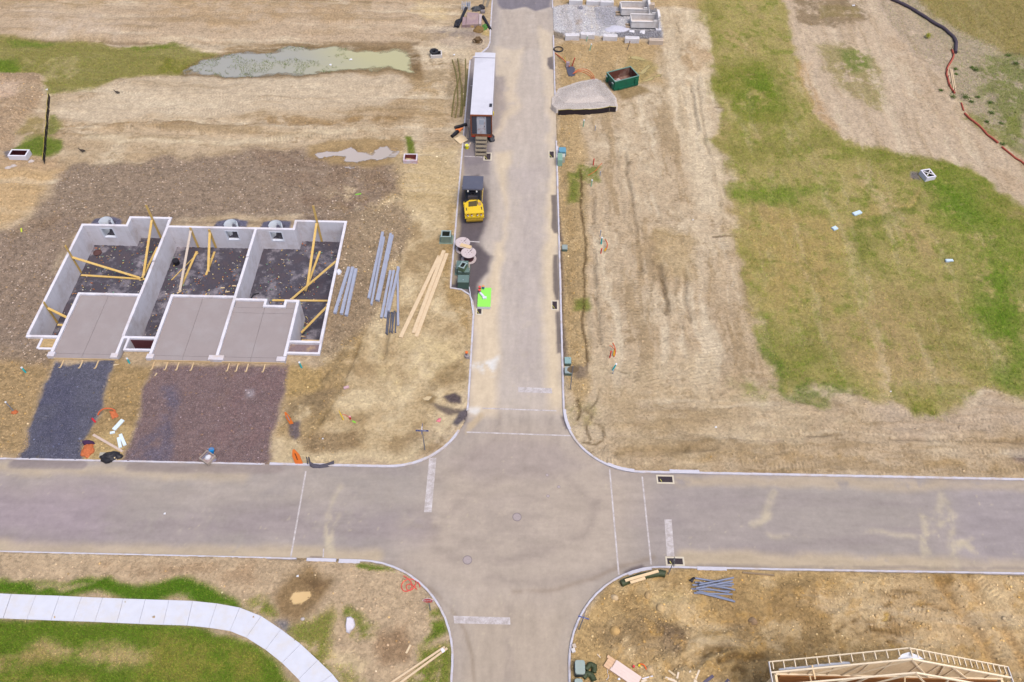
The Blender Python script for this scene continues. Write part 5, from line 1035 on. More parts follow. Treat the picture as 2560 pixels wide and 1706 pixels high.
# reeds standing in the shallow west half of the pond
w = PW(POND); x, y = rng.uniform(w[:, 0].min(), w[:, 0].max()-9, 5200), rng.uniform(w[:, 1].min(), w[:, 1].max(), 5200)
k = (sdist(x, y, w) < .3) & (fbm(x, y, 1.6, 4, 510) > .48+.10*sst(w[:, 0].min(), w[:, 0].max()-9, x)); x, y = x[k], y[k]; m = len(x); a = rng.random(m)*6.283; h = rng.uniform(.08, .24, m)
V = np.zeros((m, 3, 3)); V[:, 0] = np.stack([x-.03, y, np.full(m, -.2)], -1); V[:, 1] = np.stack([x+.03, y, np.full(m, -.2)], -1); V[:, 2] = np.stack([x+np.cos(a)*h, y+np.sin(a)*h, -.16+h], -1)
raw('reeds', V.reshape(-1, 3), np.arange(m*3).reshape(-1, 3), attr_mat('reed blades', .8, .1), kind='stuff', cols={'Col': np.repeat(pick(m, [(128, 142, 84), (150, 156, 110), (110, 128, 66)]), 3, 0)})

# ================================================================== THINGS ALONG THE NORTH ROAD, WEST SIDE
V3 = lambda p, z=0.: np.array([p[0], p[1], z])
dark = M('black plastic', (38, 36, 42), .55, .2, 5); blk = M('black metal', (46, 46, 52), .5, .15, 5); rubber = M('tyre rubber', (48, 47, 52), .8, .2, 6)
tan_l = M('sawn lumber', (228, 204, 164), .8, .1, 4, dirt=(206, 172, 124), damt=.4, dscale=3.)
gray_m = M('grey galvanised steel', (168, 174, 186), .45, .12, 5)
# ---- site trailer
TX0, TX1, TY0, TY1, TZ0, TZ1 = -5.14, -2.72, 74.12, 86.35, 1.15, 3.9
tr = thing('office_trailer', 'long white-roofed site office trailer parked in the bay with rear door and wooden steps', 'trailer', ((TX0+TX1)/2, (TY0+TY1)/2, 0))
white_m = M('dusty white roof', (216, 214, 219), .6, .05, .8, dirt=(196, 194, 200), damt=.6, dscale=.35)
m = MB(); m.box(((TX0+TX1)/2, (TY0+TY1)/2+.02, (TZ0+TZ1)/2-.03), (TX1-TX0-.04, TY1-TY0-.06, TZ1-TZ0-.06)); obj('body', m, M('trailer side panel', (196, 190, 190), .5, .06, 2), tr)
m = MB(); n = 24
V = [(TX0+(TX1-TX0)*i/6, TY0+(TY1-TY0)*j/n, TZ1+.03*math.sin(i/6*math.pi)+.006*(j % 2)) for j in range(n+1) for i in range(7)]
m.add(V, [(j*7+i, j*7+i+1, (j+1)*7+i+1, (j+1)*7+i) for j in range(n) for i in range(6)]); m.box(((TX0+TX1)/2, (TY0+TY1)/2, TZ1-.06), (TX1-TX0, TY1-TY0, .1))
roof = obj('roof', m, white_m, tr)
m = MB(); m.box(((TX0+TX1)/2, TY1-1.15, TZ1+.045), (TX1-TX0, .04, .03)); obj('seam', m, M('roof seam', (120, 118, 126), .6), roof)
m = MB(); m.box((TX1-.22, TY0+1.75, TZ1+.05), (.3, .55, .08)); obj('vent', m, blk, roof)
brown = M('rusty brown frame', (140, 80, 52), .7, .3, 4, dirt=(90, 60, 50), damt=.6)
m = MB(); yb = TY0-.05
for c, s in ((((TX0+TX1)/2, yb, TZ1-.02), (TX1-TX0+.04, .14, .14)), ((TX0+.06, yb, 2.5), (.12, .14, 2.6)), ((TX1-.06, yb, 2.5), (.12, .14, 2.6)), (((TX0+TX1)/2, yb, 1.12), (TX1-TX0, .16, .2)), (((TX0+TX1)/2, yb-.02, 1.32), (TX1-TX0-.24, .05, .1))): m.box(c, s)
obj('rear_frame', m, brown, tr)
for x0, x1 in ((TX0+.14, -4.42), (-3.42, TX1-.14)):
    m = MB(); m.box(((x0+x1)/2, TY0-.03, 2.58), (x1-x0-.01, .06, 2.3)); obj('rear_panel', m, M('dark rear panel', (72, 74, 86), .5, .1, 3), tr)
m = MB(); m.box((-3.92, TY0-.05, 2.5), (.94, .06, 2.12)); door = obj('door', m, M('stained grey door', (196, 198, 206), .5, .08, 2, dirt=(160, 116, 96), damt=.6, dscale=2.2), tr)
m = MB()
for c, s in (((-4.41, TY0-.08, 2.5), (.07, .05, 2.2)), ((-3.43, TY0-.08, 2.5), (.07, .05, 2.2)), ((-3.92, TY0-.08, 3.6), (1.05, .05, .07))): m.box(c, s)
obj('door_frame', m, M('door frame steel', (178, 184, 194), .4), door)
m = MB(); m.box((-3.58, TY0-.1, 2.45), (.06, .06, .14)); obj('handle', m, blk, door)
m = MB(); m.box((-3.92, TY0-.085, 3.0), (.55, .02, .6)); obj('window', m, M('door window glass', (176, 184, 196), .15, .05), door)
for x in (TX0+.3, TX1-.3):
    m = MB(); m.box((x, yb-.1, 1.12), (.26, .04, .1)); obj('tail_light', m, M('red lamp lens', (190, 40, 36), .3), tr)
m = MB(); m.box((TX1+.04, 77.4, 1.75), (.09, .34, .34)); obj('marker_box', m, M('yellow box', (236, 204, 40), .5), tr)
m = MB()
for x in (TX0+.5, TX1-.5): m.box((x, (TY0+TY1)/2, .98), (.16, TY1-TY0-.3, .3))
for y in np.arange(TY0+.5, TY1, 1.2): m.box(((TX0+TX1)/2, y, .98), (TX1-TX0-1.2, .1, .2))
obj('chassis', m, blk, tr)
for y in (76.2, 77.5):
    for x in (TX0+.22, TX1-.22):
        m = MB(); m.cyl((x-.14, y, .5), (x+.14, y, .5), .5, 22); w_ = obj('wheel', m, rubber, tr)
        m = MB(); m.cyl((x-.15, y, .5), (x+.15, y, .5), .27, 16); obj('rim', m, gray_m, w_)
for x in (TX0+.5, TX1-.5):
    m = MB(); m.beam((x, 83.6, 0), (x, 83.6, .95), .12, .12); m.box((x, 83.6, .03), (.3, .3, .06)); obj('landing_leg', m, blk, tr)
stp = thing('wooden_steps', 'weathered wooden steps leading up to the trailer door', 'steps', (-3.95, 72.9, 0))
oldw = M('weathered stair lumber', (140, 128, 108), .85, .2, 5)
for i in range(5):
    m = MB(); z = 1.08-.23*i; m.box((-3.95, 73.72-.42*i, z), (1.25, .40 if i else .5, .05)); obj('tread', m, oldw, stp)
for x in (-4.56, -3.34):
    m = MB(); m.beam((x, 73.95, 1.0), (x, 71.8, .0), .05, .24); m.beam((x, 73.8, 0), (x, 73.8, 1.0), .09, .09); m.beam((x, 72.0, 0), (x, 72.0, .25), .08, .08); obj('stringer', m, oldw, stp)
m = MB(); p = G(1229, 348); m.heap(V3(p), .42, .6, .55, .1, 21); obj('rubbish_bag', m, M('black bin bag', (62, 62, 68), .4, .25, 4), label='crumpled black rubbish bag beside the trailer steps', cat='bag')
def planks(name, lst, w, h, mat, labels, cat, group=None, z0=0.):
    for i, (a, b) in enumerate(lst):
        A, B = G(*a), G(*b); A[2] += h/2+z0+.01; B[2] += h/2+z0+.01
        m = MB(); m.beam(A, B, w, h); obj(name, m, mat, label=labels[i], cat=cat, group=group)
planks('scrap_plank', [((1174, 299), (1169.5, 346)), ((1171, 320), (1166.5, 346)), ((1176, 357), (1171, 371))], .16, .05, M('greyed plank', (196, 176, 156), .85, .15, 5), ['longer grey plank lying beside the left flank of the trailer', 'shorter grey plank lying beside the left flank of the trailer', 'little grey plank next to the yellow bucket'], 'plank')
p = G(1153, 351); m = MB(); m.box((p[0], p[1], p[2]+.12), (1.15, 1.1, .03), rz=.75, mat=Matrix.Rotation(.1, 3, 'X')); m.box((p[0]+.1, p[1]+.15, p[2]+.04), (1.0, .9, .03), rz=.5); obj('plywood_sheet', m, tan_l, label='square tan plywood sheet on the kerb left of the trailer steps', cat='plywood')
p = G(1151, 326); m = MB(); m.sheet(V3(G(1138, 327), .28), V3(G(1160, 322), .3), V3(G(1147, 334), .14), V3(G(1139, 328), .2), .02, 8, .12); obj('orange_sheet', m, M('orange plastic', (244, 130, 60), .6, .15, 4), label='orange plastic sheet between black fabric rolls by the trailer', cat='sheet')
for a, b, r_, lb in (((1137, 323), (1166.5, 314.5), .19, 'black fabric roll lying above the orange sheet'), ((1145, 332), (1130, 345), .2, 'black fabric roll lying below the orange sheet')):
    m = MB(); A, B = G(*a), G(*b); A[2] += r_; B[2] += r_; m.tube([A+(B-A)*t for t in np.linspace(0, 1, 7)], [r_*(.9+.2*random.random()) for _ in range(7)], 10); obj('fabric_roll', m, dark, label=lb, cat='roll')
p = G(1167.5, 371); bk = thing('bucket', 'bright yellow bucket standing by the kerb left of the trailer steps', 'bucket', p)
m = MB(); m.cyl(p+[0, 0, .0], p+[0, 0, .45], .2, 16, .25); obj('pail', m, M('bright yellow plastic', (240, 228, 20), .45, .06), bk)
m = MB(); m.ring(p, .24, .2, p[2]+.44, p[2]+.47); obj('rim', m, M('pale rim', (214, 222, 214), .5), bk)
# ---- conduit pipes
con = M('olive striped conduit', (128, 118, 62), .6, .35, 9, dirt=(60, 54, 40), damt=.5, dscale=5.)
cl_ = ['leftmost curved olive conduit crossing its neighbour near the top', 'olive conduit starting at the far left end of the bundle', 'olive conduit kinked near its top in the middle of the bundle', 'shortest olive conduit in the middle of the bundle', 'long olive conduit nearest the kerb but one', 'olive conduit lying right against the trailer bay kerb']
for i, q in enumerate(([(185, 200), (220, 400), (215, 430), (150, 640), (120, 830), (105, 980)], [(112, 215), (150, 340), (170, 440), (182, 560), (187, 800), (150, 1000)], [(200, 300), (216, 430), (236, 560), (236, 800), (215, 985)], [(250, 600), (246, 800), (235, 980)], [(290, 205), (293, 480), (268, 780), (240, 975)], [(318, 340), (310, 480), (300, 640), (275, 840)])):
    m = MB(); pts = [G(*s, .06+.05*(i == 0)) for s in zz(1110, 110, 5.407, q)]; m.tube(pts, .07, 8); obj('conduit_pipe', m, con, label=cl_[i], cat='conduit', group='olive conduits beside the trailer bay')
# ---- junk yard north-west of the trailer
p = G(1164, 22); sc = thing('scaffold_stack', 'upright bundle of silver scaffold frames at the far end of the junk pile', 'scaffold', p)
for i, (u, v) in enumerate(((1154.5, 25), (1158.5, 27), (1161.5, 26), (1166, 25), (1171, 25), (1174.5, 26))):
    a = G(u, v); m = MB(); m.beam(a, a+np.array([.08, .25, 1.1]), .07, .07); obj('frame_tube', m, M('bright steel tube', (206, 210, 220), .35), sc)
a, b = G(1154, 24), G(1175, 24); m = MB()
for z in (.3, .7): m.beam(a+[0, .1, z], b+[0, .1, z], .06, .06)
m.box((a+b)/2+[.3, .4, .5], (.5, .1, .5)); obj('cross_bar', m, gray_m, sc)
def roll(a, b, r_, lb, nm='plastic_roll', mat=None):
    m = MB(); A, B = G(*a), G(*b); A[2] += r_; B[2] += r_; k = 8
    m.tube([A+(B-A)*t+np.array([0, 0, .03*math.sin(7*t)]) for t in np.linspace(0, 1, k)], [r_*(.9+.15*random.random()) for _ in range(k)], 12); return obj(nm, m, mat or dark, label=lb, cat='roll')
roll((1165.5, 24), (1144.5, 71), .2, 'long black plastic roll left of the brown crate'); roll((1208, 45), (1226.5, 78), .19, 'black plastic roll lying along the kerb right of the brown crate')
m = MB(); m.heap(V3(G(1143, 58), G(1143, 58)[2]), .35, 1.1, .35, -.3, 31, .5); obj('plastic_sheeting', m, dark, label='crumpled black sheeting left of the long black roll', cat='sheeting')
cr = thing('crate', 'low brown plywood crate with a tan patch on its lid in the junk pile', 'crate', G(1176, 62)); crm = M('brown plywood', (162, 136, 136), .75, .08, 2, dirt=(206, 184, 150), damt=.35, dscale=.9)
zc = .55; A = [P(u, v, zc) for u, v in ((1168, 31), (1197, 33), (1196, 61), (1165, 62))]
m = MB(); m.prism([(q[0], q[1]) for q in A][::-1], .12, zc); obj('box', m, crm, cr)
B = [P(u, v, zc-.06) for u, v in ((1157, 43), (1165.5, 43), (1164, 63), (1155, 63))]; m = MB(); m.prism([(q[0], q[1]) for q in B][::-1], .12, zc-.06); obj('lid', m, crm, cr)
B = [P(u, v, zc-.02) for u, v in ((1198, 35), (1205, 36), (1203, 60), (1197, 60))]; m = MB(); m.prism([(q[0], q[1]) for q in B][::-1], .12, zc-.02); obj('lid', m, M('dusty plywood', (190, 172, 168), .8, .12, 3), cr)
m = MB(); a, b = P(1155, 64, .3), P(1184, 66, .3); m.beam(a, b, .1, .12); m.beam(a-[0, 0, .22], b-[0, 0, .22], .1, .1); obj('skid', m, tim, cr)
m = MB(); m.heap(V3(G(1192, 25), G(1192, 25)[2]), .75, .5, .5, .2, 41, .5); obj('geotextile', m, M('grey-black geotextile', (82, 84, 86), .9, .3, 4), label='heap of grey geotextile behind the brown crate', cat='fabric')
m = MB(); m.heap(V3(G(1203, 22), G(1203, 22)[2]), .5, .5, .55, .9, 43, .5); obj('plastic_sheeting', m, dark, label='black sheeting heap at the far right corner of the brown crate', cat='sheeting')
m = MB(); q = G(1207, 32); m.box(q+[0, 0, .15], (.55, .5, .3), rz=.2); obj('cinder_block', m, M('grey block', (140, 130, 130), .9, .15, 4), label='grey concrete block right of the brown crate', cat='block')
m = MB(); m.heap(V3(G(1197, 76), G(1197, 76)[2]), .75, .8, .5, .2, 47, .35); obj('tarpaulin', m, M('muddy brown tarpaulin', (140, 110, 62), .8, .3, 3, dirt=(88, 70, 44), damt=.7), label='muddy brown tarpaulin heap in front of the brown crate', cat='tarpaulin')
m = MB(); m.heap(V3(G(1211, 70), G(1211, 70)[2]), .5, .65, .45, .1, 49, .5); obj('mesh_bundle', m, M('green mesh', (86, 132, 58), .85, .4, 6), label='bright green mesh bundle beside the muddy tarpaulin', cat='mesh')
rl = thing('hose_reel', 'muddy brown reel with a steel ring left of the kerb below the junk pile', 'reel', G(1193, 107)); mud = M('muddy steel', (112, 88, 58), .85, .35, 6); c0 = G(1194, 106)
m = MB(); m.tube([c0+[.62*math.cos(t), .62*math.sin(t), .22] for t in np.linspace(0, 6.283, 25)[:-1]], .05, 7, closed=True); obj('ring', m, mud, rl)
m = MB(); m.cyl(c0, c0+[0, 0, .5], .3, 16); m.heap(c0+[0, .5, 0], .6, .35, .5, .1, 51, .4); obj('hub', m, mud, rl)
m = MB()
for t in range(4): m.beam(c0+[0, 0, .3], c0+[.6*math.cos(t*1.57+.4), .6*math.sin(t*1.57+.4), .22], .06, .06)
obj('spokes', m, mud, rl)
planks('scrap_plank', [((1206, 19), (1211, -3)), ((1215, 19), (1221, -3)), ((1217.5, 19), (1224, -3))], .2, .06, oldw, ['leftmost of three old planks at the far end of the kerb', 'middle of three old planks at the far end of the kerb', 'rightmost of three old planks at the far end of the kerb'], 'plank')
bx = thing('concrete_box', 'small white concrete box carrying a black tyre near the pond', 'concrete box', G(1091, 146)); c0 = G(1091, 140)
cbx = M('white precast concrete', (218, 212, 206), .8, .08, 3, dirt=(190, 168, 132), damt=.4); R_ = .12
def obox(c, L, W_, H_, t_, rz, mat, par, inner=None):     # open-topped box: four walls and a floor
    cr_, sr_ = math.cos(rz), math.sin(rz); rt = lambda x, y: (c[0]+x*cr_-y*sr_, c[1]+x*sr_+y*cr_)
    m = MB()
    for x, y, lx, ly in ((0, W_/2-t_/2, L, t_), (0, -W_/2+t_/2, L, t_), (L/2-t_/2, 0, t_, W_-2*t_), (-L/2+t_/2, 0, t_, W_-2*t_)):
        q = rt(x, y); m.box((q[0], q[1], c[2]+H_/2), (lx, ly, H_), rz=rz)
    obj('wall', m, mat, par)
    m = MB(); q = rt(0, 0); m.box((q[0], q[1], c[2]+.04), (L-2*t_, W_-2*t_, .08), rz=rz); e_ = .012
    for x, y, lx, ly in ((0, W_/2-t_-e_, L-2*t_, e_), (0, -W_/2+t_+e_, L-2*t_, e_), (L/2-t_-e_, 0, e_, W_-2*t_-4*e_), (-L/2+t_+e_, 0, e_, W_-2*t_-4*e_)):
        q = rt(x, y); m.box((q[0], q[1], c[2]+H_/2), (lx, ly, H_-.06), rz=rz)
    obj('interior', m, inner or blk, par)
obox(c0, 1.45, 1.15, .42, .14, .12, cbx, bx)
ty = thing('tyre', 'black tyre resting on the white concrete box', 'tyre', c0+[-.25, .1, .42]); q = c0+[-.28, .12, .42]
m = MB(); m.tube([q+[.44*math.cos(t), .44*math.sin(t), .14] for t in np.linspace(0, 6.283, 29)[:-1]], .15, 10, closed=True); obj('tread', m, rubber, ty)
m = MB(); m.ring(q, .32, .2, q[2]+.08, q[2]+.16); obj('bead', m, blk, ty)
# ---- storm drains
grate = M('cast iron grate', (74, 62, 66), .7, .2, 6)
def drain(c4, label, bars=9, along=0, name='storm_drain'):
    q = np.array([V3(P(u, v)) for u, v in c4]); c = q.mean(0); t_ = thing(name, label, 'drain', c)
    L = (np.linalg.norm(q[1]-q[0])+np.linalg.norm(q[2]-q[3]))/2; W_ = (np.linalg.norm(q[3]-q[0])+np.linalg.norm(q[2]-q[1]))/2
    m = MB(); w_ = .13
    for x, y, lx, ly in ((0, W_/2-w_/2, L, w_), (0, -W_/2+w_/2, L, w_), (L/2-w_/2, 0, w_, W_-2*w_), (-L/2+w_/2, 0, w_, W_-2*w_)): m.box((c[0]+x, c[1]+y, .005), (lx, ly, .05))
    obj('frame', m, M('pale drain frame', (212, 200, 176), .85, .1, 4), t_)
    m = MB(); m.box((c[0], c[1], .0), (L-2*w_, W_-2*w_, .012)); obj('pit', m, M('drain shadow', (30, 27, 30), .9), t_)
    m = MB(); li, wi = L-2*w_, W_-2*w_
    for i in range(bars): m.box((c[0]-li/2+li*(i+.5)/bars, c[1], .016), (li/bars*.5, wi, .02))
    for i in range(5): m.box((c[0], c[1]-wi/2+wi*(i+.5)/5, .022), (li, wi*.05, .02))
    obj('grate', m, grate, t_); m = MB()
    m.box((c[0]-li*.3, c[1]-wi*.2, .036), (.05, wi*.5, .012), rz=.5); obj('strap', m, M('yellow strap', (206, 196, 96), .7), t_)
drain([(1209, 402), (1229.5, 402), (1229, 382.5), (1209, 382.5)], 'storm drain with pale frame in the parking bay in front of the trailer steps')
drain([(1371, 396.5), (1388, 397), (1387, 378), (1371, 377.5)], 'small storm drain in the road opposite the blue utility box')
drain([(1377, 776), (1396, 776), (1396, 752), (1378, 752)], 'storm drain against the east kerb midway along the north road')
drain([(1189, 788), (1207, 788), (1207, 770), (1190, 770)], 'storm drain partly under the green foam boards')
drain([(1641, 1210), (1686, 1210), (1684, 1188.5), (1641, 1188.5)], 'wide storm drain along the far kerb of the cross street', 22)
drain([(1664, 1415.5), (1711, 1415.5), (1711, 1392.5), (1664, 1392.5)], 'wide storm drain along the near kerb below the bare signpost', 22)
# ---- roller
rp = V3(G(1186, 551)); rr = thing('road_roller', 'yellow road roller with a dark grey canopy parked in the bay', 'road roller', rp)
yel = M('yellow machine paint', (238, 200, 44), .4, .07, 2, dirt=(206, 168, 60), damt=.4, spec=.5); yeld = M('yellow drum shell', (204, 164, 56), .45, .18, 2.5)
def RT(x, y, z): return Q0+np.array([x*math.cos(a0)-y*math.sin(a0), x*math.sin(a0)+y*math.cos(a0), z])
RB = Matrix.Rotation(0, 3, 'Z')
Q0, a0 = rp.copy(), math.radians(7)       # front frame turns slightly
m = MB(); m.cyl(RT(-.86, 0, .62), RT(.86, 0, .62), .62, 30); obj('drum', m, yeld, rr)
m = MB()
for s in (-1, 1): m.beam(RT(s*.93, -.35, .75), RT(s*.93, 1.0, .85), .12, .45)
m.beam(RT(-.98, -.62, 1.02), RT(.98, -.62, 1.02), .1, .22); obj('fork', m, yel, rr)
m = MB(); hood = [(-.98, -.55), (.98, -.55), (.96, .75), (.8, 1.15), (.62, 1.45), (-.35, 1.5), (-.86, 1.1), (-.96, .75)]
pts = [RT(x, y, 0) for x, y in hood]; m.prism([(q[0], q[1]) for q in pts], .95, 1.5)
hb = obj('hood', m, yel, rr)
m = MB(); pts = [RT(x, y, 0) for x, y in ((-.55, .45), (.35, .5), (.38, 1.28), (-.48, 1.2))]; m.prism([(q[0], q[1]) for q in pts], 1.49, 1.53); obj('radiator_grille', m, M('dark grille', (92, 80, 48), .7, .3, 14), hb)
m = MB(); pts = [RT(x, y, 0) for x, y in ((.5, .55), (.8, .58), (.76, 1.05), (.5, 1.05))]; m.prism([(q[0], q[1]) for q in pts], 1.49, 1.515); obj('step_plate', m, M('worn plate', (190, 150, 96), .7, .2, 8), hb)
m = MB(); m.beam(RT(.44, .7, 1.55), RT(.44, 1.9, 1.9), .05, .05); obj('handrail', m, blk, rr)
for x in (-.8, .8):
    m = MB(); m.beam(RT(x, -.1, 1.52), RT(x*.96, .3, 1.52), .08, .04); obj('slot', m, blk, hb)
for x in (-.68, -.28, .3, .68):
    m = MB(); m.cyl(RT(x, -.58, 1.38), RT(x, -.74, 1.36), .085, 12); hl = obj('headlight', m, M('lamp rim', (120, 60, 40), .5), rr)
    m = MB(); m.cyl(RT(x, -.74, 1.36), RT(x, -.755, 1.36), .075, 12); obj('lens', m, M('lamp lens', (238, 236, 232), .15), hl)
Q0, a0 = rp+np.array([-.2, 2.75, 0]), math.radians(-1)
m = MB(); m.box(RT(0, -.5, 1.0), (1.65, 1.9, .7)); m.box(RT(0, -.5, 1.37), (1.8, 1.7, .06)); obj('platform', m, blk, rr)
m = MB(); m.box(RT(-.05, -.35, 1.55), (.55, .5, .25)); m.box(RT(-.05, -.05, 1.85), (.55, .14, .6)); obj('seat', m, M('black seat vinyl', (58, 52, 56), .5, .1), rr)
m = MB(); m.box(RT(0, -1.1, 1.6), (1.0, .3, .5)); c1 = RT(0, -.85, 1.95); m.tube([c1+[.2*math.cos(t), .14*math.sin(t), .07*math.sin(t)] for t in np.linspace(0, 6.283, 19)[:-1]], .025, 6, closed=True); obj('steering_console', m, M('dark console', (70, 66, 70), .5), rr)
for x in (-.78, .78):
    for y in (-1.15, .75):
        m = MB(); m.beam(RT(x, y, 1.3), RT(x*1.02, y*.98, 2.72), .09, .09); obj('canopy_post', m, blk, rr)
m = MB(); m.box(RT(0, -.15, 2.78), (2.12, 2.1, .12)); m.box(RT(0, -.15, 2.85), (2.0, 1.98, .05)); obj('canopy', m, M('dark grey canopy', (92, 93, 106), .5, .05, 1.5, dirt=(116, 112, 116), damt=.3), rr)
for x in (-.45, .45):
    m = MB(); m.cyl(RT(x, -1.2, 2.62), RT(x, -1.3, 2.6), .08, 10); obj('work_light', m, M('lamp lens', (238, 236, 232), .15), rr)
m = MB(); m.box(RT(-.5, -1.45, .95), (.9, .4, .45)); m.box(RT(0, .9, 1.1), (1.8, 1.2, .75)); obj('rear_hood', m, yel, rr)
m = MB(); m.cyl(RT(-.86, .75, .62), RT(.86, .75, .62), .62, 30); obj('drum', m, yeld, rr)
m = MB(); m.beam(RT(.98, -1.3, 1.2), RT(.98, .9, 1.2), .06, .06); obj('side_rail', m, M('tan rail', (196, 170, 104), .5), rr)
tp = thing('tarp_pallet', 'pale grey tarpaulin draped over a load just behind the roller', 'tarpaulin', G(1176, 466))
m = MB(); m.sheet(P(1154, 466, .35), P(1197, 464, .6), P(1196, 452, 1.0), P(1183, 442, .9), .03, 12, .18, 5); obj('sheet', m, M('pale tarpaulin', (178, 182, 194), .6, .08, 3), tp)
m = MB(); m.box(G(1177, 463)+[0, 0, .25], (1.5, 1.3, .5)); obj('load', m, M('dark load', (88, 78, 80), .8, .2), tp)
for a, b in (((1177, 453), (1186, 464)), ((1192, 461), (1196, 456)), ((1197, 457), (1201, 466))):
    m = MB(); A, B = P(*a, .85), P(*b, .7); m.tube([A, (A+B)/2+[0, 0, .25], B], .06, 6); obj('strap', m, M('brown strap', (112, 84, 70), .8, .2), tp)
# ---- cable reels, vault lids
reelw = M('pinkish reel plywood', (206, 190, 186), .8, .08, 3, dirt=(180, 156, 142), damt=.5); core = M('maroon cable', (84, 44, 50), .6, .25, 8)
for i, (u, v, lb) in enumerate(((1156.6, 606.5, 'cable reel standing farther from the green vault boxes'), (1171.5, 631.5, 'cable reel standing next to the green vault boxes'))):
    c = P(u, v, .98); c[2] = 0; t_ = thing('cable_reel', lb, 'cable reel', c, 'wooden cable reels in the parking bay')
    for z in (.04, .93):
        m = MB(); m.ring(c, .75, .05, z, z+.055, 36); fl = obj('flange', m, reelw, t_)
        if z > .5:
            for k in range(6): m = MB(); m.cyl(c+[.3*math.cos(k*1.05+i), .3*math.sin(k*1.05+i), z+.05], c+[.3*math.cos(k*1.05+i), .3*math.sin(k*1.05+i), z+.066], .035, 8); obj('bolt', m, M('reel bolt', (92, 76, 70), .6), fl)
            m = MB(); m.tube([c+[.1, .1, z+.06], c+[.3, .35, z+.075], c+[.34, .62, z+.06]], .02, 6); obj('strap', m, blk, fl)
    m = MB(); m.cyl(c+[0, 0, .09], c+[0, 0, .93], .5, 26); obj('core', m, core, t_)
m = MB(); A, B = P(1151, 612, 1.04), P(1178, 619, 1.04); m.beam(A, B, .42, .05); obj('board', m, M('tan board', (220, 190, 144), .8, .1, 4), label='tan board lying across both cable reels', cat='board')
vg = M('green vault fibreglass', (122, 140, 124), .6, .08, 2, dirt=(148, 156, 140), damt=.4); vgd = M('dark green vault', (70, 94, 84), .6, .1, 2)
def vault(c, w0, d0, w1, d1, h, rz, label, lid=True, mat=None, flange=True, group='green utility vaults', name='vault_box'):
    t_ = thing(name, label, 'utility box', c, group); mat = mat or vg
    cr_, sr_ = math.cos(rz), math.sin(rz); rt = lambda x, y, z: np.array([c[0]+x*cr_-y*sr_, c[1]+x*sr_+y*cr_, c[2]+z])
    m = MB(); tk = .1
    def ringq(w, d, z): return [rt(-w/2, -d/2, z), rt(w/2, -d/2, z), rt(w/2, d/2, z), rt(-w/2, d/2, z)]
    lo, hi = ringq(w0, d0, 0), ringq(w1, d1, h); m.add(lo+hi, [(0, 1, 5, 4), (1, 2, 6, 5), (2, 3, 7, 6), (3, 0, 4, 7)]); obj('shell', m, mat, t_)
    if lid:
        m = MB(); m.add(ringq(w1+.05, d1+.05, h-.04)+ringq(w1+.05, d1+.05, h+.03)+ringq(w1-.02, d1-.02, h+.055), [(0, 1, 5, 4), (1, 2, 6, 5), (2, 3, 7, 6), (3, 0, 4, 7), (4, 5, 9, 8), (5, 6, 10, 9), (6, 7, 11, 10), (7, 4, 8, 11), (8, 9, 10, 11)])
        ld = obj('lid', m, M('pale vault lid', (150, 168, 162), .6, .06, 2) if mat is vg else M('green vault lid', (104, 126, 118), .6, .08, 2), t_)
        m = MB(); m.cyl(rt(0, -d1*.2, h+.05), rt(0, -d1*.2, h+.075), .045, 10); obj('bolt', m, gray_m, ld)
    else:
        m = MB()
        for x, y, lx, ly in ((0, d1/2-tk/2, w1+.08, tk), (0, -d1/2+tk/2, w1+.08, tk), (w1/2-tk/2, 0, tk, d1-2*tk), (-w1/2+tk/2, 0, tk, d1-2*tk)): m.box(rt(x, y, h), (lx, ly, .07), rz=rz)
        obj('rim', m, M('pale vault rim', (158, 176, 172), .6, .06), t_)
        m = MB(); m.add(ringq(w1-2*tk, d1-2*tk, h-.02)+ringq(w0-.2, d0-.2, .03), [(0, 1, 5, 4), (1, 2, 6, 5), (2, 3, 7, 6), (3, 0, 4, 7), (4, 5, 6, 7)]); obj('interior', m, M('vault inside', (58, 62, 54), .9, .2), t_)
    if flange:
        m = MB(); m.box(rt(0, 0, .02), (w0+.28, d0+.28, .05), rz=rz); obj('flange', m, mat, t_)
    return t_
g0 = lambda u, v: G(u, v)
c = (G(1102.5, 604)+G(1129, 604))/2; c = G(1116, 600); vault(c, 1.12, .95, .96, .92, .85, 0, 'open-topped green vault standing alone on the dirt above the long boards', False)
c = V3(P(1156.5, 676)); vault(c, 1.2, 1.15, 1.1, 1.05, .75, 0, 'green vault on pallets with a smaller open box on its lid', True, M('green vault side', (96, 116, 104), .6, .08, 2))
c2 = V3(P(1157, 690)); vault(V3(P(1160, 688)), 1.12, .6, 1.05, .55, .7, 0, 'low green vault squeezed between its two larger neighbours', True, M('green vault side', (96, 116, 104), .6, .08, 2), False)
c3 = P(1157.5, 672, .78); vault(c3, .6, .85, .56, .8, .5, math.radians(-24), 'small open green box tilted on top of a vault lid', False, M('olive vault', (92, 112, 82), .6, .1, 2), False)
vault(V3(P(1159, 714)), 1.1, .95, 1.04, .9, .95, 0, 'dark green vault with a white bolt nearest the kerb bend', True, vgd, False)
planks('pallet_board', [((1142, 654), (1141.5, 682)), ((1173, 652), (1172.5, 682)), ((1136.5, 667), (1143, 674))], .12, .12, M('grey pallet board', (186, 174, 156), .85, .15, 5), ['grey pallet board on the kerb side of the green vaults', 'grey pallet board on the road side of the green vaults', 'short pallet board poking out towards the kerb'], 'board')
m = MB(); m.tube([G(1173, 718, .1), G(1178, 752, .2), G(1182.5, 785, .1)], .045, 8); obj('pipe', m, M('white pvc', (224, 224, 230), .4, .05), label='thin white pipe leaning along the kerb bend by the green foam boards', cat='pipe')
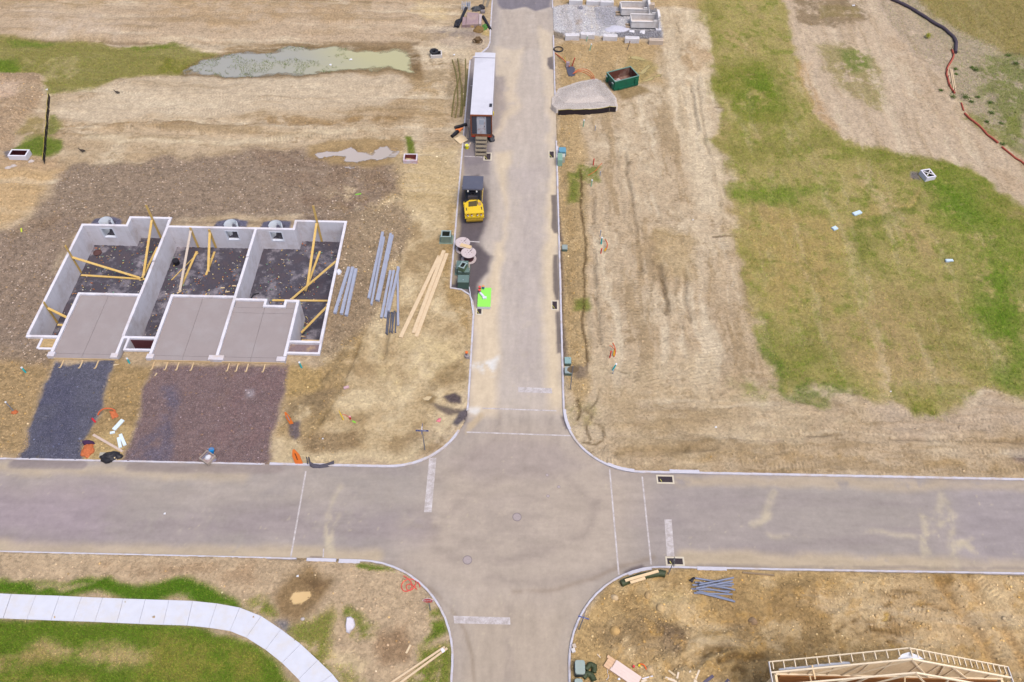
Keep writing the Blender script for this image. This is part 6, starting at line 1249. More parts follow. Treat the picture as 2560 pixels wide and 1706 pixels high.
# ---- foam boards with paint cans
fb = thing('foam_board_stack', 'stack of white foam boards with a bright green top at the kerb bend', 'foam boards', V3(P(1211, 760)))
q = [P(u, v, .36) for u, v in ((1195.8, 720), (1228.5, 720), (1226, 767.5), (1193, 767))]; poly = [(p_[0], p_[1]) for p_ in q][::-1]
for k in range(3): m = MB(); m.prism(poly, .02+.11*k, .125+.11*k); obj('board', m, M('white foam board', (220, 224, 222), .7, .04), fb)
m = MB(); m.prism(poly, .35, .365); obj('cover', m, M('lime green cover', (150, 236, 92), .6, .03, 1), fb)
for i, (u, v, ct, cb, lb) in enumerate(((1199.4, 717, (228, 92, 84), (196, 66, 60), 'rear can with a red lid on the green foam boards'), (1198.8, 725, (228, 92, 84), (110, 60, 120), 'front can with a red lid on the green foam boards'), (1207.9, 715, (222, 162, 108), (36, 100, 160), 'blue can with an orange lid on the green foam boards'))):
    c = P(u, v, .75); c[2] = .366; t_ = thing('paint_can', lb, 'can', c)
    m = MB(); m.cyl(c, c+[0, 0, .34], .125, 16); obj('body', m, M('can side %d' % i, cb, .4, .1), t_); m = MB(); m.cyl(c+[0, 0, .34], c+[0, 0, .38], .135, 16); obj('lid', m, M('can lid %d' % (i//2), ct, .5, .08), t_)
m = MB(); A, B = P(1200, 732, .45), P(1211, 744, .45); m.tube([A, A*.5+B*.5, B], [.11, .13, .12], 10); m.box(B+[.02, -.05, -.0], (.38, .2, .16), rz=.2); obj('wrapped_roll', m, M('white wrap', (226, 228, 236), .5, .08, 6), label='crumpled white wrapped roll lying on the green foam boards', cat='roll')
# ---- long boards and steel beams on the yellow soil
lvl = M('pale engineered lumber', (224, 198, 160), .75, .08, 3, dirt=(206, 172, 124), damt=.45, dscale=2.5)
for i, (a, b, zb, lb) in enumerate((((1098.5, 641), (1001.5, 845), 0, 'long pale board lying leftmost of three with its near end farthest left'), ((1117.5, 635), (1041, 843), 0, 'long pale board lying rightmost of three'), ((1110, 629), (1034, 835), .06, 'long pale board lying on top of the other two'))):
    A, B = G(*a), G(*b); A[2] += .05+zb; B[2] += .05+zb; m = MB(); m.beam(A, B, .36, .09); obj('long_board', m, lvl, label=lb, cat='board', group='long pale boards beside the steel beams')
stl = M('primer grey steel', (166, 171, 186), .45, .06, 2.5, dirt=(150, 136, 140), damt=.35, dscale=2.)
def ibeam(a, b, w_, label, z=0.):
    A, B = G(*a), G(*b); A[2] += .12+z; B[2] += .12+z; d = (B-A)/np.linalg.norm(B-A); sd = np.cross(d, (0, 0, 1)); sd /= np.linalg.norm(sd)
    m = MB()
    m.beam(A+[0, 0, .1], B+[0, 0, .1], w_, .025); m.beam(A-[0, 0, .1], B-[0, 0, .1], w_, .025); m.beam(A, B, .03, .18)
    return obj('steel_beam', m, stl, label=label, cat='steel beam', group='grey steel beams on the dirt')
for a, b, w_, lb, z in (((873, 671), (837.5, 786), .3, 'leftmost of three short grey steel beams beside the foundation', 0), ((882.7, 671), (854, 788), .3, 'middle of three short grey steel beams beside the foundation', 0), ((890.5, 675), (866, 791.5), .3, 'rightmost of three short grey steel beams beside the foundation', 0),
                     ((957.2, 583.5), (922.4, 749), .26, 'long grey steel beam farthest left in the far group', 0), ((960.6, 596), (929, 764), .2, 'narrow long grey beam reaching lowest in the far group', 0), ((977.3, 587), (942, 754), .24, 'long grey steel beam with its far end highest on the right of the far group', 0), ((982.2, 591), (946.5, 755.5), .2, 'long grey steel beam farthest right in the far group', 0),
                     ((976.7, 679.5), (954, 797), .24, 'grey steel beam farthest left in the near group', 0), ((985, 679.5), (963.5, 797), .24, 'grey steel beam second from the left in the near group', 0), ((997.3, 673.5), (972, 783), .24, 'grey steel beam crossing over at an angle in the near group', .12)): ibeam(a, b, w_, lb, z)
m = MB(); A, B = G(994.5, 668.5), G(995.6, 816); m.beam(A+[0, 0, .08], B+[0, 0, .08], .2, .12); obj('steel_channel', m, stl, label='thin grey steel channel with holes at its near end', cat='steel beam')
pst = M('dark steel post', (92, 96, 110), .4, .25, 4); ends = ['leftmost', 'second', 'third', 'fourth', 'fifth', 'rightmost']
for i, (a, b) in enumerate((((970.4, 784), (965, 835)), ((974, 785), (968, 838)), ((979, 783), (975, 832)), ((982, 784), (981, 834)), ((986.5, 780), (980, 832)), ((990.5, 784), (989, 833)))):
    A, B = G(*a), G(*b); t_ = thing('steel_post', '%s of six short dark steel posts at the foot of the grey beams' % ends[i], 'post', (A+B)/2, 'dark steel jack posts')
    m = MB(); m.cyl(A+[0, 0, .08], B+[0, 0, .08], .055, 10); obj('tube', m, pst, t_)
    for q in (A, B): m = MB(); m.box(q+[0, 0, .08], (.16, .02, .16)); obj('end_plate', m, pst, t_)
m = MB(); m.heap(V3(G(847, 681), G(847, 681)[2]), .25, .35, .3, .2, 61, .5); obj('paper_bag', m, M('white paper', (230, 230, 236), .7, .08), label='crumpled white paper bag beside the east foundation wall', cat='bag')

# ================================================================== EAST SIDE OF THE NORTH ROAD
c = G(1405.5, 385); ub = thing('utility_box', 'blue rounded utility box beside the east kerb', 'utility box', c)
def rbox(m, c, w, d, z0, z1, r, rz=0., n=5, tp=1.):
    pts = []
    for cx, cy, a0_ in ((w/2-r, d/2-r, 0), (-w/2+r, d/2-r, 90), (-w/2+r, -d/2+r, 180), (w/2-r, -d/2+r, 270)):
        for k in range(n+1): a = math.radians(a0_+90*k/n); pts.append((cx+r*math.cos(a), cy+r*math.sin(a)))
    cr_, sr_ = math.cos(rz), math.sin(rz); q = [(x*cr_-y*sr_, x*sr_+y*cr_) for x, y in pts]; N_ = len(q)
    V = [(c[0]+x, c[1]+y, z0) for x, y in q]+[(c[0]+x*tp, c[1]+y*tp, z1-.05) for x, y in q]+[(c[0]+x*tp*.95, c[1]+y*tp*.95, z1) for x, y in q]
    f = [(i, (i+1) % N_, N_+(i+1) % N_, N_+i) for i in range(N_)]+[(N_+i, N_+(i+1) % N_, 2*N_+(i+1) % N_, 2*N_+i) for i in range(N_)]+[tuple(range(2*N_, 3*N_))]
    return m.add(V, f)
blue_m = M('blue box paint', (100, 154, 174), .5, .06, 2, dirt=(140, 180, 196), damt=.4)
m = MB(); rbox(m, c, .8, .85, c[2]-.1, c[2]+.62, .14); obj('cover', m, blue_m, ub)
m = MB(); rbox(m, c, .86, .9, c[2]-.12, c[2]+.1, .14); obj('base', m, M('dark base', (62, 80, 88), .7), ub)
c = G(1402, 412); t_ = thing('pedestal_box', 'pale green louvred pedestal box with a notched corner below the blue box', 'utility box', c); pg = M('pale green paint', (148, 184, 164), .5, .07, 3)
m = MB(); m.box(c+[-.12, .35, .42], (.52, 1.25, .84)); obj('cabinet', m, pg, t_)
m = MB(); m.box(c+[.3, .62, .4], (.3, .62, .78)); obj('side_cabinet', m, M('beige grey paint', (188, 188, 172), .6, .08), t_)
for k in range(7): m = MB(); m.box(c+[-.12, -.15+.16*k, .852], (.46, .05, .02)); obj('louvre', m, M('green louvre', (128, 164, 146), .5), t_)
def util(c, w, d, h, label, lidc=(150, 166, 158), sidec=(92, 112, 100), rz=0.):
    t_ = thing('utility_box', label, 'utility box', c, 'green utility boxes along the kerbs')
    m = MB(); m.box(c+[0, 0, h/2-.05], (w, d, h), rz=rz, taper=.96); obj('body', m, M('box side %s' % (sidec,), sidec, .6, .08), t_)
    m = MB(); rbox(m, c, w+.04, d+.04, c[2]+h-.07, c[2]+h+.03, .06, rz); ld = obj('lid', m, M('box lid %s' % (lidc,), lidc, .55, .06, 2, dirt=(170, 180, 170), damt=.35), t_)
    m = MB(); m.cyl(c+[w*.25, d*.3, h+.02], c+[w*.25, d*.3, h+.045], .03, 8); obj('bolt', m, blk, ld)
    return t_
util(G(1411.5, 624), .52, .6, .35, 'small grey-green utility box alone behind the east kerb', (150, 162, 156))
util(G(1419, 908), .56, .68, .42, 'farther of two green utility boxes near the junction', (140, 170, 164)); util(G(1420, 932), .62, .7, .42, 'nearer of two green utility boxes, partly behind the brown sign', (152, 166, 162))
def post_thing(name, label, cat, u, v): p = G(u, v); return p, thing(name, label, cat, p)
galv = M('galvanised post', (128, 128, 132), .5, .15, 6)
p, t_ = post_thing('blank_sign', 'blank brown octagonal sign facing away on a grey post near the utility boxes', 'sign', 1425.6, 973.8)
m = MB(); m.beam(p, p+[0, 0, 3.45], .07, .06); obj('post', m, galv, t_)
def octa(r): return [(r*math.cos(math.radians(22.5+45*k)), r*math.sin(math.radians(22.5+45*k))) for k in range(8)]
def plate(c, r, nrm_rz, th=.012, poly=None):
    m = MB(); q = poly or octa(r); cr_, sr_ = math.cos(nrm_rz), math.sin(nrm_rz); n_ = len(q); V = []
    for s_ in (-th/2, th/2):
        for x, z in q: V.append((c[0]+x*cr_-s_*sr_, c[1]+x*sr_+s_*cr_, c[2]+z))
    m.add(V, [tuple(range(n_)), tuple(range(n_, 2*n_))[::-1]]+[(i, n_+i, n_+(i+1) % n_, (i+1) % n_) for i in range(n_)]); return m
obj('panel', plate(p+[.03, .05, 2.9], .52, .0), M('brown sign back', (150, 128, 98), .7, .08), t_)
def pipe_stub(u, v, h, lean, col, label, r=.075, capc=(236, 238, 240), g_='capped pipe stubs in the ground', name='pipe_stub'):
    p = G(u, v); t_ = thing(name, label, 'pipe', p, g_); q = p+np.array([lean[0], lean[1], h])
    m = MB(); m.cyl(p-[0, 0, .1], q, r, 10); obj('tube', m, M('pipe %s' % (col,), col, .45, .06), t_)
    m = MB(); m.cyl(q, q+np.array([lean[0], lean[1], h])*.09/h, r*1.2, 10); obj('cap', m, M('cap %s' % (capc,), capc, .45), t_)
TEAL, SAGE = (36, 178, 180), (164, 198, 166)
for u, v, h, ln, c_, lb in ((1503, 610.5, .85, (0, 0), TEAL, 'teal pipe stub beside the orange curved conduit on the east lot'), (1530.8, 926, .75, (.25, .1), TEAL, 'teal pipe stub leaning right on the dirt right of the brown sign'), (64.5, 932, .55, (-.12, .1), TEAL, 'teal pipe stub farthest left, on the dirt beside the blue gravel'),
                          (324, 908.5, .5, (-.06, .1), TEAL, 'teal pipe stub in front of the second porch between the driveways'), (754.5, 920, .65, (-.1, .08), TEAL, 'teal pipe stub right of the red gravel driveway'), (1478, 466, .8, (.02, 0), SAGE, 'pale green pipe stub near the blue marker on the east lot'),
                          (1458, 317, .85, (.03, 0), SAGE, 'pale green pipe stub in front of the black silt fence'), (1474, 127, .8, (.16, .1), SAGE, 'pale green pipe stub leaning right between the concrete blocks and the vault mat'), (1465.8, 103.5, .7, (.1, .05), SAGE, 'pale green pipe stub right against a concrete block')): pipe_stub(u, v, h, ln, c_, lb)
pipe_stub(1568, 125, 1.1, (.2, .1), (88, 78, 84), 'dark pipe stub with a rusty cap in front of the concrete blocks', .05, (130, 74, 66))
for u, v, h, lb in ((1500, 440, .55, 'grey-blue marker post near the orange cord'), (1500, 592, .8, 'grey-blue marker post behind the teal pipe stub'), (1487.5, 327, .6, 'grey marker post right of the pale green stub'), (1532, 935, .5, 'grey marker post at the foot of the leaning teal stub')): pipe_stub(u, v, h, (0, 0), (150, 160, 176), lb, .04, (176, 184, 196), 'grey marker posts', 'marker_post')
for u, v, h, lb in ((1483, 413, .75, 'plain red peg beside the cracked soil'), (1502, 634, .55, 'red peg with a white collar below the curved conduit'), (1524.5, 894.5, .8, 'red peg with a white collar left of the yellow conduit')): pipe_stub(u, v, h, (.02, .03), (214, 40, 40), lb, .06, (228, 70, 60), 'red utility pegs', 'peg')
orm = M('orange conduit', (214, 104, 58), .5, .12, 5)
def cord(pts, r, label, name='conduit', mat=None, z=None, cat='conduit', group=None):
    m = MB(); P_ = []; L_ = len(pts)
    for i, q in enumerate(pts): P_.append(G(q[0], q[1], r+(z[i] if z else 0)))
    for _ in range(2):                     # round the corners
        n_ = [P_[0]]
        for a, b in zip(P_[:-1], P_[1:]): n_ += [a*.75+b*.25, a*.25+b*.75]
        P_ = n_+[P_[-1]]
    m.tube(P_, r, 8); return obj(name, m, mat or orm, label=label, cat=cat, group=group)
cord([(1470, 439), (1485, 431), (1494, 422), (1498, 415), (1505, 408)], .035, 'thin orange cord trailing over the grass below the red peg', 'cord', cat='cord')
cord([(1513, 599), (1518, 607), (1518.5, 616), (1515, 624), (1512, 628)], .06, 'orange conduit curving up beside the teal stub', z=[.25, .5, .45, .2, 0])
cord([(1515, 621), (1511.5, 628)], .075, 'short yellow sleeve at the foot of the curved conduit', 'sleeve', M('yellow sleeve', (240, 190, 30), .5), z=[.3, .05], cat='sleeve')
cord([(1532, 858), (1537, 868), (1539, 879), (1535, 892)], .06, 'tall orange conduit bending over near the junction', z=[.7, .8, .5, 0]); cord([(1524, 864), (1533, 869), (1538.5, 880)], .035, 'thin red-orange branch cord off the tall conduit', 'cord', z=[.6, .6, .4], cat='cord')
cord([(1536.5, 875), (1534.5, 889)], .08, 'yellow sleeve on the tall bending conduit', 'sleeve', M('yellow sleeve', (240, 190, 30), .5), z=[.5, .1], cat='sleeve')
planks('scrap_plank', [((1413, 902), (1406, 921)), ((1402, 606), (1402, 626))], .08, .08, tan_l, ['thin plank leaning beside the farther green box near the junction', 'thin plank between the kerb and the small grey-green box'], 'plank')
# ---- vault mat, hose ring, pegs near the gravel pile
c = G(1426, 182); m = MB(); q = [G(*s) for s in zz(1370, 100, 7.84, [(352, 540), (430, 522), (505, 528), (532, 565), (520, 620), (528, 700), (470, 722), (405, 718), (378, 650)])]
m.prism([(x[0], x[1]) for x in q], c[2]-.05, c[2]+.07); obj('ground_mat', m, M('black geotextile mat', (84, 84, 98), .85, .15, 6), label='black mat on the dirt where the orange conduits surface', cat='mat')
cord([(1385, 132), (1400, 142), (1414, 154), (1424, 167)], .06, 'straight orange conduit running from the kerb to the black mat', z=[0, .15, .3, .15])
for i, (dx, dy, lb) in enumerate(((-2.5, 3, 'innermost of three orange conduits arching towards the gravel pile'), (1.0, -.5, 'middle of three orange conduits arching towards the gravel pile'), (4.5, -4, 'outermost of three orange conduits arching towards the gravel pile'))):
    cord([(1432, 185), (1444+dx*.3, 177+dy), (1458+dx, 176.5+dy), (1470+dx, 182+dy), (1479+dx, 190+dy*.6), (1482+dx, 199)], .036, lb, z=[.1, .35, .4, .3, .15, 0], group='orange conduits at the black mat')
pipe_stub(1429.5, 166, 1.0, (.28, .12), (190, 40, 40), 'tall red pipe leaning right behind the black mat', .06, (214, 70, 60))
m = MB(); c = G(1419, 168); m.box(c+[0, 0, .35], (.4, .25, .7), rz=.05); obj('meter_box', m, M('pinkish meter box', (180, 158, 166), .6, .1), label='pinkish grey meter box behind the black mat', cat='box')
m = MB(); c = G(1413.5, 157); m.beam(c, c+[-.12, .1, .75], .07, .04); obj('stake', m, M('yellow tape', (232, 206, 60), .6), label='stake wrapped in yellow tape left of the pinkish meter box', cat='stake')
c = G(1396, 125); m = MB()
for r_ in (.56, .63): m.tube([c+[r_*math.cos(t), r_*.95*math.sin(t), .06+(.63-r_)] for t in np.linspace(0, 6.283, 31)[:-1]], .05, 7, closed=True)
obj('hose_coil', m, rubber, label='coil of black hose on the dirt beside the east kerb', cat='hose')
# ---- gravel pile behind its silt fence
w = PW(zz(1370, 100, 7.84, [(90, 1170), (220, 985), (560, 868), (920, 790), (1060, 815), (1170, 965), (1330, 1175), (1335, 1395), (900, 1432), (520, 1462), (205, 1480), (80, 1360)]))
lo, hi = w.min(0)-.6, w.max(0)+.6; nxp, nyp = 150, 110; px_, py_ = np.meshgrid(np.linspace(lo[0], hi[0], nxp), np.linspace(lo[1], hi[1], nyp))
d = sdist(px_+.25*(fbm(px_, py_, 1.2, 3, 71)-.5), py_+.25*(fbm(px_, py_, 1.2, 3, 72)-.5), w)
hz = np.where(d < .12, .1, -.3)+.62*sst(0, -2.2, d)+.16*(fbm(px_, py_, 1.5, 4, 73)-.5)*sst(0, -.8, d)
fy_ = (np.array(P(1395, 287))[1]); hz = np.where(py_ < fy_+.15, np.minimum(hz, -.2), np.maximum(hz, np.where(d < .1, .6*sst(fy_+5.5, fy_+.3, py_)*sst(.1, -.9, d+.0*py_+np.where(py_ < fy_+1.2, -.9, 0)), -.25)))
ix_ = np.arange(nxp*nyp).reshape(nyp, nxp); fcs = np.stack([ix_[:-1, :-1], ix_[:-1, 1:], ix_[1:, 1:], ix_[1:, :-1]], -1).reshape(-1, 4)
raw('gravel_pile', np.stack([px_, py_, hz+.1], -1).reshape(-1, 3), fcs, M('pale pile gravel', (204, 192, 180), .95, .3, 12, bump=.6), smooth=True, label='pale gravel pile held back by a black silt fence at the kerb', cat='gravel pile')
x_, y_ = rng.uniform(lo[0], hi[0], 34000), rng.uniform(lo[1], hi[1], 34000); k = sdist(x_, y_, w) < -.05; x_, y_ = x_[k], y_[k]
ii_ = np.clip(((x_-lo[0])/(hi[0]-lo[0])*(nxp-1)).astype(int), 0, nxp-1); jj_ = np.clip(((y_-lo[1])/(hi[1]-lo[1])*(nyp-1)).astype(int), 0, nyp-1)
zq = hz[jj_, ii_]+.1; k = zq > .0; scatter('pile_stones', np.stack([x_, y_, zq], -1)[k], rng.uniform(.02, .05, k.sum()), pick(k.sum(), [(216, 206, 196), (204, 194, 184), (224, 216, 206), (186, 174, 166)]), grit)
slt = M('black silt fabric', (44, 34, 40), .75, .2, 4, stretch=(6, 6, .6)); ytape = M('yellow edge cord', (196, 178, 60), .6)
def silt_fence(path, h, label, posts=1.6, lean=(0, 0)):
    P_ = [G(*q) for q in path]; t_ = thing('silt_fence', label, 'fence', P_[0]); fine = resample([p_[:2] for p_ in P_], .35); V = []; top = []
    for i, q in enumerate(fine):
        z = Hgt(*q); hh = h*(1+.06*math.sin(i*.9)+.04*random.random()); wv = .05*math.sin(i*1.3)
        V += [(q[0], q[1]+wv*.3, z-.1), (q[0]+lean[0]*.5, q[1]+lean[1]*.5+wv, z+hh*.5), (q[0]+lean[0], q[1]+lean[1], z+hh)]; top.append(np.array(V[-1]))
    n_ = len(fine); V2 = [(x, y+.012, z) for x, y, z in V]; m = MB()
    m.add(V+V2, [(i*3+k, (i+1)*3+k, (i+1)*3+k+1, i*3+k+1) for i in range(n_-1) for k in range(2)]+[(3*n_+i*3+k+1, 3*n_+(i+1)*3+k+1, 3*n_+(i+1)*3+k, 3*n_+i*3+k) for i in range(n_-1) for k in range(2)], True); obj('fabric', m, slt, t_)
    m = MB(); m.tube(top, .022, 5); obj('top_cord', m, ytape, t_)
    for i in range(0, n_, max(1, int(posts/.35))):
        m = MB(); m.beam(np.array(V[i*3])+[0, .04, 0], top[i]+[0, .04, .08], .05, .05); obj('stake', m, oldw, t_)
silt_fence([(1395, 289), (1425, 287), (1490, 285), (1539, 280)], .72, 'black silt fence with a yellow top cord in front of the gravel pile')
silt_fence([(112.5, 412), (116, 360), (121, 300), (125.5, 244)], .62, 'long narrow black silt fence beside the grass near the left edge')
# ---- dumpster
A = [P(u, v, 1.45) for u, v in ((1517.3, 182.3), (1574.7, 166.3), (1599.6, 190.6), (1537, 205.2))]; c = sum(A)/4; c[2] = 0
ex = (A[1]-A[0])+(A[2]-A[3]); rz = math.atan2(ex[1], ex[0]); L_ = np.linalg.norm(ex)/2; W_ = (np.linalg.norm(A[3]-A[0])+np.linalg.norm(A[2]-A[1]))/2
print('dumpster', L_, W_, rz)
grn = M('dumpster green', (22, 106, 78), .5, .15, 2, dirt=(40, 84, 70), damt=.5); rust = M('rusty steel inside', (112, 66, 52), .8, .3, 2, dirt=(176, 156, 140), damt=.5, dscale=.9)
dp = thing('dumpster', 'open green dumpster with a rusty interior on the muddy east lot', 'dumpster', c); Rz = lambda x, y, z: np.array([c[0]+x*math.cos(rz)-y*math.sin(rz), c[1]+x*math.sin(rz)+y*math.cos(rz), z])
def dbox(m, x, y, z, a, b, h): m.box(Rz(x, y, z), (a, b, h), rz=rz); return m
m = MB(); t2 = .06
dbox(m, 0, -W_/2+t2/2, .85, L_, t2, 1.2); dbox(m, 0, W_/2-t2/2, .85, L_, t2, 1.2); dbox(m, L_/2-t2/2, 0, .85, t2, W_-2*t2, 1.2); dbox(m, -L_/2+t2/2, 0, .95, t2, W_-2*t2, 1.0)
dbox(m, .3, -W_/2-.02, .36, L_-.6, .1, .3); obj('shell', m, grn, dp)
m = MB(); t3 = t2+.012
dbox(m, 0, 0, .33, L_-2*t3, W_-2*t3, .06); dbox(m, 0, -W_/2+t2+.012, .88, L_-2*t3, .02, 1.1); dbox(m, 0, W_/2-t2-.012, .88, L_-2*t3, .02, 1.1); dbox(m, L_/2-t2-.012, 0, .88, .02, W_-2*t3-.04, 1.1); dbox(m, -L_/2+t2+.012, 0, .93, .02, W_-2*t3-.04, 1.0); obj('interior', m, rust, dp)
m = MB()
for y in (-W_/2+.04, W_/2-.04): dbox(m, 0, y, 1.47, L_+.08, .12, .06)
for x in (-L_/2+.04, L_/2-.04): dbox(m, x, 0, 1.473, .12, W_-.16, .06)
obj('rim', m, M('worn green rim', (112, 152, 138), .5, .15, 3), dp)
m = MB()
for s in (-1, 1): dbox(m, L_/2-.3, s*(W_/2+.05), .75, .5, .1, .95); dbox(m, L_/2+.05, s*.5, .8, .1, .14, 1.1); dbox(m, -L_/2-.06, s*(W_/2-.3), .75, .1, .35, .75); dbox(m, 0, s*(W_/2-.12), .14, L_-.2, .14, .18)
obj('ribs', m, grn, dp)
for s in (-1, 1):
    m = MB(); dbox(m, -L_/2-.14, s*(W_/2-.3), 1.15, .14, .3, .12); obj('lift_lug', m, M('lug steel', (150, 164, 158), .5), dp)
m = MB(); dbox(m, -L_/2-.02, 0, .6, .06, .62, .55); obj('hook_opening', m, blk, dp)
for x, y, s_ in ((-.7, .35, .35), (-.2, .5, .3), (-.5, -.1, .25)): m = MB(); q = Rz(x, y, .36); m.heap(q, s_, s_*.7, .2, x, int(10*x+30)); obj('paper_scrap', m, M('pale scraps', (206, 190, 186), .8, .2), label={-.7: 'larger pale scrap at the hook end inside the green dumpster', -.2: 'pale scrap nearest the back wall inside the green dumpster', -.5: 'small pale scrap in the middle of the green dumpster'}[x], cat='scrap')
# ---- concrete blocks
cblk = M('pale block concrete', (228, 224, 224), .85, .07, 2, dirt=(180, 164, 148), damt=.5, dscale=1.2); cblk2 = M('tan block concrete', (204, 186, 166), .9, .12, 2)
BT, BB = ['first', 'second', 'third', 'fourth', 'fifth'], 0
proto = None
def block(u, v, rz, label, mat=cblk):
    p = G(u, v); t_ = thing('concrete_block', label, 'concrete block', p, 'concrete barrier blocks round the gravel yard'); t_.rotation_euler = (0, 0, 0); m = MB()
    L2, D2, H2 = 1.85, .62, .66; b_ = .04; cr_, sr_ = math.cos(rz), math.sin(rz); sec = [(-D2/2, -.1), (-D2/2, H2-b_), (-D2/2+b_, H2), (D2/2-b_, H2), (D2/2, H2-b_), (D2/2, -.1)]; V = []
    for x in (-L2/2, -L2/2+b_, L2/2-b_, L2/2):
        k_ = 1 if abs(x) < L2/2-.01 else .93
        for y, z in sec: V.append((p[0]+x*cr_-y*k_*sr_, p[1]+x*sr_+y*k_*cr_, p[2]+(z if z < 0 else z*(1 if k_ == 1 else .96))))
    f = [(a*6+k, (a+1)*6+k, (a+1)*6+k+1, a*6+k+1) for a in range(3) for k in range(5)]
    m.add(V, [t[::-1] for t in f]+[(0, 1, 2, 3, 4, 5), (23, 22, 21, 20, 19, 18)]); obj('body', m, mat, t_)
    m = MB(); m.box(p+[0, 0, H2+.022], (L2-.16, .16, .05), rz=rz); obj('key_ridge', m, mat, t_)
    for x in (-.45, .45):
        q = p+[x*cr_, x*sr_, H2+.045]; m = MB(); m.tube([q+[-.08, 0, 0], q+[-.05, 0, .06], q+[.05, 0, .06], q+[.08, 0, 0]], .015, 6); obj('lifting_loop', m, gray_m, t_)
for u, v, rz, lb, mt in ((1439, 10, -.06, 'far-row concrete block nearest the road', cblk), (1482, 12, -.07, 'far-row concrete block second from the road', cblk), (1516.5, 14, -.03, 'far-row concrete block butted against its neighbour, third from the road', cblk), (1565, 19, -.02, 'far-row concrete block behind the farther dump body', cblk), (1618, 20, -.02, 'tan-stained far-row block at the right end of the yard', cblk2),
                      (1430, 98, .05, 'near-row concrete block nearest the road, turned slightly', cblk), (1468, 95, -.03, 'near-row concrete block behind a pale green pipe stub', cblk), (1524.5, 100, -.06, 'near-row concrete block standing alone in the middle', cblk), (1579, 105.5, -.02, 'near-row concrete block behind the dark pipe stub', cblk), (1638.5, 110, -.02, 'tan near-row concrete block at the right end', cblk2)): block(u, v, rz, lb, mt)
# ---- two dump-truck bodies lying in the yard
dust = M('dusty grey steel body', (230, 224, 218), .7, .08, 1.5, dirt=(184, 164, 146), damt=.5, dscale=.8); dusti = M('dusty steel bed', (216, 204, 192), .8, .1, 1.2, dirt=(214, 212, 206), damt=.7, dscale=.5)
for (u0, v0), (u1, v1), hh, lb in (((1552, 42), (1617, 42), .95, 'farther pale grey dump-truck body lying in the gravel yard'), ((1577, 73.5), (1641, 73.5), .95, 'nearer pale grey dump-truck body with dried mud on its bed')):
    a, b = G(u0, v0), G(u1, v1); L2 = b[0]-a[0]; D2 = 1.85; c = (a+b)/2+[0, D2/2, 0]; t_ = thing('dump_body', lb, 'truck body', c); z0 = c[2]+.25; tk = .1
    m = MB(); m.box((c[0], c[1], z0), (L2, D2-.02, .1)); obj('bed', m, dusti, t_)
    for y in (-D2/2, D2/2): m = MB(); m.box((c[0], c[1]+y, z0+hh*.4), (L2, tk, hh*.9)); m.box((c[0], c[1]+y, z0+hh*.87), (L2+.06, tk+.08, .08)); obj('side_wall', m, dust, t_)
    m = MB(); m.box((c[0]-L2/2-.01, c[1], z0+hh*.38), (tk, D2-tk-.02, hh*.85)); obj('tailgate', m, dust, t_)
    m = MB(); xh = c[0]+L2/2+.05; m.box((xh, c[1], z0+hh*.75), (tk, D2+.3, hh*1.6)); m.box((xh+.12, c[1]+.2, z0+hh*1.5), (.3, D2-.2, .08))
    for y in (-D2/2-.1, 0, D2/2+.1): m.box((xh+.1, c[1]+y, z0+hh*.6), (.14, .1, hh*1.3))
    m.box((xh-.35, c[1]-D2/2, z0+hh*1.02), (.6, tk, .25)); m.box((xh-.35, c[1]+D2/2, z0+hh*1.02), (.6, tk, .25)); obj('headboard', m, dust, t_)
    m = MB(); m.box((xh+.15, c[1]-D2/2-.25, c[2]+.12), (.7, .4, .22)); m.beam((xh+.2, c[1]-D2/2-.2, c[2]+.2), (xh+.12, c[1]-D2/2-.1, z0+hh), .12, .12); obj('hinge_leg', m, M('pale leg steel', (220, 218, 220), .6, .1), t_)
    m = MB()
    for y in (-.45, .15): m.box((c[0]-L2/2-.3, c[1]+y-.2, c[2]+.12), (.75, .16, .2)); 
    m.box((c[0], c[1]-.5, c[2]+.1), (L2, .15, .2)); m.box((c[0], c[1]+.5, c[2]+.1), (L2, .15, .2)); obj('skid_rail', m, M('tan skid timber', (196, 172, 142), .85, .15), t_)
m = MB(); m.sheet(G(1599, 83, .05), G(1611, 86, .06), G(1613, 76, .08), G(1601, 76, .06), .02, 6, .06); obj('panel', m, M('white panel', (226, 224, 226), .6, .05), label='white broken panel below the nearer dump body', cat='panel')
m = MB(); m.sheet(G(1573, 81, .05), G(1586, 82, .06), G(1586, 76, .06), G(1573, 75.5, .06), .02, 6, .05); obj('panel', m, M('white panel', (226, 224, 226), .6, .05), label='small white panel beside the pale heap in the gravel yard', cat='panel')
m = MB(); m.heap(V3(G(1544, 74), G(1544, 74)[2]), 1.7, .9, .28, 0, 81, .3); obj('stone_dust_heap', m, M('pale stone dust', (202, 200, 208), .95, .2, 8), label='low pale stone-dust heap in the gravel yard', cat='heap')
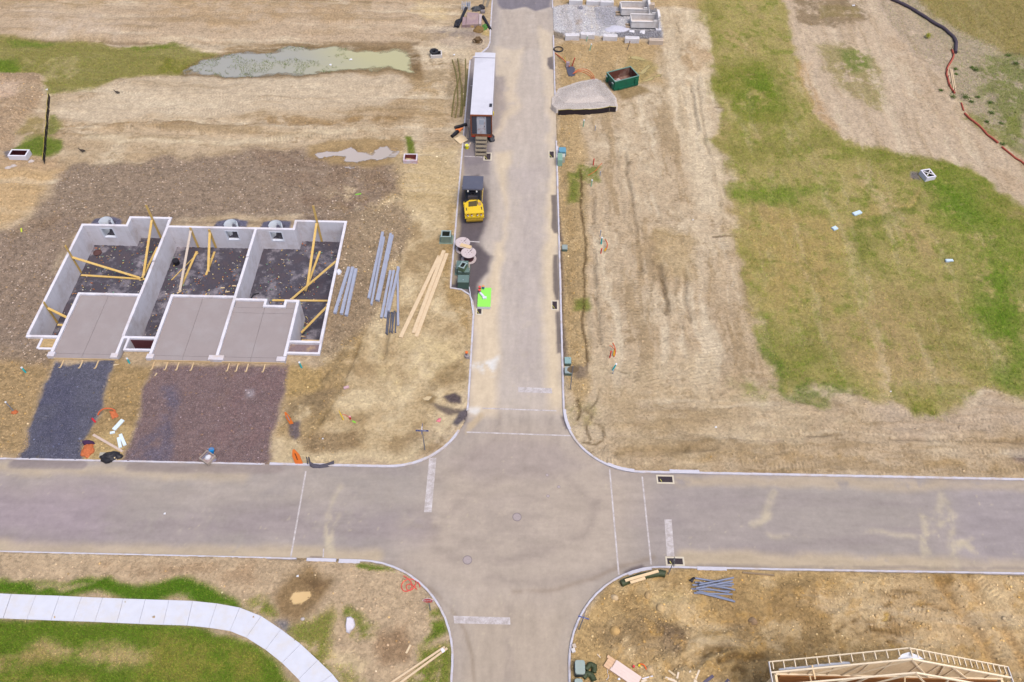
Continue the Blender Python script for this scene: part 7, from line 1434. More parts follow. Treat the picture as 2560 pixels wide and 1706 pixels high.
# ---- catch basins
def basin(u, v, L2, W2, H2, rz, label, inner, mat, straps=False):
    p = G(u, v); t_ = thing('catch_basin', label, 'catch basin', p); obox(p-[0, 0, .1], L2, W2, H2+.1, .15, rz, mat, t_, inner)  # dark lining colour stands in for the shade down a deep shaft
    if straps:
        for s in (-1, 1): m = MB(); cr_, sr_ = math.cos(rz), math.sin(rz); m.beam(p+[-.4*cr_-s*.35*sr_*-1, -.4*sr_+s*-.35*cr_, H2+.02], p+[.4*cr_-s*.35*sr_, .4*sr_+s*.35*cr_, H2+.02], .12, .05); obj('cross_strap', m, cbx, t_)
wc = M('white catch basin concrete', (232, 228, 234), .8, .05, 3)
basin(52, 392, 2.0, 1.15, .55, .0, 'white concrete catch basin with a dark red inside near the left edge', M('dark red inside', (66, 14, 28), .6, .4, 2), wc)
basin(1027, 402, 1.55, 1.2, .5, .02, 'small catch basin with a red-brown inside below a tuft of grass', M('red-brown inside', (124, 58, 56), .7, .3, 3), M('painted basin', (216, 206, 210), .7, .15, 3, dirt=(190, 60, 80), damt=.5, dscale=1.6))
basin(2316, 443, 1.15, 1.35, .55, .25, 'white concrete catch basin with crossed straps in the green meadow', M('black shade inside', (38, 36, 44), .8), wc, True)
for u, v, lb in ((78, 404, 'small pale rock right of the white basin at the left edge'), (20, 420, 'dark rock below the white basin at the left edge'), (34, 416, 'pale flat rock below the white basin at the left edge')):
    m = MB(); p = G(u, v); m.heap(p, .35, .25, .18, .4, u, .3, 14, 5); obj('rock', m, M('grey rock %d' % (u % 2), (196, 184, 176) if u != 20 else (112, 104, 110), .9, .15), label=lb, cat='rock')
lb_ = M('pale blue plastic', (206, 226, 238), .5, .04)
for u, v, L2, W2, rz, lb in ((2142, 535, 1.0, .45, .45, 'longest pale blue slab at the head of the bare streak in the meadow'), (2086, 573, .55, .45, .5, 'short pale blue slab at the lower end of the bare streak'), (2372, 653.5, .75, .3, .05, 'pale blue slab alone on the right side of the meadow')):
    m = MB(); p = G(u, v); m.box(p+[0, 0, .08], (L2, W2, .18), rz=rz); m.box(p+[0, 0, .185], (L2*.9, W2*.7, .02), rz=rz); obj('plastic_slab', m, lb_, label=lb, cat='slab', group='pale blue slabs in the meadow')
# ---- filter socks
def sock(pts, r, label, mat, stakes=None):
    t_ = thing('filter_sock', label, 'filter sock', G(*pts[0])); P_ = [G(*q) for q in pts]; fine = resample([p_[:2] for p_ in P_], .5); m = MB()
    for _ in range(2):
        n_ = [fine[0]]
        for a, b in zip(fine[:-1], fine[1:]): n_ += [a*.75+b*.25, a*.25+b*.75]
        fine = n_+[fine[-1]] if len(n_) < 400 else fine
    m.tube([(q[0], q[1], Hgt(*q)+r*.8) for q in fine[::2]], [r*(1+.06*math.sin(i*1.1)) for i in range(len(fine[::2]))], 10); obj('tube', m, mat, t_)
    if stakes:
        for i in range(0, len(fine), stakes): q = fine[i]; m = MB(); m.beam((q[0]-r, q[1], Hgt(*q)), (q[0]-r*1.1, q[1], Hgt(*q)+.7), .05, .05); obj('stake', m, M('dark stake', (92, 54, 50), .8), t_)
sock(tl(3, 0, [(1080, -30), (1115, 0), (1280, 75), (1450, 180), (1600, 270), (1690, 350), (1712, 400), (1705, 492)]), .22, 'thick dark grey filter sock curving down from the top edge', M('dark grey sock mesh', (78, 68, 78), .9, .12, 8))
os_ = M('orange sock mesh', (176, 84, 66), .8, .15, 6)
sock(tl(3, 0, [(1675, 462), (1692, 515), (1665, 570), (1632, 620), (1624, 680), (1650, 780), (1700, 858)]), .12, 'wavy orange filter sock continuing from the dark sock', os_, 9)
sock(tl(3, 0, [(1790, 1040), (1850, 1100), (1930, 1160), (2000, 1240), (2060, 1280), (2095, 1312)]), .12, 'middle orange filter sock along the bare track', os_); sock(tl(3, 0, [(2130, 1345), (2220, 1420), (2310, 1480), (2400, 1560)]), .11, 'lowest orange filter sock running off the right edge', os_)
sock(tl(3, 0, [(1760, 945), (1775, 990), (1782, 1015)]), .09, 'short broken piece of orange sock', os_)
planks('scrap_plank', [(tl(3, 0, [(1662, 635)])[0], tl(3, 0, [(1694, 835)])[0]), (tl(3, 0, [(1675, 640)])[0], tl(3, 0, [(1710, 832)])[0])], .12, .08, lvl, ['left one of two long thin boards beside the orange sock', 'right one of two long thin boards beside the orange sock'], 'board')
m = MB(); p = G(2318, 96); tb = thing('yellow_bush', 'small yellow flowering bush in the dry scrub left of the dark sock', 'bush', p)
m = MB(); m.beam(p, p+[0, 0, .3], .05, .05); m.beam(p, p+[.15, .05, .35], .03, .03); m.beam(p, p+[-.15, 0, .32], .03, .03); obj('stem', m, oldw, tb)
pts = p+rng.normal(0, 1, (260, 3))*[.22, .2, .13]+[0, 0, .4]; o_ = scatter('foliage', pts, rng.uniform(.03, .06, 260), pick(260, [(214, 206, 40), (180, 180, 40), (120, 140, 44)]), grit, kind=None); o_.parent = tb; o_.matrix_parent_inverse = Matrix.Translation(-Vector(tb.location))
gcl = attr_mat('weed leaves', .8)
for i, (u, v, s_) in enumerate(tl(3, 0, [(1890, 640)])[0:1] and [(2438, 176, .5), (2388, 174, .35), (2476, 258, .4), (2478, 284, .45), (2413, 244, .5), (2428, 256, .4), (2382, 244, .45), (2352, 227, .3), (2503, 310, .35), (2467, 306, .35), (2444, 244, .3), (2505, 361, .35), (2540, 160, .4), (2520, 140, .45), (2390, 187, .3), (2430, 170, .3)]):
    p = G(u, v); n = int(240*s_); pts = p+rng.normal(0, 1, (n, 3))*[s_*.45, s_*.4, s_*.16]+[0, 0, s_*.25]
    t_ = thing('weed_clump', 'dark green weed clump in the dry scrub at the right edge', 'weed', p, 'weed clumps in the dry scrub')
    o_ = scatter('foliage', pts, rng.uniform(.03, .07, n), pick(n, [(96, 122, 52), (76, 106, 44), (126, 142, 70)]), gcl, kind=None); o_.parent = t_; o_.matrix_parent_inverse = Matrix.Translation(-Vector(t_.location))

# ================================================================== IN FRONT OF THE FOUNDATION
frm = M('form lumber', (214, 186, 142), .8, .14, 4, dirt=(196, 150, 92), damt=.5, dscale=2.)
for x0, x1, st4, lb in ((-40.95, -35.2, (-40.0, -38.3, -36.9), 'form board with three stakes at the leftmost garage slab'), (-32.2, -26.95, (-31.9, -30.7, -29.7, -28.4), 'form board with four stakes at the middle garage slab'), (-25.9, -20.3, (-25.2, -24.4, -23.5, -22.0), 'form board with stakes at the rightmost garage slab')):
    t_ = thing('form_board', lb, 'formwork', ((x0+x1)/2, 42.28, .1), 'form boards along the garage fronts'); m = MB(); m.beam((x0, 42.3, .16), (x1, 42.3, .16), .05, .26, up=(0, 0, 1)); obj('board', m, frm, t_)
    for x in st4: m = MB(); m.beam((x, 42.2, .2), (x-.05, 41.4, .12), .11, .05); m.box((x-.1, 41.35, .12), (.14, .08, .14)); obj('stake', m, frm, t_)
m = MB(); p = G(390, 937); m.box(p+[0, 0, .03], (.1, .32, .05), rz=-.3); obj('wood_block', m, tim2, label='small offcut on the red gravel below the middle garage', cat='offcut')
m = MB(); m.beam(G(284, 913, .05), G(298, 911, .05), .14, .04, w1=.03); obj('wood_shim', m, tan_l, label='pale wooden shim at the top right of the blue gravel', cat='shim')
# marker stake with orange netting, netting heaps
ornet = M('orange safety netting', (196, 108, 62), .75, .4, 9); ornet2 = M('orange plastic panel', (232, 122, 48), .6, .12, 3)
p = G(37.5, 1032); t_ = thing('marker_stake', 'white capped grey stake with an orange net scrap at its foot near the left edge', 'stake', p)
m = MB(); m.cyl(p, p+[-.38, .3, 1.1], .05, 8); obj('tube', m, galv, t_); m = MB(); m.cyl(p+[-.38, .3, 1.08], p+[-.4, .32, 1.16], .08, 10); obj('cap', m, M('cap (236, 238, 240)', (236, 238, 240), .4), t_); m = MB(); m.heap(p, .28, .22, .25, .3, 91, .5, 14, 5); obj('net', m, ornet, t_)
cord([(244.5, 1038), (250, 1027), (264, 1020.5), (280, 1022), (288, 1027)], .06, 'orange conduit arching over the dirt between the driveways', z=[.1, .35, .5, .4, .2])
m = MB(); m.sheet(G(272, 1027, .35), G(289, 1027, .4), G(297, 1041, .1), G(281, 1049, .05), .02, 9, .2, 8); obj('safety_net', m, ornet, label='orange safety net draped at the end of the arching conduit', cat='net')
m = MB(); A, B = G(230.5, 1047), G(239.5, 1057); m.beam(A+[0, 0, .05], B+[0, 0, .05], .14, .06); obj('red_bar', m, M('red plastic', (206, 30, 46), .5), label='red plastic bar at the right edge of the blue gravel', cat='bar')
nt2 = thing('safety_net_heap', 'orange safety net heap with a dark purple bundle at the bottom of the blue gravel', 'net', G(221, 1128)); p = G(221, 1128)
m = MB(); m.heap(p, .5, .75, .3, .1, 93, .5); obj('net', m, ornet, nt2); m = MB(); p = G(220, 1109); m.heap(p+[0, 0, .05], .45, .3, .35, 0, 95, .5, 18, 6); obj('bundle', m, M('dark purple mesh', (72, 42, 76), .8, .4, 9), nt2)
wf = M('white foam offcut', (222, 234, 236), .6, .04)
for a, b, w_, lb in (((308, 1051), (285, 1076), .36, 'largest white foam board between the driveways'), ((276, 1084), (288, 1081.5), .22, 'shortest white foam piece below the largest board'), ((301.5, 1087), (313.5, 1115), .26, 'right one of a crossed pair of white foam strips'), ((296.8, 1095), (302, 1120.5), .26, 'left one of a crossed pair of white foam strips')):
    A, B = G(*a), G(*b); m = MB(); m.beam(A+[0, 0, .06], B+[0, 0, .06], w_, .09); obj('foam_board', m, wf, label=lb, cat='foam board', group='white foam offcuts between the driveways')
planks('scrap_plank', [((233.5, 1088), (307, 1130))], .2, .07, M('pinkish plank', (206, 184, 166), .85, .1, 3), ['long pinkish plank lying below the white foam pieces'], 'plank')
m = MB(); q = [P(u, v, .2) for u, v in ((247, 1144), (272, 1144.5), (274, 1132), (250, 1131.5))]; m.prism([(x[0], x[1]) for x in q], .1, .22); obj('slab', m, M('grey flat slab', (176, 170, 154), .85, .08), label='flat grey slab beside the crumpled black plastic near the kerb', cat='slab')
m = MB(); p = G(277, 1143); m.heap(p, .95, .45, .45, .25, 97, .6); obj('plastic_sheeting', m, dark, label='crumpled black plastic near the kerb with bits of wood in it', cat='sheeting')
m = MB(); A, B = G(282, 1141, .25), G(292, 1149, .1); m.beam(A, B, .1, .05); obj('wood_block', m, tim2, label='short wood piece sticking out of the crumpled black plastic', cat='offcut')
# mortar cart with blue bucket
p = G(521, 1148); mt = thing('mortar_tray', 'wooden mortar tray full of rubble on the red gravel near the kerb', 'tray', p)
obox(p+[0, 0, .05], 1.0, .9, .3, .06, -.55, M('grey tray board', (176, 160, 146), .85, .12), mt, M('rubble in tray', (170, 150, 144), .9, .35, 6))
m = MB(); m.beam(G(503, 1150, .2), G(531, 1121, .45), .06, .06); obj('handle', m, M('blue-grey handle', (130, 134, 156), .5), mt); m = MB(); m.beam(G(500, 1150, .1), G(514, 1156, .1), .08, .08); obj('foot_bar', m, oldw, mt)
m = MB(); m.heap(p+[.0, .1, .12], .3, .25, .22, .3, 99, .6, 14, 5); obj('white_rag', m, M('white rag', (222, 222, 226), .8), mt); m = MB(); m.heap(G(533, 1151), .3, .25, .2, .3, 100, .5, 14, 5); obj('grey_rag', m, M('grey rag', (140, 132, 146), .8, .2), mt)
p = G(529.5, 1133); b2 = thing('bucket', 'bright blue bucket hanging at the top of the mortar tray handle', 'bucket', p); m = MB(); m.cyl(p, p+[.06, .1, .42], .18, 14, .22); obj('pail', m, M('bright blue plastic', (28, 138, 204), .45, .06), b2); m = MB(); m.tube([p+[-.14, .1, .42], p+[.06, .1, .6], p+[.26, .1, .42]], .015, 5); obj('handle', m, gray_m, b2)
# orange boards, pegs, silt scrap
for (u, v), (u2, v2), w0, w1, lb in (((729, 1060), (720.5, 1029), .34, .12, 'farther orange marker board with a blue-grey strip beside the red gravel'), ((748, 1160), (738, 1122), .62, .16, 'nearer and wider orange board standing by the kerb')):
    A = G(u, v); t_ = thing('orange_board', lb, 'board', A); B = A+np.array([-.35, .35, 1.25]) if v < 1100 else A+np.array([-.3, .55, 1.35])
    m = MB(); m.beam(A, A*.4+B*.6, w0, .05, up=(0, -1, .4)); m.beam(A*.4+B*.6, B, w0, .05, up=(0, -1, .4), w1=w1); obj('panel', m, ornet2, t_); m = MB(); o3 = np.array([.02, -.05, .03]); m.beam(A*.7+B*.3+o3, A*.25+B*.75+o3, .07, .02, up=(0, -1, .4)); obj('strip', m, M('blue-grey strip', (136, 160, 168), .6) if v < 1100 else M('dark slit', (110, 60, 36), .7), t_)
m = MB(); fine = [G(771, 1148, .3), G(774, 1160, .25), G(782, 1165, .2), G(800, 1167, .15), G(818, 1163, .15), G(835, 1156, .2)]; V = []
for i, q in enumerate(fine): V += [(q[0], q[1]-.1, q[2]-.2), (q[0], q[1]+.1, q[2]+.25-.03*i), (q[0]+.02, q[1]+.25, q[2]-.1)]
m.add(V, [(i*3+k, (i+1)*3+k, (i+1)*3+k+1, i*3+k+1) for i in range(5) for k in range(2)], True); m.beam(G(770, 1162), G(770, 1162)+[0, .2, .9], .06, .06); obj('silt_scrap', m, M('grey-black silt cloth', (80, 76, 86), .8, .25, 4), label='black scrap of silt fence lying along the kerb right of the orange board', cat='silt fence')
p = G(858.5, 1050); m = MB(); m.beam(p, p+[-.2, .2, .75], .08, .06); m.beam(p+[-.2, .2, .75], p+[-.27, .27, 1.0], .05, .05); obj('peg', m, M('yellow peg', (240, 204, 40), .5), label='leaning yellow peg with an orange tip on the rocky patch', cat='peg')
pipe_stub(876, 1048, .3, (0, .02), (220, 50, 60), 'short red peg right of the leaning yellow peg', .07, (236, 160, 170), 'red utility pegs', 'peg')
cord([(855, 1036), (862, 1037), (870, 1042), (875, 1047)], .02, 'thin red cord between the yellow peg and the short red peg', 'cord', M('red cord', (226, 76, 70), .6), cat='cord')
m = MB(); m.beam(G(881, 1053, .04), G(889, 1057, .04), .1, .05); obj('lime_strip', m, M('lime plastic', (140, 222, 60), .5), label='lime green strip beside the short red peg', cat='strip')
m = MB(); m.beam(G(888.5, 487, .04), G(903, 484.5, .04), .12, .05); obj('lime_strip', m, M('lime plastic', (140, 222, 60), .5), label='lime green strip alone on the grey-brown rock fill', cat='strip')
m = MB(); m.beam(G(53, 571, .04), G(54, 580, .04), .14, .05); obj('lime_strip', m, M('yellow-lime plastic', (206, 222, 60), .5), label='yellow-lime scrap on the rocks near the left edge', cat='strip')
m = MB(); p = G(866, 970); m.box(p+[0, 0, .06], (.45, .25, .1), rz=.4); m.box(p+[0, 0, .12], (.4, .18, .02), rz=.4); obj('packet', m, M('pinkish packet', (206, 170, 172), .7, .3, 8), label='small pinkish packet on the stony track left of the yellow soil', cat='packet')
p = G(1167, 893); t_ = thing('meter_pedestal', 'small grey pedestal with an orange top behind the west kerb', 'pedestal', p); m = MB(); m.cyl(p-[0, 0, .1], p+[0, 0, .28], .2, 14); m.box(p+[.1, -.1, .15], (.3, .25, .3)); obj('base', m, M('grey pedestal', (160, 150, 148), .6, .2, 5), t_); m = MB(); m.cyl(p+[0, 0, .28], p+[0, 0, .62], .07, 10); obj('stem', m, galv, t_); m = MB(); m.cyl(p+[0, .02, .6], p+[0, .02, .72], .13, 14); obj('top', m, M('orange cap', (236, 120, 56), .5), t_)
m = MB(); p = G(1096, 1052); m.sheet(p+[-.2, -.15, .1], p+[.15, -.2, .05], p+[.25, .15, .12], p+[0, .2, .1], .01, 5, .12); obj('pink_scrap', m, M('pink plastic', (226, 130, 138), .6), label='pink plastic scrap by the puddles behind the corner kerb', cat='scrap')
# ================================================================== SIGNS (lettering is reversed in the photograph)
def text_mesh(name, body, size, c, mat, parent, mirror=True, rz=0.):
    cu = bpy.data.curves.new(name, 'FONT'); cu.body = body; cu.size = size; cu.align_x = 'CENTER'; cu.align_y = 'CENTER'; cu.offset = size*.02
    o = bpy.data.objects.new(name, cu); COL.objects.link(o); dg = bpy.context.evaluated_depsgraph_get(); me = bpy.data.meshes.new_from_object(o.evaluated_get(dg)); bpy.data.objects.remove(o)
    s_ = -1 if mirror else 1; par = origin(parent)
    for v in me.vertices:
        x, y = v.co.x*s_, v.co.y; w_ = np.array([c[0]+x*math.cos(rz), c[1]+x*math.sin(rz), c[2]+y])-par; v.co = Vector(w_)
    me.materials.clear(); me.materials.append(mat); t2 = bpy.data.objects.new(name, me); COL.objects.link(t2); t2.parent = parent; return t2
red_s = M('stop sign red', (206, 34, 44), .4, .04); wh_s = M('sign white', (236, 232, 238), .4, .03); blue_s = M('street sign blue', (44, 74, 146), .4, .05)
p, t_ = post_thing('stop_sign', 'red stop sign with reversed lettering on a grey post inside the kerb bend', 'stop sign', 1076, 1526.5)
m = MB(); m.beam(p, p+[0, 0, 2.5], .07, .05); obj('post', m, galv, t_)
c = p+[-.02, -.06, 2.12]; pn = obj('border', plate(c, .405, 0, .014), wh_s, t_); obj('panel', plate(c+[0, -.008, 0], .375, 0, .014), red_s, t_); text_mesh('lettering', 'STOP', .34, c+[0, -.018, 0], wh_s, t_)
p, t_ = post_thing('street_sign', 'blue street name sign on a tall thin post left of the junction', 'street sign', 1062.3, 1125)
m = MB(); m.beam(p, p+[0, 0, 1.5], .08, .06); obj('base_post', m, galv, t_); m = MB(); m.beam(p+[0, 0, 1.4], p+[0, 0, 3.15], .06, .05); obj('post', m, galv, t_)
m = MB(); m.box(p+[0, 0, 3.0], (1.02, .02, .2)); bl = obj('blade', m, blue_s, t_); text_mesh('lettering', 'SIERRA', .18, p+[.06, -.014, 3.0], wh_s, bl); text_mesh('lettering', 'LN', .1, p+[-.37, -.014, 3.0], wh_s, bl)
m = MB(); m.box(p+[0, 0, 3.25], (.02, .95, .2)); obj('cross_blade', m, blue_s, t_); m = MB(); m.box(p+[0, 0, 3.13], (.06, .06, .08)); m.box(p+[0, 0, 3.38], (.05, .3, .04)); obj('bracket', m, wh_s, t_)
p, t_ = post_thing('street_sign', 'blue street name sign tilted over the kerb right of the junction', 'street sign', 1448, 1574)
m = MB(); m.beam(p, p+[.05, 0, 1.4], .08, .06); obj('base_post', m, galv, t_); m = MB(); m.beam(p+[.05, 0, 1.3], p+[.12, .02, 2.6], .06, .05); obj('post', m, galv, t_)
rzb = -.28; m = MB(); m.box(p+[.12, .0, 2.45], (.78, .02, .17), rz=rzb); bl = obj('blade', m, M('lighter street sign blue', (74, 104, 190), .4, .05), t_); text_mesh('lettering', 'PINE', .15, p+[.15, -.02, 2.45], wh_s, bl, rz=rzb); m = MB(); m.box(p+[.12, .02, 2.66], (.02, .7, .16), rz=rzb); obj('cross_blade', m, blue_s, t_)
p, t_ = post_thing('sign_post', 'signpost beside the near storm drain with its round panel seen edge-on', 'sign', 1670.5, 1436); m = MB(); m.beam(p, p+[.05, .1, 2.4], .07, .06); obj('post', m, galv, t_); obj('panel', plate(p+[.1, .1, 2.05], .38, 1.45), M('grey sign back', (128, 126, 128), .5), t_)
# ================================================================== SOUTH-WEST CORNER
H_ = zz(990, 1430, 14.26, [(270, 140), (370, 200), (470, 270), (560, 400), (575, 520), (520, 640), (400, 700), (270, 690), (190, 570), (190, 470), (260, 350), (400, 265), (560, 255), (700, 300), (725, 370), (690, 480), (640, 570), (520, 670), (420, 660), (360, 570), (370, 480), (440, 440), (530, 440), (620, 490), (700, 570), (735, 630)])
rh = thing('hose_coil', 'loosely coiled red hose on the dirt inside the kerb bend', 'hose', G(1020, 1468))
def hosepart(pts, nm):
    m = MB(); P_ = [G(u, v, .04+.02*(i % 3)) for i, (u, v) in enumerate(pts)]
    for _ in range(2):
        n_ = [P_[0]]
        for a, b in zip(P_[:-1], P_[1:]): n_ += [a*.75+b*.25, a*.25+b*.75]
        P_ = n_+[P_[-1]]
    m.tube(P_, .04, 7); obj(nm, m, M('red hose', (230, 92, 80), .5, .08), rh)
hosepart(H_, 'coil'); hosepart(zz(990, 1430, 14.26, [(640, 265), (730, 320), (800, 390), (850, 470), (850, 550)]), 'tail')
m = MB(); q = tl(1, 3, [(830, 985), (868, 978), (895, 1000), (906, 1050), (890, 1085), (868, 1100), (852, 1127), (826, 1115), (820, 1060)]); g0_ = [G(*s) for s in q]; n_ = len(g0_); cc_ = sum(g0_)/n_
V = [x-[0, 0, .1] for x in g0_]+[x+[0, 0, .2+.05*random.random()] for x in g0_]+[x*.8+cc_*.2+[0, 0, .3+.06*random.random()] for x in g0_]+[cc_+[0, 0, .33]]
f = [(i, (i+1) % n_, n_+(i+1) % n_, n_+i) for i in range(n_)]+[(n_+i, n_+(i+1) % n_, 2*n_+(i+1) % n_, 2*n_+i) for i in range(n_)]+[(2*n_+i, 2*n_+(i+1) % n_, 3*n_) for i in range(n_)]
m.add(V, [t[::-1] for t in f]); obj('boulder', m, M('pale limestone', (222, 216, 222), .9, .1, 2.5, bump=.5, dirt=(206, 182, 156), damt=.5), label='large flat pale boulder on the patchy grass inside the kerb bend', cat='boulder')
planks('long_board', [((965, 1717), (1112, 1618.5)), ((990, 1716), (1118.5, 1622))], .14, .12, lvl, ['upper one of two strapped boards at the bottom edge', 'lower one of two strapped boards at the bottom edge'], 'board')
m = MB(); p = G(1107, 1628); m.box(p+[0, 0, .15], (.2, .3, .03), rz=.6); m.sheet(p+[0, 0, .16], p+[.12, -.1, .14], p+[.18, .1, .1], p+[.05, .2, .12], .005, 3, .03); obj('tape', m, wh_s, label='white tape wrapped round the two strapped boards', cat='tape')
planks('scrap_plank', [((1026.5, 1613), (1015.5, 1634))], .14, .05, tan_l, ['short plank on the bare brown patch near the strapped boards'], 'plank')
m = MB(); p = G(757, 1548); m.heap(p, .18, .15, .12, 0, 111, .3, 12, 5); obj('rock', m, M('grey rock 0', (196, 184, 176), .9, .15), label='small grey rock below the muddy puddle', cat='rock')
for u, v, s_, lb, c_ in ((1537.5, 1578, .42, 'large yellow-brown stone left in the churned soil', (206, 168, 108)), (1652, 1520, .36, 'round tan stone in the middle of the churned soil', (206, 176, 126)), (1536, 1494, .3, 'tan stone above the yellow-brown stone near the corrugated pipe', (206, 180, 140)), (1619, 1488.5, .3, 'small round tan stone near the blue pipes', (190, 160, 112)), (1624, 1674, .32, 'tan stone right of the orange conduit end near the bottom edge', (206, 178, 134)), (1882, 1553, .35, 'dark brown boulder left of the ruts', (160, 132, 100))):
    m = MB(); m.heap(G(u, v), s_, s_*.85, s_*.8, u*.1, u, .25, 14, 6); obj('rock', m, M('rock %s' % (c_,), c_, .9, .15, 3), label=lb, cat='rock')
for u, v, lb in ((1433, 1628, 'white concrete chunk behind the kerb above the grey-green boxes'), (1435, 1617, 'grey concrete chunk behind the kerb above the white chunk')): m = MB(); m.box(G(u, v)+[0, 0, .1], (.25, .28, .22), rz=.3); obj('concrete_chunk', m, cbx if v > 1620 else cblk2, label=lb, cat='concrete')
# ================================================================== SOUTH-EAST CORNER
def corr(pts, r, label, z=None):
    P_ = [G(*q) for q in pts]; fine = []
    for a, b in zip(P_[:-1], P_[1:]):
        k_ = max(2, int(np.linalg.norm(b-a)/.06)); fine += [a+(b-a)*i/k_ for i in range(k_)]
    fine.append(P_[-1]); m = MB(); m.tube([q+[0, 0, r*.9] for q in fine], [r*(1 if i % 2 else .86) for i in range(len(fine))], 14); return obj('corrugated_pipe', m, M('dark green corrugated plastic', (66, 76, 48), .6, .2, 6), label=label, cat='corrugated pipe')
corr([(1552, 1463), (1568, 1455), (1600, 1445), (1630, 1439), (1650, 1436), (1662, 1439)], .27, 'long dark green corrugated pipe lying along the kerb bend under two boards')
for (a, b, zb, lb) in (((1563, 1452), (1646, 1428), .72, 'longer pale board lying on the corrugated pipe'), ((1576, 1457), (1613, 1445.5), .68, 'shorter pale board lying on the corrugated pipe')): m = MB(); m.beam(P(*a, zb), P(*b, zb), .2, .08); obj('board', m, M('fresh board', (236, 206, 160), .75, .06, 3), label=lb, cat='board')
bp_ = M('blue-grey pvc', (134, 142, 164), .45, .08, 4); nm_ = ['topmost right-rising', 'lower right-rising', 'upper left', 'nearly level upper', 'level middle', 'level lower', 'descending middle', 'farthest down', 'second farthest down', 'bottom level', 'short inner', 'lower short inner']
for i, (a, b, zb) in enumerate((((400, 620), (1180, 460), .42), ((330, 700), (1150, 540), .45), ((330, 440), (1200, 580), .16), ((330, 520), (1150, 575), .02), ((270, 592), (1160, 612), .14), ((250, 665), (1130, 722), .02), ((420, 550), (1220, 720), .28), ((360, 748), (1230, 970), .14), ((420, 715), (1190, 930), .02), ((310, 762), (1180, 790), .02), ((560, 600), (1160, 690), .16), ((480, 650), (1090, 755), .1))):
    A, B = G(1700+a[0]/9.05, 1400+a[1]/9.05), G(1700+b[0]/9.05, 1400+b[1]/9.05); A[2] += zb+.07; B[2] += zb+.07; m = MB(); m.cyl(A, B, .068, 10); obj('pvc_pipe', m, bp_, label='%s blue-grey pipe in the crossed pile of pipes' % nm_[i], cat='pipe', group='crossed pile of blue-grey pipes')
m = MB(); p = G(1730, 1452); m.sheet(p+[-.25, -.05, .1], p+[-.02, -.22, .12], p+[.22, .15, .2], p+[.1, .22, .16], .03, 5, .06); obj('black_scrap', m, dark, label='black plastic flap at the left end of the blue-grey pipes', cat='scrap')
planks('scrap_plank', [((1856, 1432), (1935, 1439))], .13, .08, M('brown weathered plank', (150, 128, 100), .85, .2, 4), ['long weathered plank lying below the near kerb'], 'plank')
for u, v, w_, d_, h_, lb in ((1448, 1676, .7, .95, .75, 'rounded grey-green utility box at the bottom behind the kerb'), (1445, 1718, .56, .8, .6, 'second rounded grey-green box cut by the bottom edge')):
    p = G(u, v); t_ = thing('utility_box', lb, 'utility box', p); m = MB(); rbox(m, p+[0, .0, 0], w_+.02, d_+.02, p[2]-.1, p[2]+h_-.1, .14); obj('base', m, M('dark box base', (58, 68, 70), .6), t_); m = MB(); rbox(m, p, w_, d_, p[2]+h_-.12, p[2]+h_+.04, .16); obj('cover', m, M('grey-green box cover', (158, 170, 160), .5, .06, 2, dirt=(150, 184, 186), damt=.4), t_)
corr([(1464, 1676), (1475, 1663), (1486, 1668), (1484, 1684)], .2, 'dark green corrugated pipe bend farthest up behind the grey-green boxes'); corr([(1458, 1697), (1466, 1686), (1478, 1690), (1485, 1704)], .22, 'dark green corrugated pipe bend lower down beside the grey-green boxes')
# lumber stack
ls = thing('lumber_stack', 'neat stack of fresh white boards near the bottom edge', 'lumber stack', G(1555, 1680)); A0, B0 = P(1517, 1651, .4), P(1594, 1704, .4); d = (B0-A0)/np.linalg.norm(B0-A0); sdv = np.array([d[1], -d[0], 0]); fb2 = M('fresh pinkish boards', (236, 212, 198), .75, .07, 2.5, stretch=(1, 1, 1)); fb3 = M('fresh tan boards', (226, 186, 146), .75, .08, 2.5)
for k in range(4):
    o5 = sdv*(k-1.5)*.21
    for z, mm, s0 in ((.05, fb3, 0), (.14, fb3, 0), (.23, fb3, 0)):
        m = MB(); q0 = A0+o5+d*(.0 if k else -.12)-[0, 0, .4]; q1 = B0+o5-[0, 0, .4]; m.beam(q0+[0, 0, z], q1+[0, 0, z], .2, .08); obj('board', m, mm, ls)
    m = MB(); q0 = A0+o5+d*(.55 if k < 3 else .5)-[0, 0, .4]; m.beam(q0+[0, 0, .335], B0+o5+d*.1-[0, 0, .065], .205, .1); obj('board', m, fb2, ls)
cord([(1597, 1661), (1606, 1660), (1613, 1666), (1616, 1674)], .045, 'orange conduit end curling out of the soil near the bottom edge', mat=M('bright orange conduit', (244, 110, 40), .5), z=[.1, .2, .15, 0])
pipe_stub(1597.5, 1666, .12, (0, 0), (240, 210, 40), 'tiny yellow cap beside the orange conduit end', .07, (240, 210, 40), None, 'peg'); pipe_stub(1583.5, 1668, .12, (0, 0), (226, 60, 70), 'tiny red cap left of the orange conduit end', .07, (226, 60, 70), None, 'peg')
cord([(1520, 1672), (1518, 1683), (1523, 1692), (1516, 1701)], .015, 'loose white strap trailing from the lumber stack', 'strap', wh_s, cat='strap')
fw = M('fresh scrap lumber', (230, 210, 182), .75, .08, 3); gw = M('dark purple beam', (104, 96, 112), .8, .15, 4)
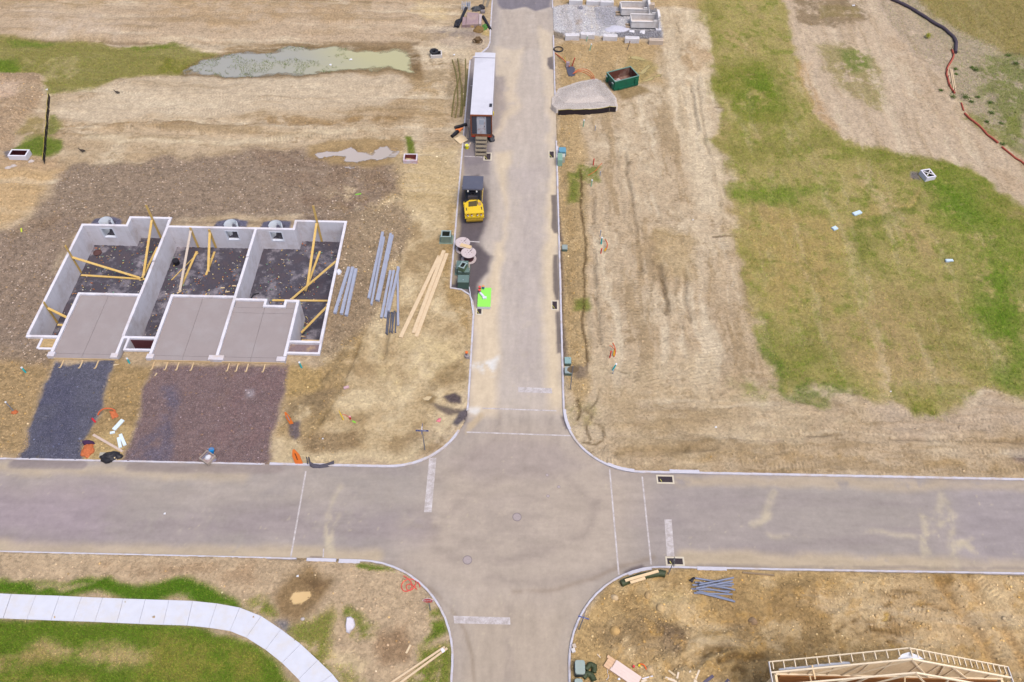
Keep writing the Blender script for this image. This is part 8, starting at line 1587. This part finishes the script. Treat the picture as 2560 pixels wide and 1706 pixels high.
for a, b, w_, mm, lb in (((1663, 1695), (1712, 1712), .16, fw, 'longest white scrap at the bottom edge'), ((1692.5, 1697), (1696, 1681), .13, fw, 'short upright white scrap at the bottom edge'), ((1724, 1678), (1741, 1708), .17, fw, 'left leg of the crossed white scraps'), ((1748, 1676), (1735, 1708), .12, fw, 'right leg of the crossed white scraps'), ((1671, 1677), (1688, 1690), .13, tan_l, 'tan splintered scrap above the white ones'), ((1757, 1710), (1783, 1690), .2, gw, 'longer dark beam near the framed building'), ((1812, 1712), (1822, 1700), .24, gw, 'short dark beam nearest the framed building'), ((1605, 1698), (1632, 1691), .07, wh_s, 'thin white strip right of the lumber stack'), ((1603, 1706), (1616, 1699), .18, fw, 'pale block at the end of the lumber stack'), ((1493, 1636), (1501, 1645), .06, fw, 'thin pale stick left of the lumber stack')): planks('lumber_scrap', [(a, b)], w_, .06, mm, [lb], 'lumber scrap')
# ---- framed house
ZE = 5.6; L0, R0 = P(1922.4, 1659, ZE), P(2517, 1664.5, ZE); y0 = (L0[1]+R0[1])/2; xm = None
zr = ZE
for zt in np.arange(ZE, 12, .02):
    q = P(2271.7, 1621, zt)
    if q[1] <= y0: zr = zt; xm = q[0]; break
print('house', L0, R0, y0, 'ridge', zr, xm)
hs = thing('framed_house', 'half-built house with open roof trusses and bare sheathing at the bottom right corner', 'house under construction', ((L0[0]+R0[0])/2, y0-4, 0))
XL, XR = L0[0], R0[0]; fl = M('fresh framing lumber', (255, 234, 198), .75, .07, 3); osb = M('oriented strand board', (255, 228, 184), .85, .16, 7, dirt=(228, 200, 156), damt=.4, dscale=2.); whm = M('white house wrap', (226, 228, 232), .6, .04)
sl_l, sl_r = (zr-ZE)/(xm-XL), (zr-ZE)/(XR-xm); zt = lambda x: ZE+((x-XL)*sl_l if x < xm else (XR-x)*sl_r)
def rafter(y, w_=.05, h_=.14, dz=0., nm='fascia', x0=XL, x1=XR):
    m = MB(); m.beam((x0, y, zt(x0)+dz), (xm, y, zr+dz), w_, h_); m.beam((xm, y, zr+dz), (x1, y, zt(x1)+dz), w_, h_); return m
obj('fascia', rafter(y0, .05, .16), fl, hs); lad = y0-.5
for x in list(np.arange(XL+.2, xm, .62))+list(np.arange(xm+.1, XR-.1, .45)): m = MB(); m.beam((x, y0-.03, zt(x)), (x, lad+.03, zt(x)), .045, .12); obj('lookout', m, fl, hs)
for x in (XL, XR):
    m = MB(); m.beam((x, y0, ZE), (x, y0-9, ZE), .05, .2); obj('eave_fascia', m, M('white fascia', (226, 220, 214), .6, .05), hs)
yg = lad-.1
m = MB(); n = 40; V = []
for s_ in (0, .02):
    for i in range(n+1):
        x = XL+.45+(XR-XL-.9)*i/n; V += [(x, yg+s_, ZE-.35), (x, yg+s_, zt(x)-.1)]
k_ = 2*(n+1); m.add(V, [(2*i, 2*i+2, 2*i+3, 2*i+1) for i in range(n)]+[(k_+2*i+1, k_+2*i+3, k_+2*i+2, k_+2*i) for i in range(n)]); obj('gable_sheathing', m, osb, hs)
m = MB(); V = []
for i in range(13): x = XL+.55+3.9*i/12; V += [(x, yg+.06, zt(x)-.12), (x, yg+.2+.06*random.random(), zt(x)-.2-.1*random.random())]
m.add(V, [(2*i, 2*i+2, 2*i+3, 2*i+1) for i in range(12)], True); V = [(xm-.7, yg+.05, zr-.3), (xm+.9, yg+.05, zr-.3), (xm+.6, yg+.25, zr-.25), (xm, yg+.4, zr-.1), (xm-.4, yg+.3, zr-.2)]; m.add(V, [(0, 1, 2, 3, 4)]); obj('house_wrap', m, whm, hs)
wz = 2.75; ceil = ZE-.35
def truss(y, full=True):
    t_ = MB(); t_.beam((XL+.02, y, ZE), (xm, y, zr), .09, .14); t_.beam((xm, y, zr), (XR-.02, y, ZE), .09, .14); obj('truss_chord', t_, fl, hs)
    t_ = MB(); t_.beam((XL+.4, y, ceil+.05), (XR-.4, y, ceil+.05), .08, .12)
    for f0, f1 in ((.18, .3), (.34, .5), (.66, .5), (.82, .7), (.3, .34), (.7, .66)):
        xa, xb = XL+(XR-XL)*f0, XL+(XR-XL)*f1; t_.beam((xa, y, ceil+.1), (xb, y, zt(xb)-.06), .08, .1)
    obj('truss_web', t_, fl, hs)
y = yg-.05; truss(y)
for k in range(1, 9): truss(y-.78*k)
for f0 in (.08, .16, .24, .36, .44, .56, .64, .72, .8, .9):      # studs on the inside of the gable, laid slanting like sheathing seams
    x = XL+(XR-XL)*f0; m = MB(); m.beam((x, yg-.03, ceil), (x, yg-.03, zt(x)-.15), .09, .04, up=(0, 1, 0)); obj('gable_stud', m, fl, hs)
for x0, x1, lb in ((XL+.35, XL+.5, 0), (XR-.5, XR-.35, 0)):
    m = MB(); m.box(((x0+x1)/2, yg-4.5, ceil/2), (x1-x0, 9, ceil)); obj('side_wall', m, osb, hs)
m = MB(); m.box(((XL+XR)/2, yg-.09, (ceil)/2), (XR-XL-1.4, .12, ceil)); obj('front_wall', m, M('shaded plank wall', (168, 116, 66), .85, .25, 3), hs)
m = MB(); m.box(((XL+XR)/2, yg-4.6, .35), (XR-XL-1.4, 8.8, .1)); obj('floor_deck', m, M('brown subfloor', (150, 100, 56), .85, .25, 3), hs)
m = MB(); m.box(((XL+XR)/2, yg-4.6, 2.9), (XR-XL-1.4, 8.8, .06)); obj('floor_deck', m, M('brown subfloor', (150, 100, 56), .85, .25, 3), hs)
for f0 in np.linspace(.08, .92, 16): x = XL+(XR-XL)*f0; m = MB(); m.beam((x, yg-.6, 2.93), (x, yg-.6, ceil), .05, .12, up=(0, 1, 0)); obj('interior_stud', m, fl, hs)
m = MB(); m.beam((XL+.7, yg-.6, 3.0), (XR-.7, yg-.6, 3.0), .12, .1); m.beam((XL+.7, yg-.6, ceil-.03), (XR-.7, yg-.6, ceil-.03), .12, .1); obj('wall_plate', m, fl, hs)
for (xa, ya, xb, yb, zz_) in ((2030, 1663, 2038, 1698, ceil+.9), (2262, 1641, 2262, 1706, ceil+.4), (2024, 1689, 2030, 1712, ceil+.5)): m = MB(); m.beam(P(xa, ya, zz_+.6), P(xb, yb, zz_), .09, .06); obj('brace_board', m, M('fresh board', (236, 206, 160), .75, .06, 3), hs)
# ================================================================== MANHOLES, BIRDS, LITTER
iron = M('worn manhole iron', (168, 154, 150), .7, .15, 5); irond = M('dark manhole ring', (132, 120, 120), .7, .15, 5)
for u, v, r_, lb in ((1292.5, 1293, .36, 'large manhole cover in the middle of the junction'), (1168.5, 1400.5, .36, 'large dusty manhole cover at the south side of the junction'), (1368, 1188, .13, 'small valve cover farthest from the camera in the junction'), (1397, 1217.5, .13, 'small valve cover rightmost in the junction'), (1370, 1240.5, .13, 'small valve cover nearest the large manhole'), (1304, 1181, .0, '')):
    if not r_: continue
    c = P(u, v); t_ = thing('manhole_cover', lb, 'manhole cover', c, 'iron covers in the road'); m = MB(); m.ring((c[0], c[1]), r_, r_*.86, -.02, .01, 30); obj('ring', m, irond, t_); m = MB(); m.cyl((c[0], c[1], -.02), (c[0], c[1], .007), r_*.84, 26); obj('lid', m, iron if r_ > .2 else M('dusty valve lid', (176, 162, 158), .8, .1), t_)
def bird(u, v, rz, s, label):
    p = G(u, v); t_ = thing('bird', label, 'bird', p); cr_, sr_ = math.cos(rz), math.sin(rz); X_ = lambda x, y, z: p+np.array([x*cr_-y*sr_, x*sr_+y*cr_, z])*s
    m = MB(); m.tube([X_(*q) for q in ((-.52, 0, .3), (-.42, 0, .32), (-.25, 0, .36), (0, 0, .38), (.18, 0, .42), (.27, 0, .54), (.3, 0, .68), (.36, 0, .74), (.43, 0, .73), (.5, 0, .71))], [s*r for r in (.02, .06, .13, .17, .13, .07, .05, .065, .045, .01)], 12); obj('body', m, M('dark feathers', (72, 60, 52), .8, .3, 12), t_)
    for y in (-.07, .07): m = MB(); m.tube([X_(.0, y, .25), X_(-.02, y, .12), X_(.0, y, 0), X_(.1, y, 0)], s*.018, 5); obj('leg', m, M('bird leg', (60, 50, 44), .7), t_)
    for y in (-.14, .14): m = MB(); m.sheet(X_(.12, y, .42), X_(-.45, y*.7, .34), X_(-.4, y*.9, .28), X_(.1, y*1.15, .3), .012*s, 4, .01); obj('wing', m, M('darker wing', (52, 44, 40), .8, .2), t_)
bird(294, 235, math.pi, .7, 'dark bird standing on the pale graded bench below the grass'); bird(207, 381, math.pi, .75, 'dark bird standing on the dirt just above the rock fill')
lit = M('white litter', (236, 236, 238), .6, .04)
for i, (u, v, s_, lb) in enumerate(((877, 150, .4, 'white plastic scrap floating in the middle of the pond'), (826, 163, .35, 'white plastic scrap floating left of the other in the pond'), (2133, 15, .4, 'white scrap on the muddy patch at the top'), (117, 225, .3, 'white scrap at the edge of the left soil heap'), (1135, 138, .3, 'white scrap near the corner of the parking bay'), (1789, 1069, .18, 'white litter ball on the right lot'), (744, 1441, .2, 'white scrap above the muddy puddle'), (2226, 980, .15, 'tiny white scrap at the foot of the meadow'), (1732, 551, .15, 'tiny white scrap on the middle of the right lot'), (412, 1285, .2, 'pale scrap lying on the left part of the cross street'), (1547, 1698, .2, 'white scrap below the lumber stack'), (807, 1098, .15, 'tiny white scrap on the rocky patch by the kerb'))):
    p = G(u, v) if i > 1 else P(u, v, -.16); m = MB(); m.sheet(p+[-s_*.5, -s_*.3, .03], p+[s_*.5, -s_*.4, .06], p+[s_*.4, s_*.35, .1], p+[-s_*.3, s_*.3, .05], .01, 4, s_*.25, i); obj('litter', m, lit, label=lb, cat='litter')
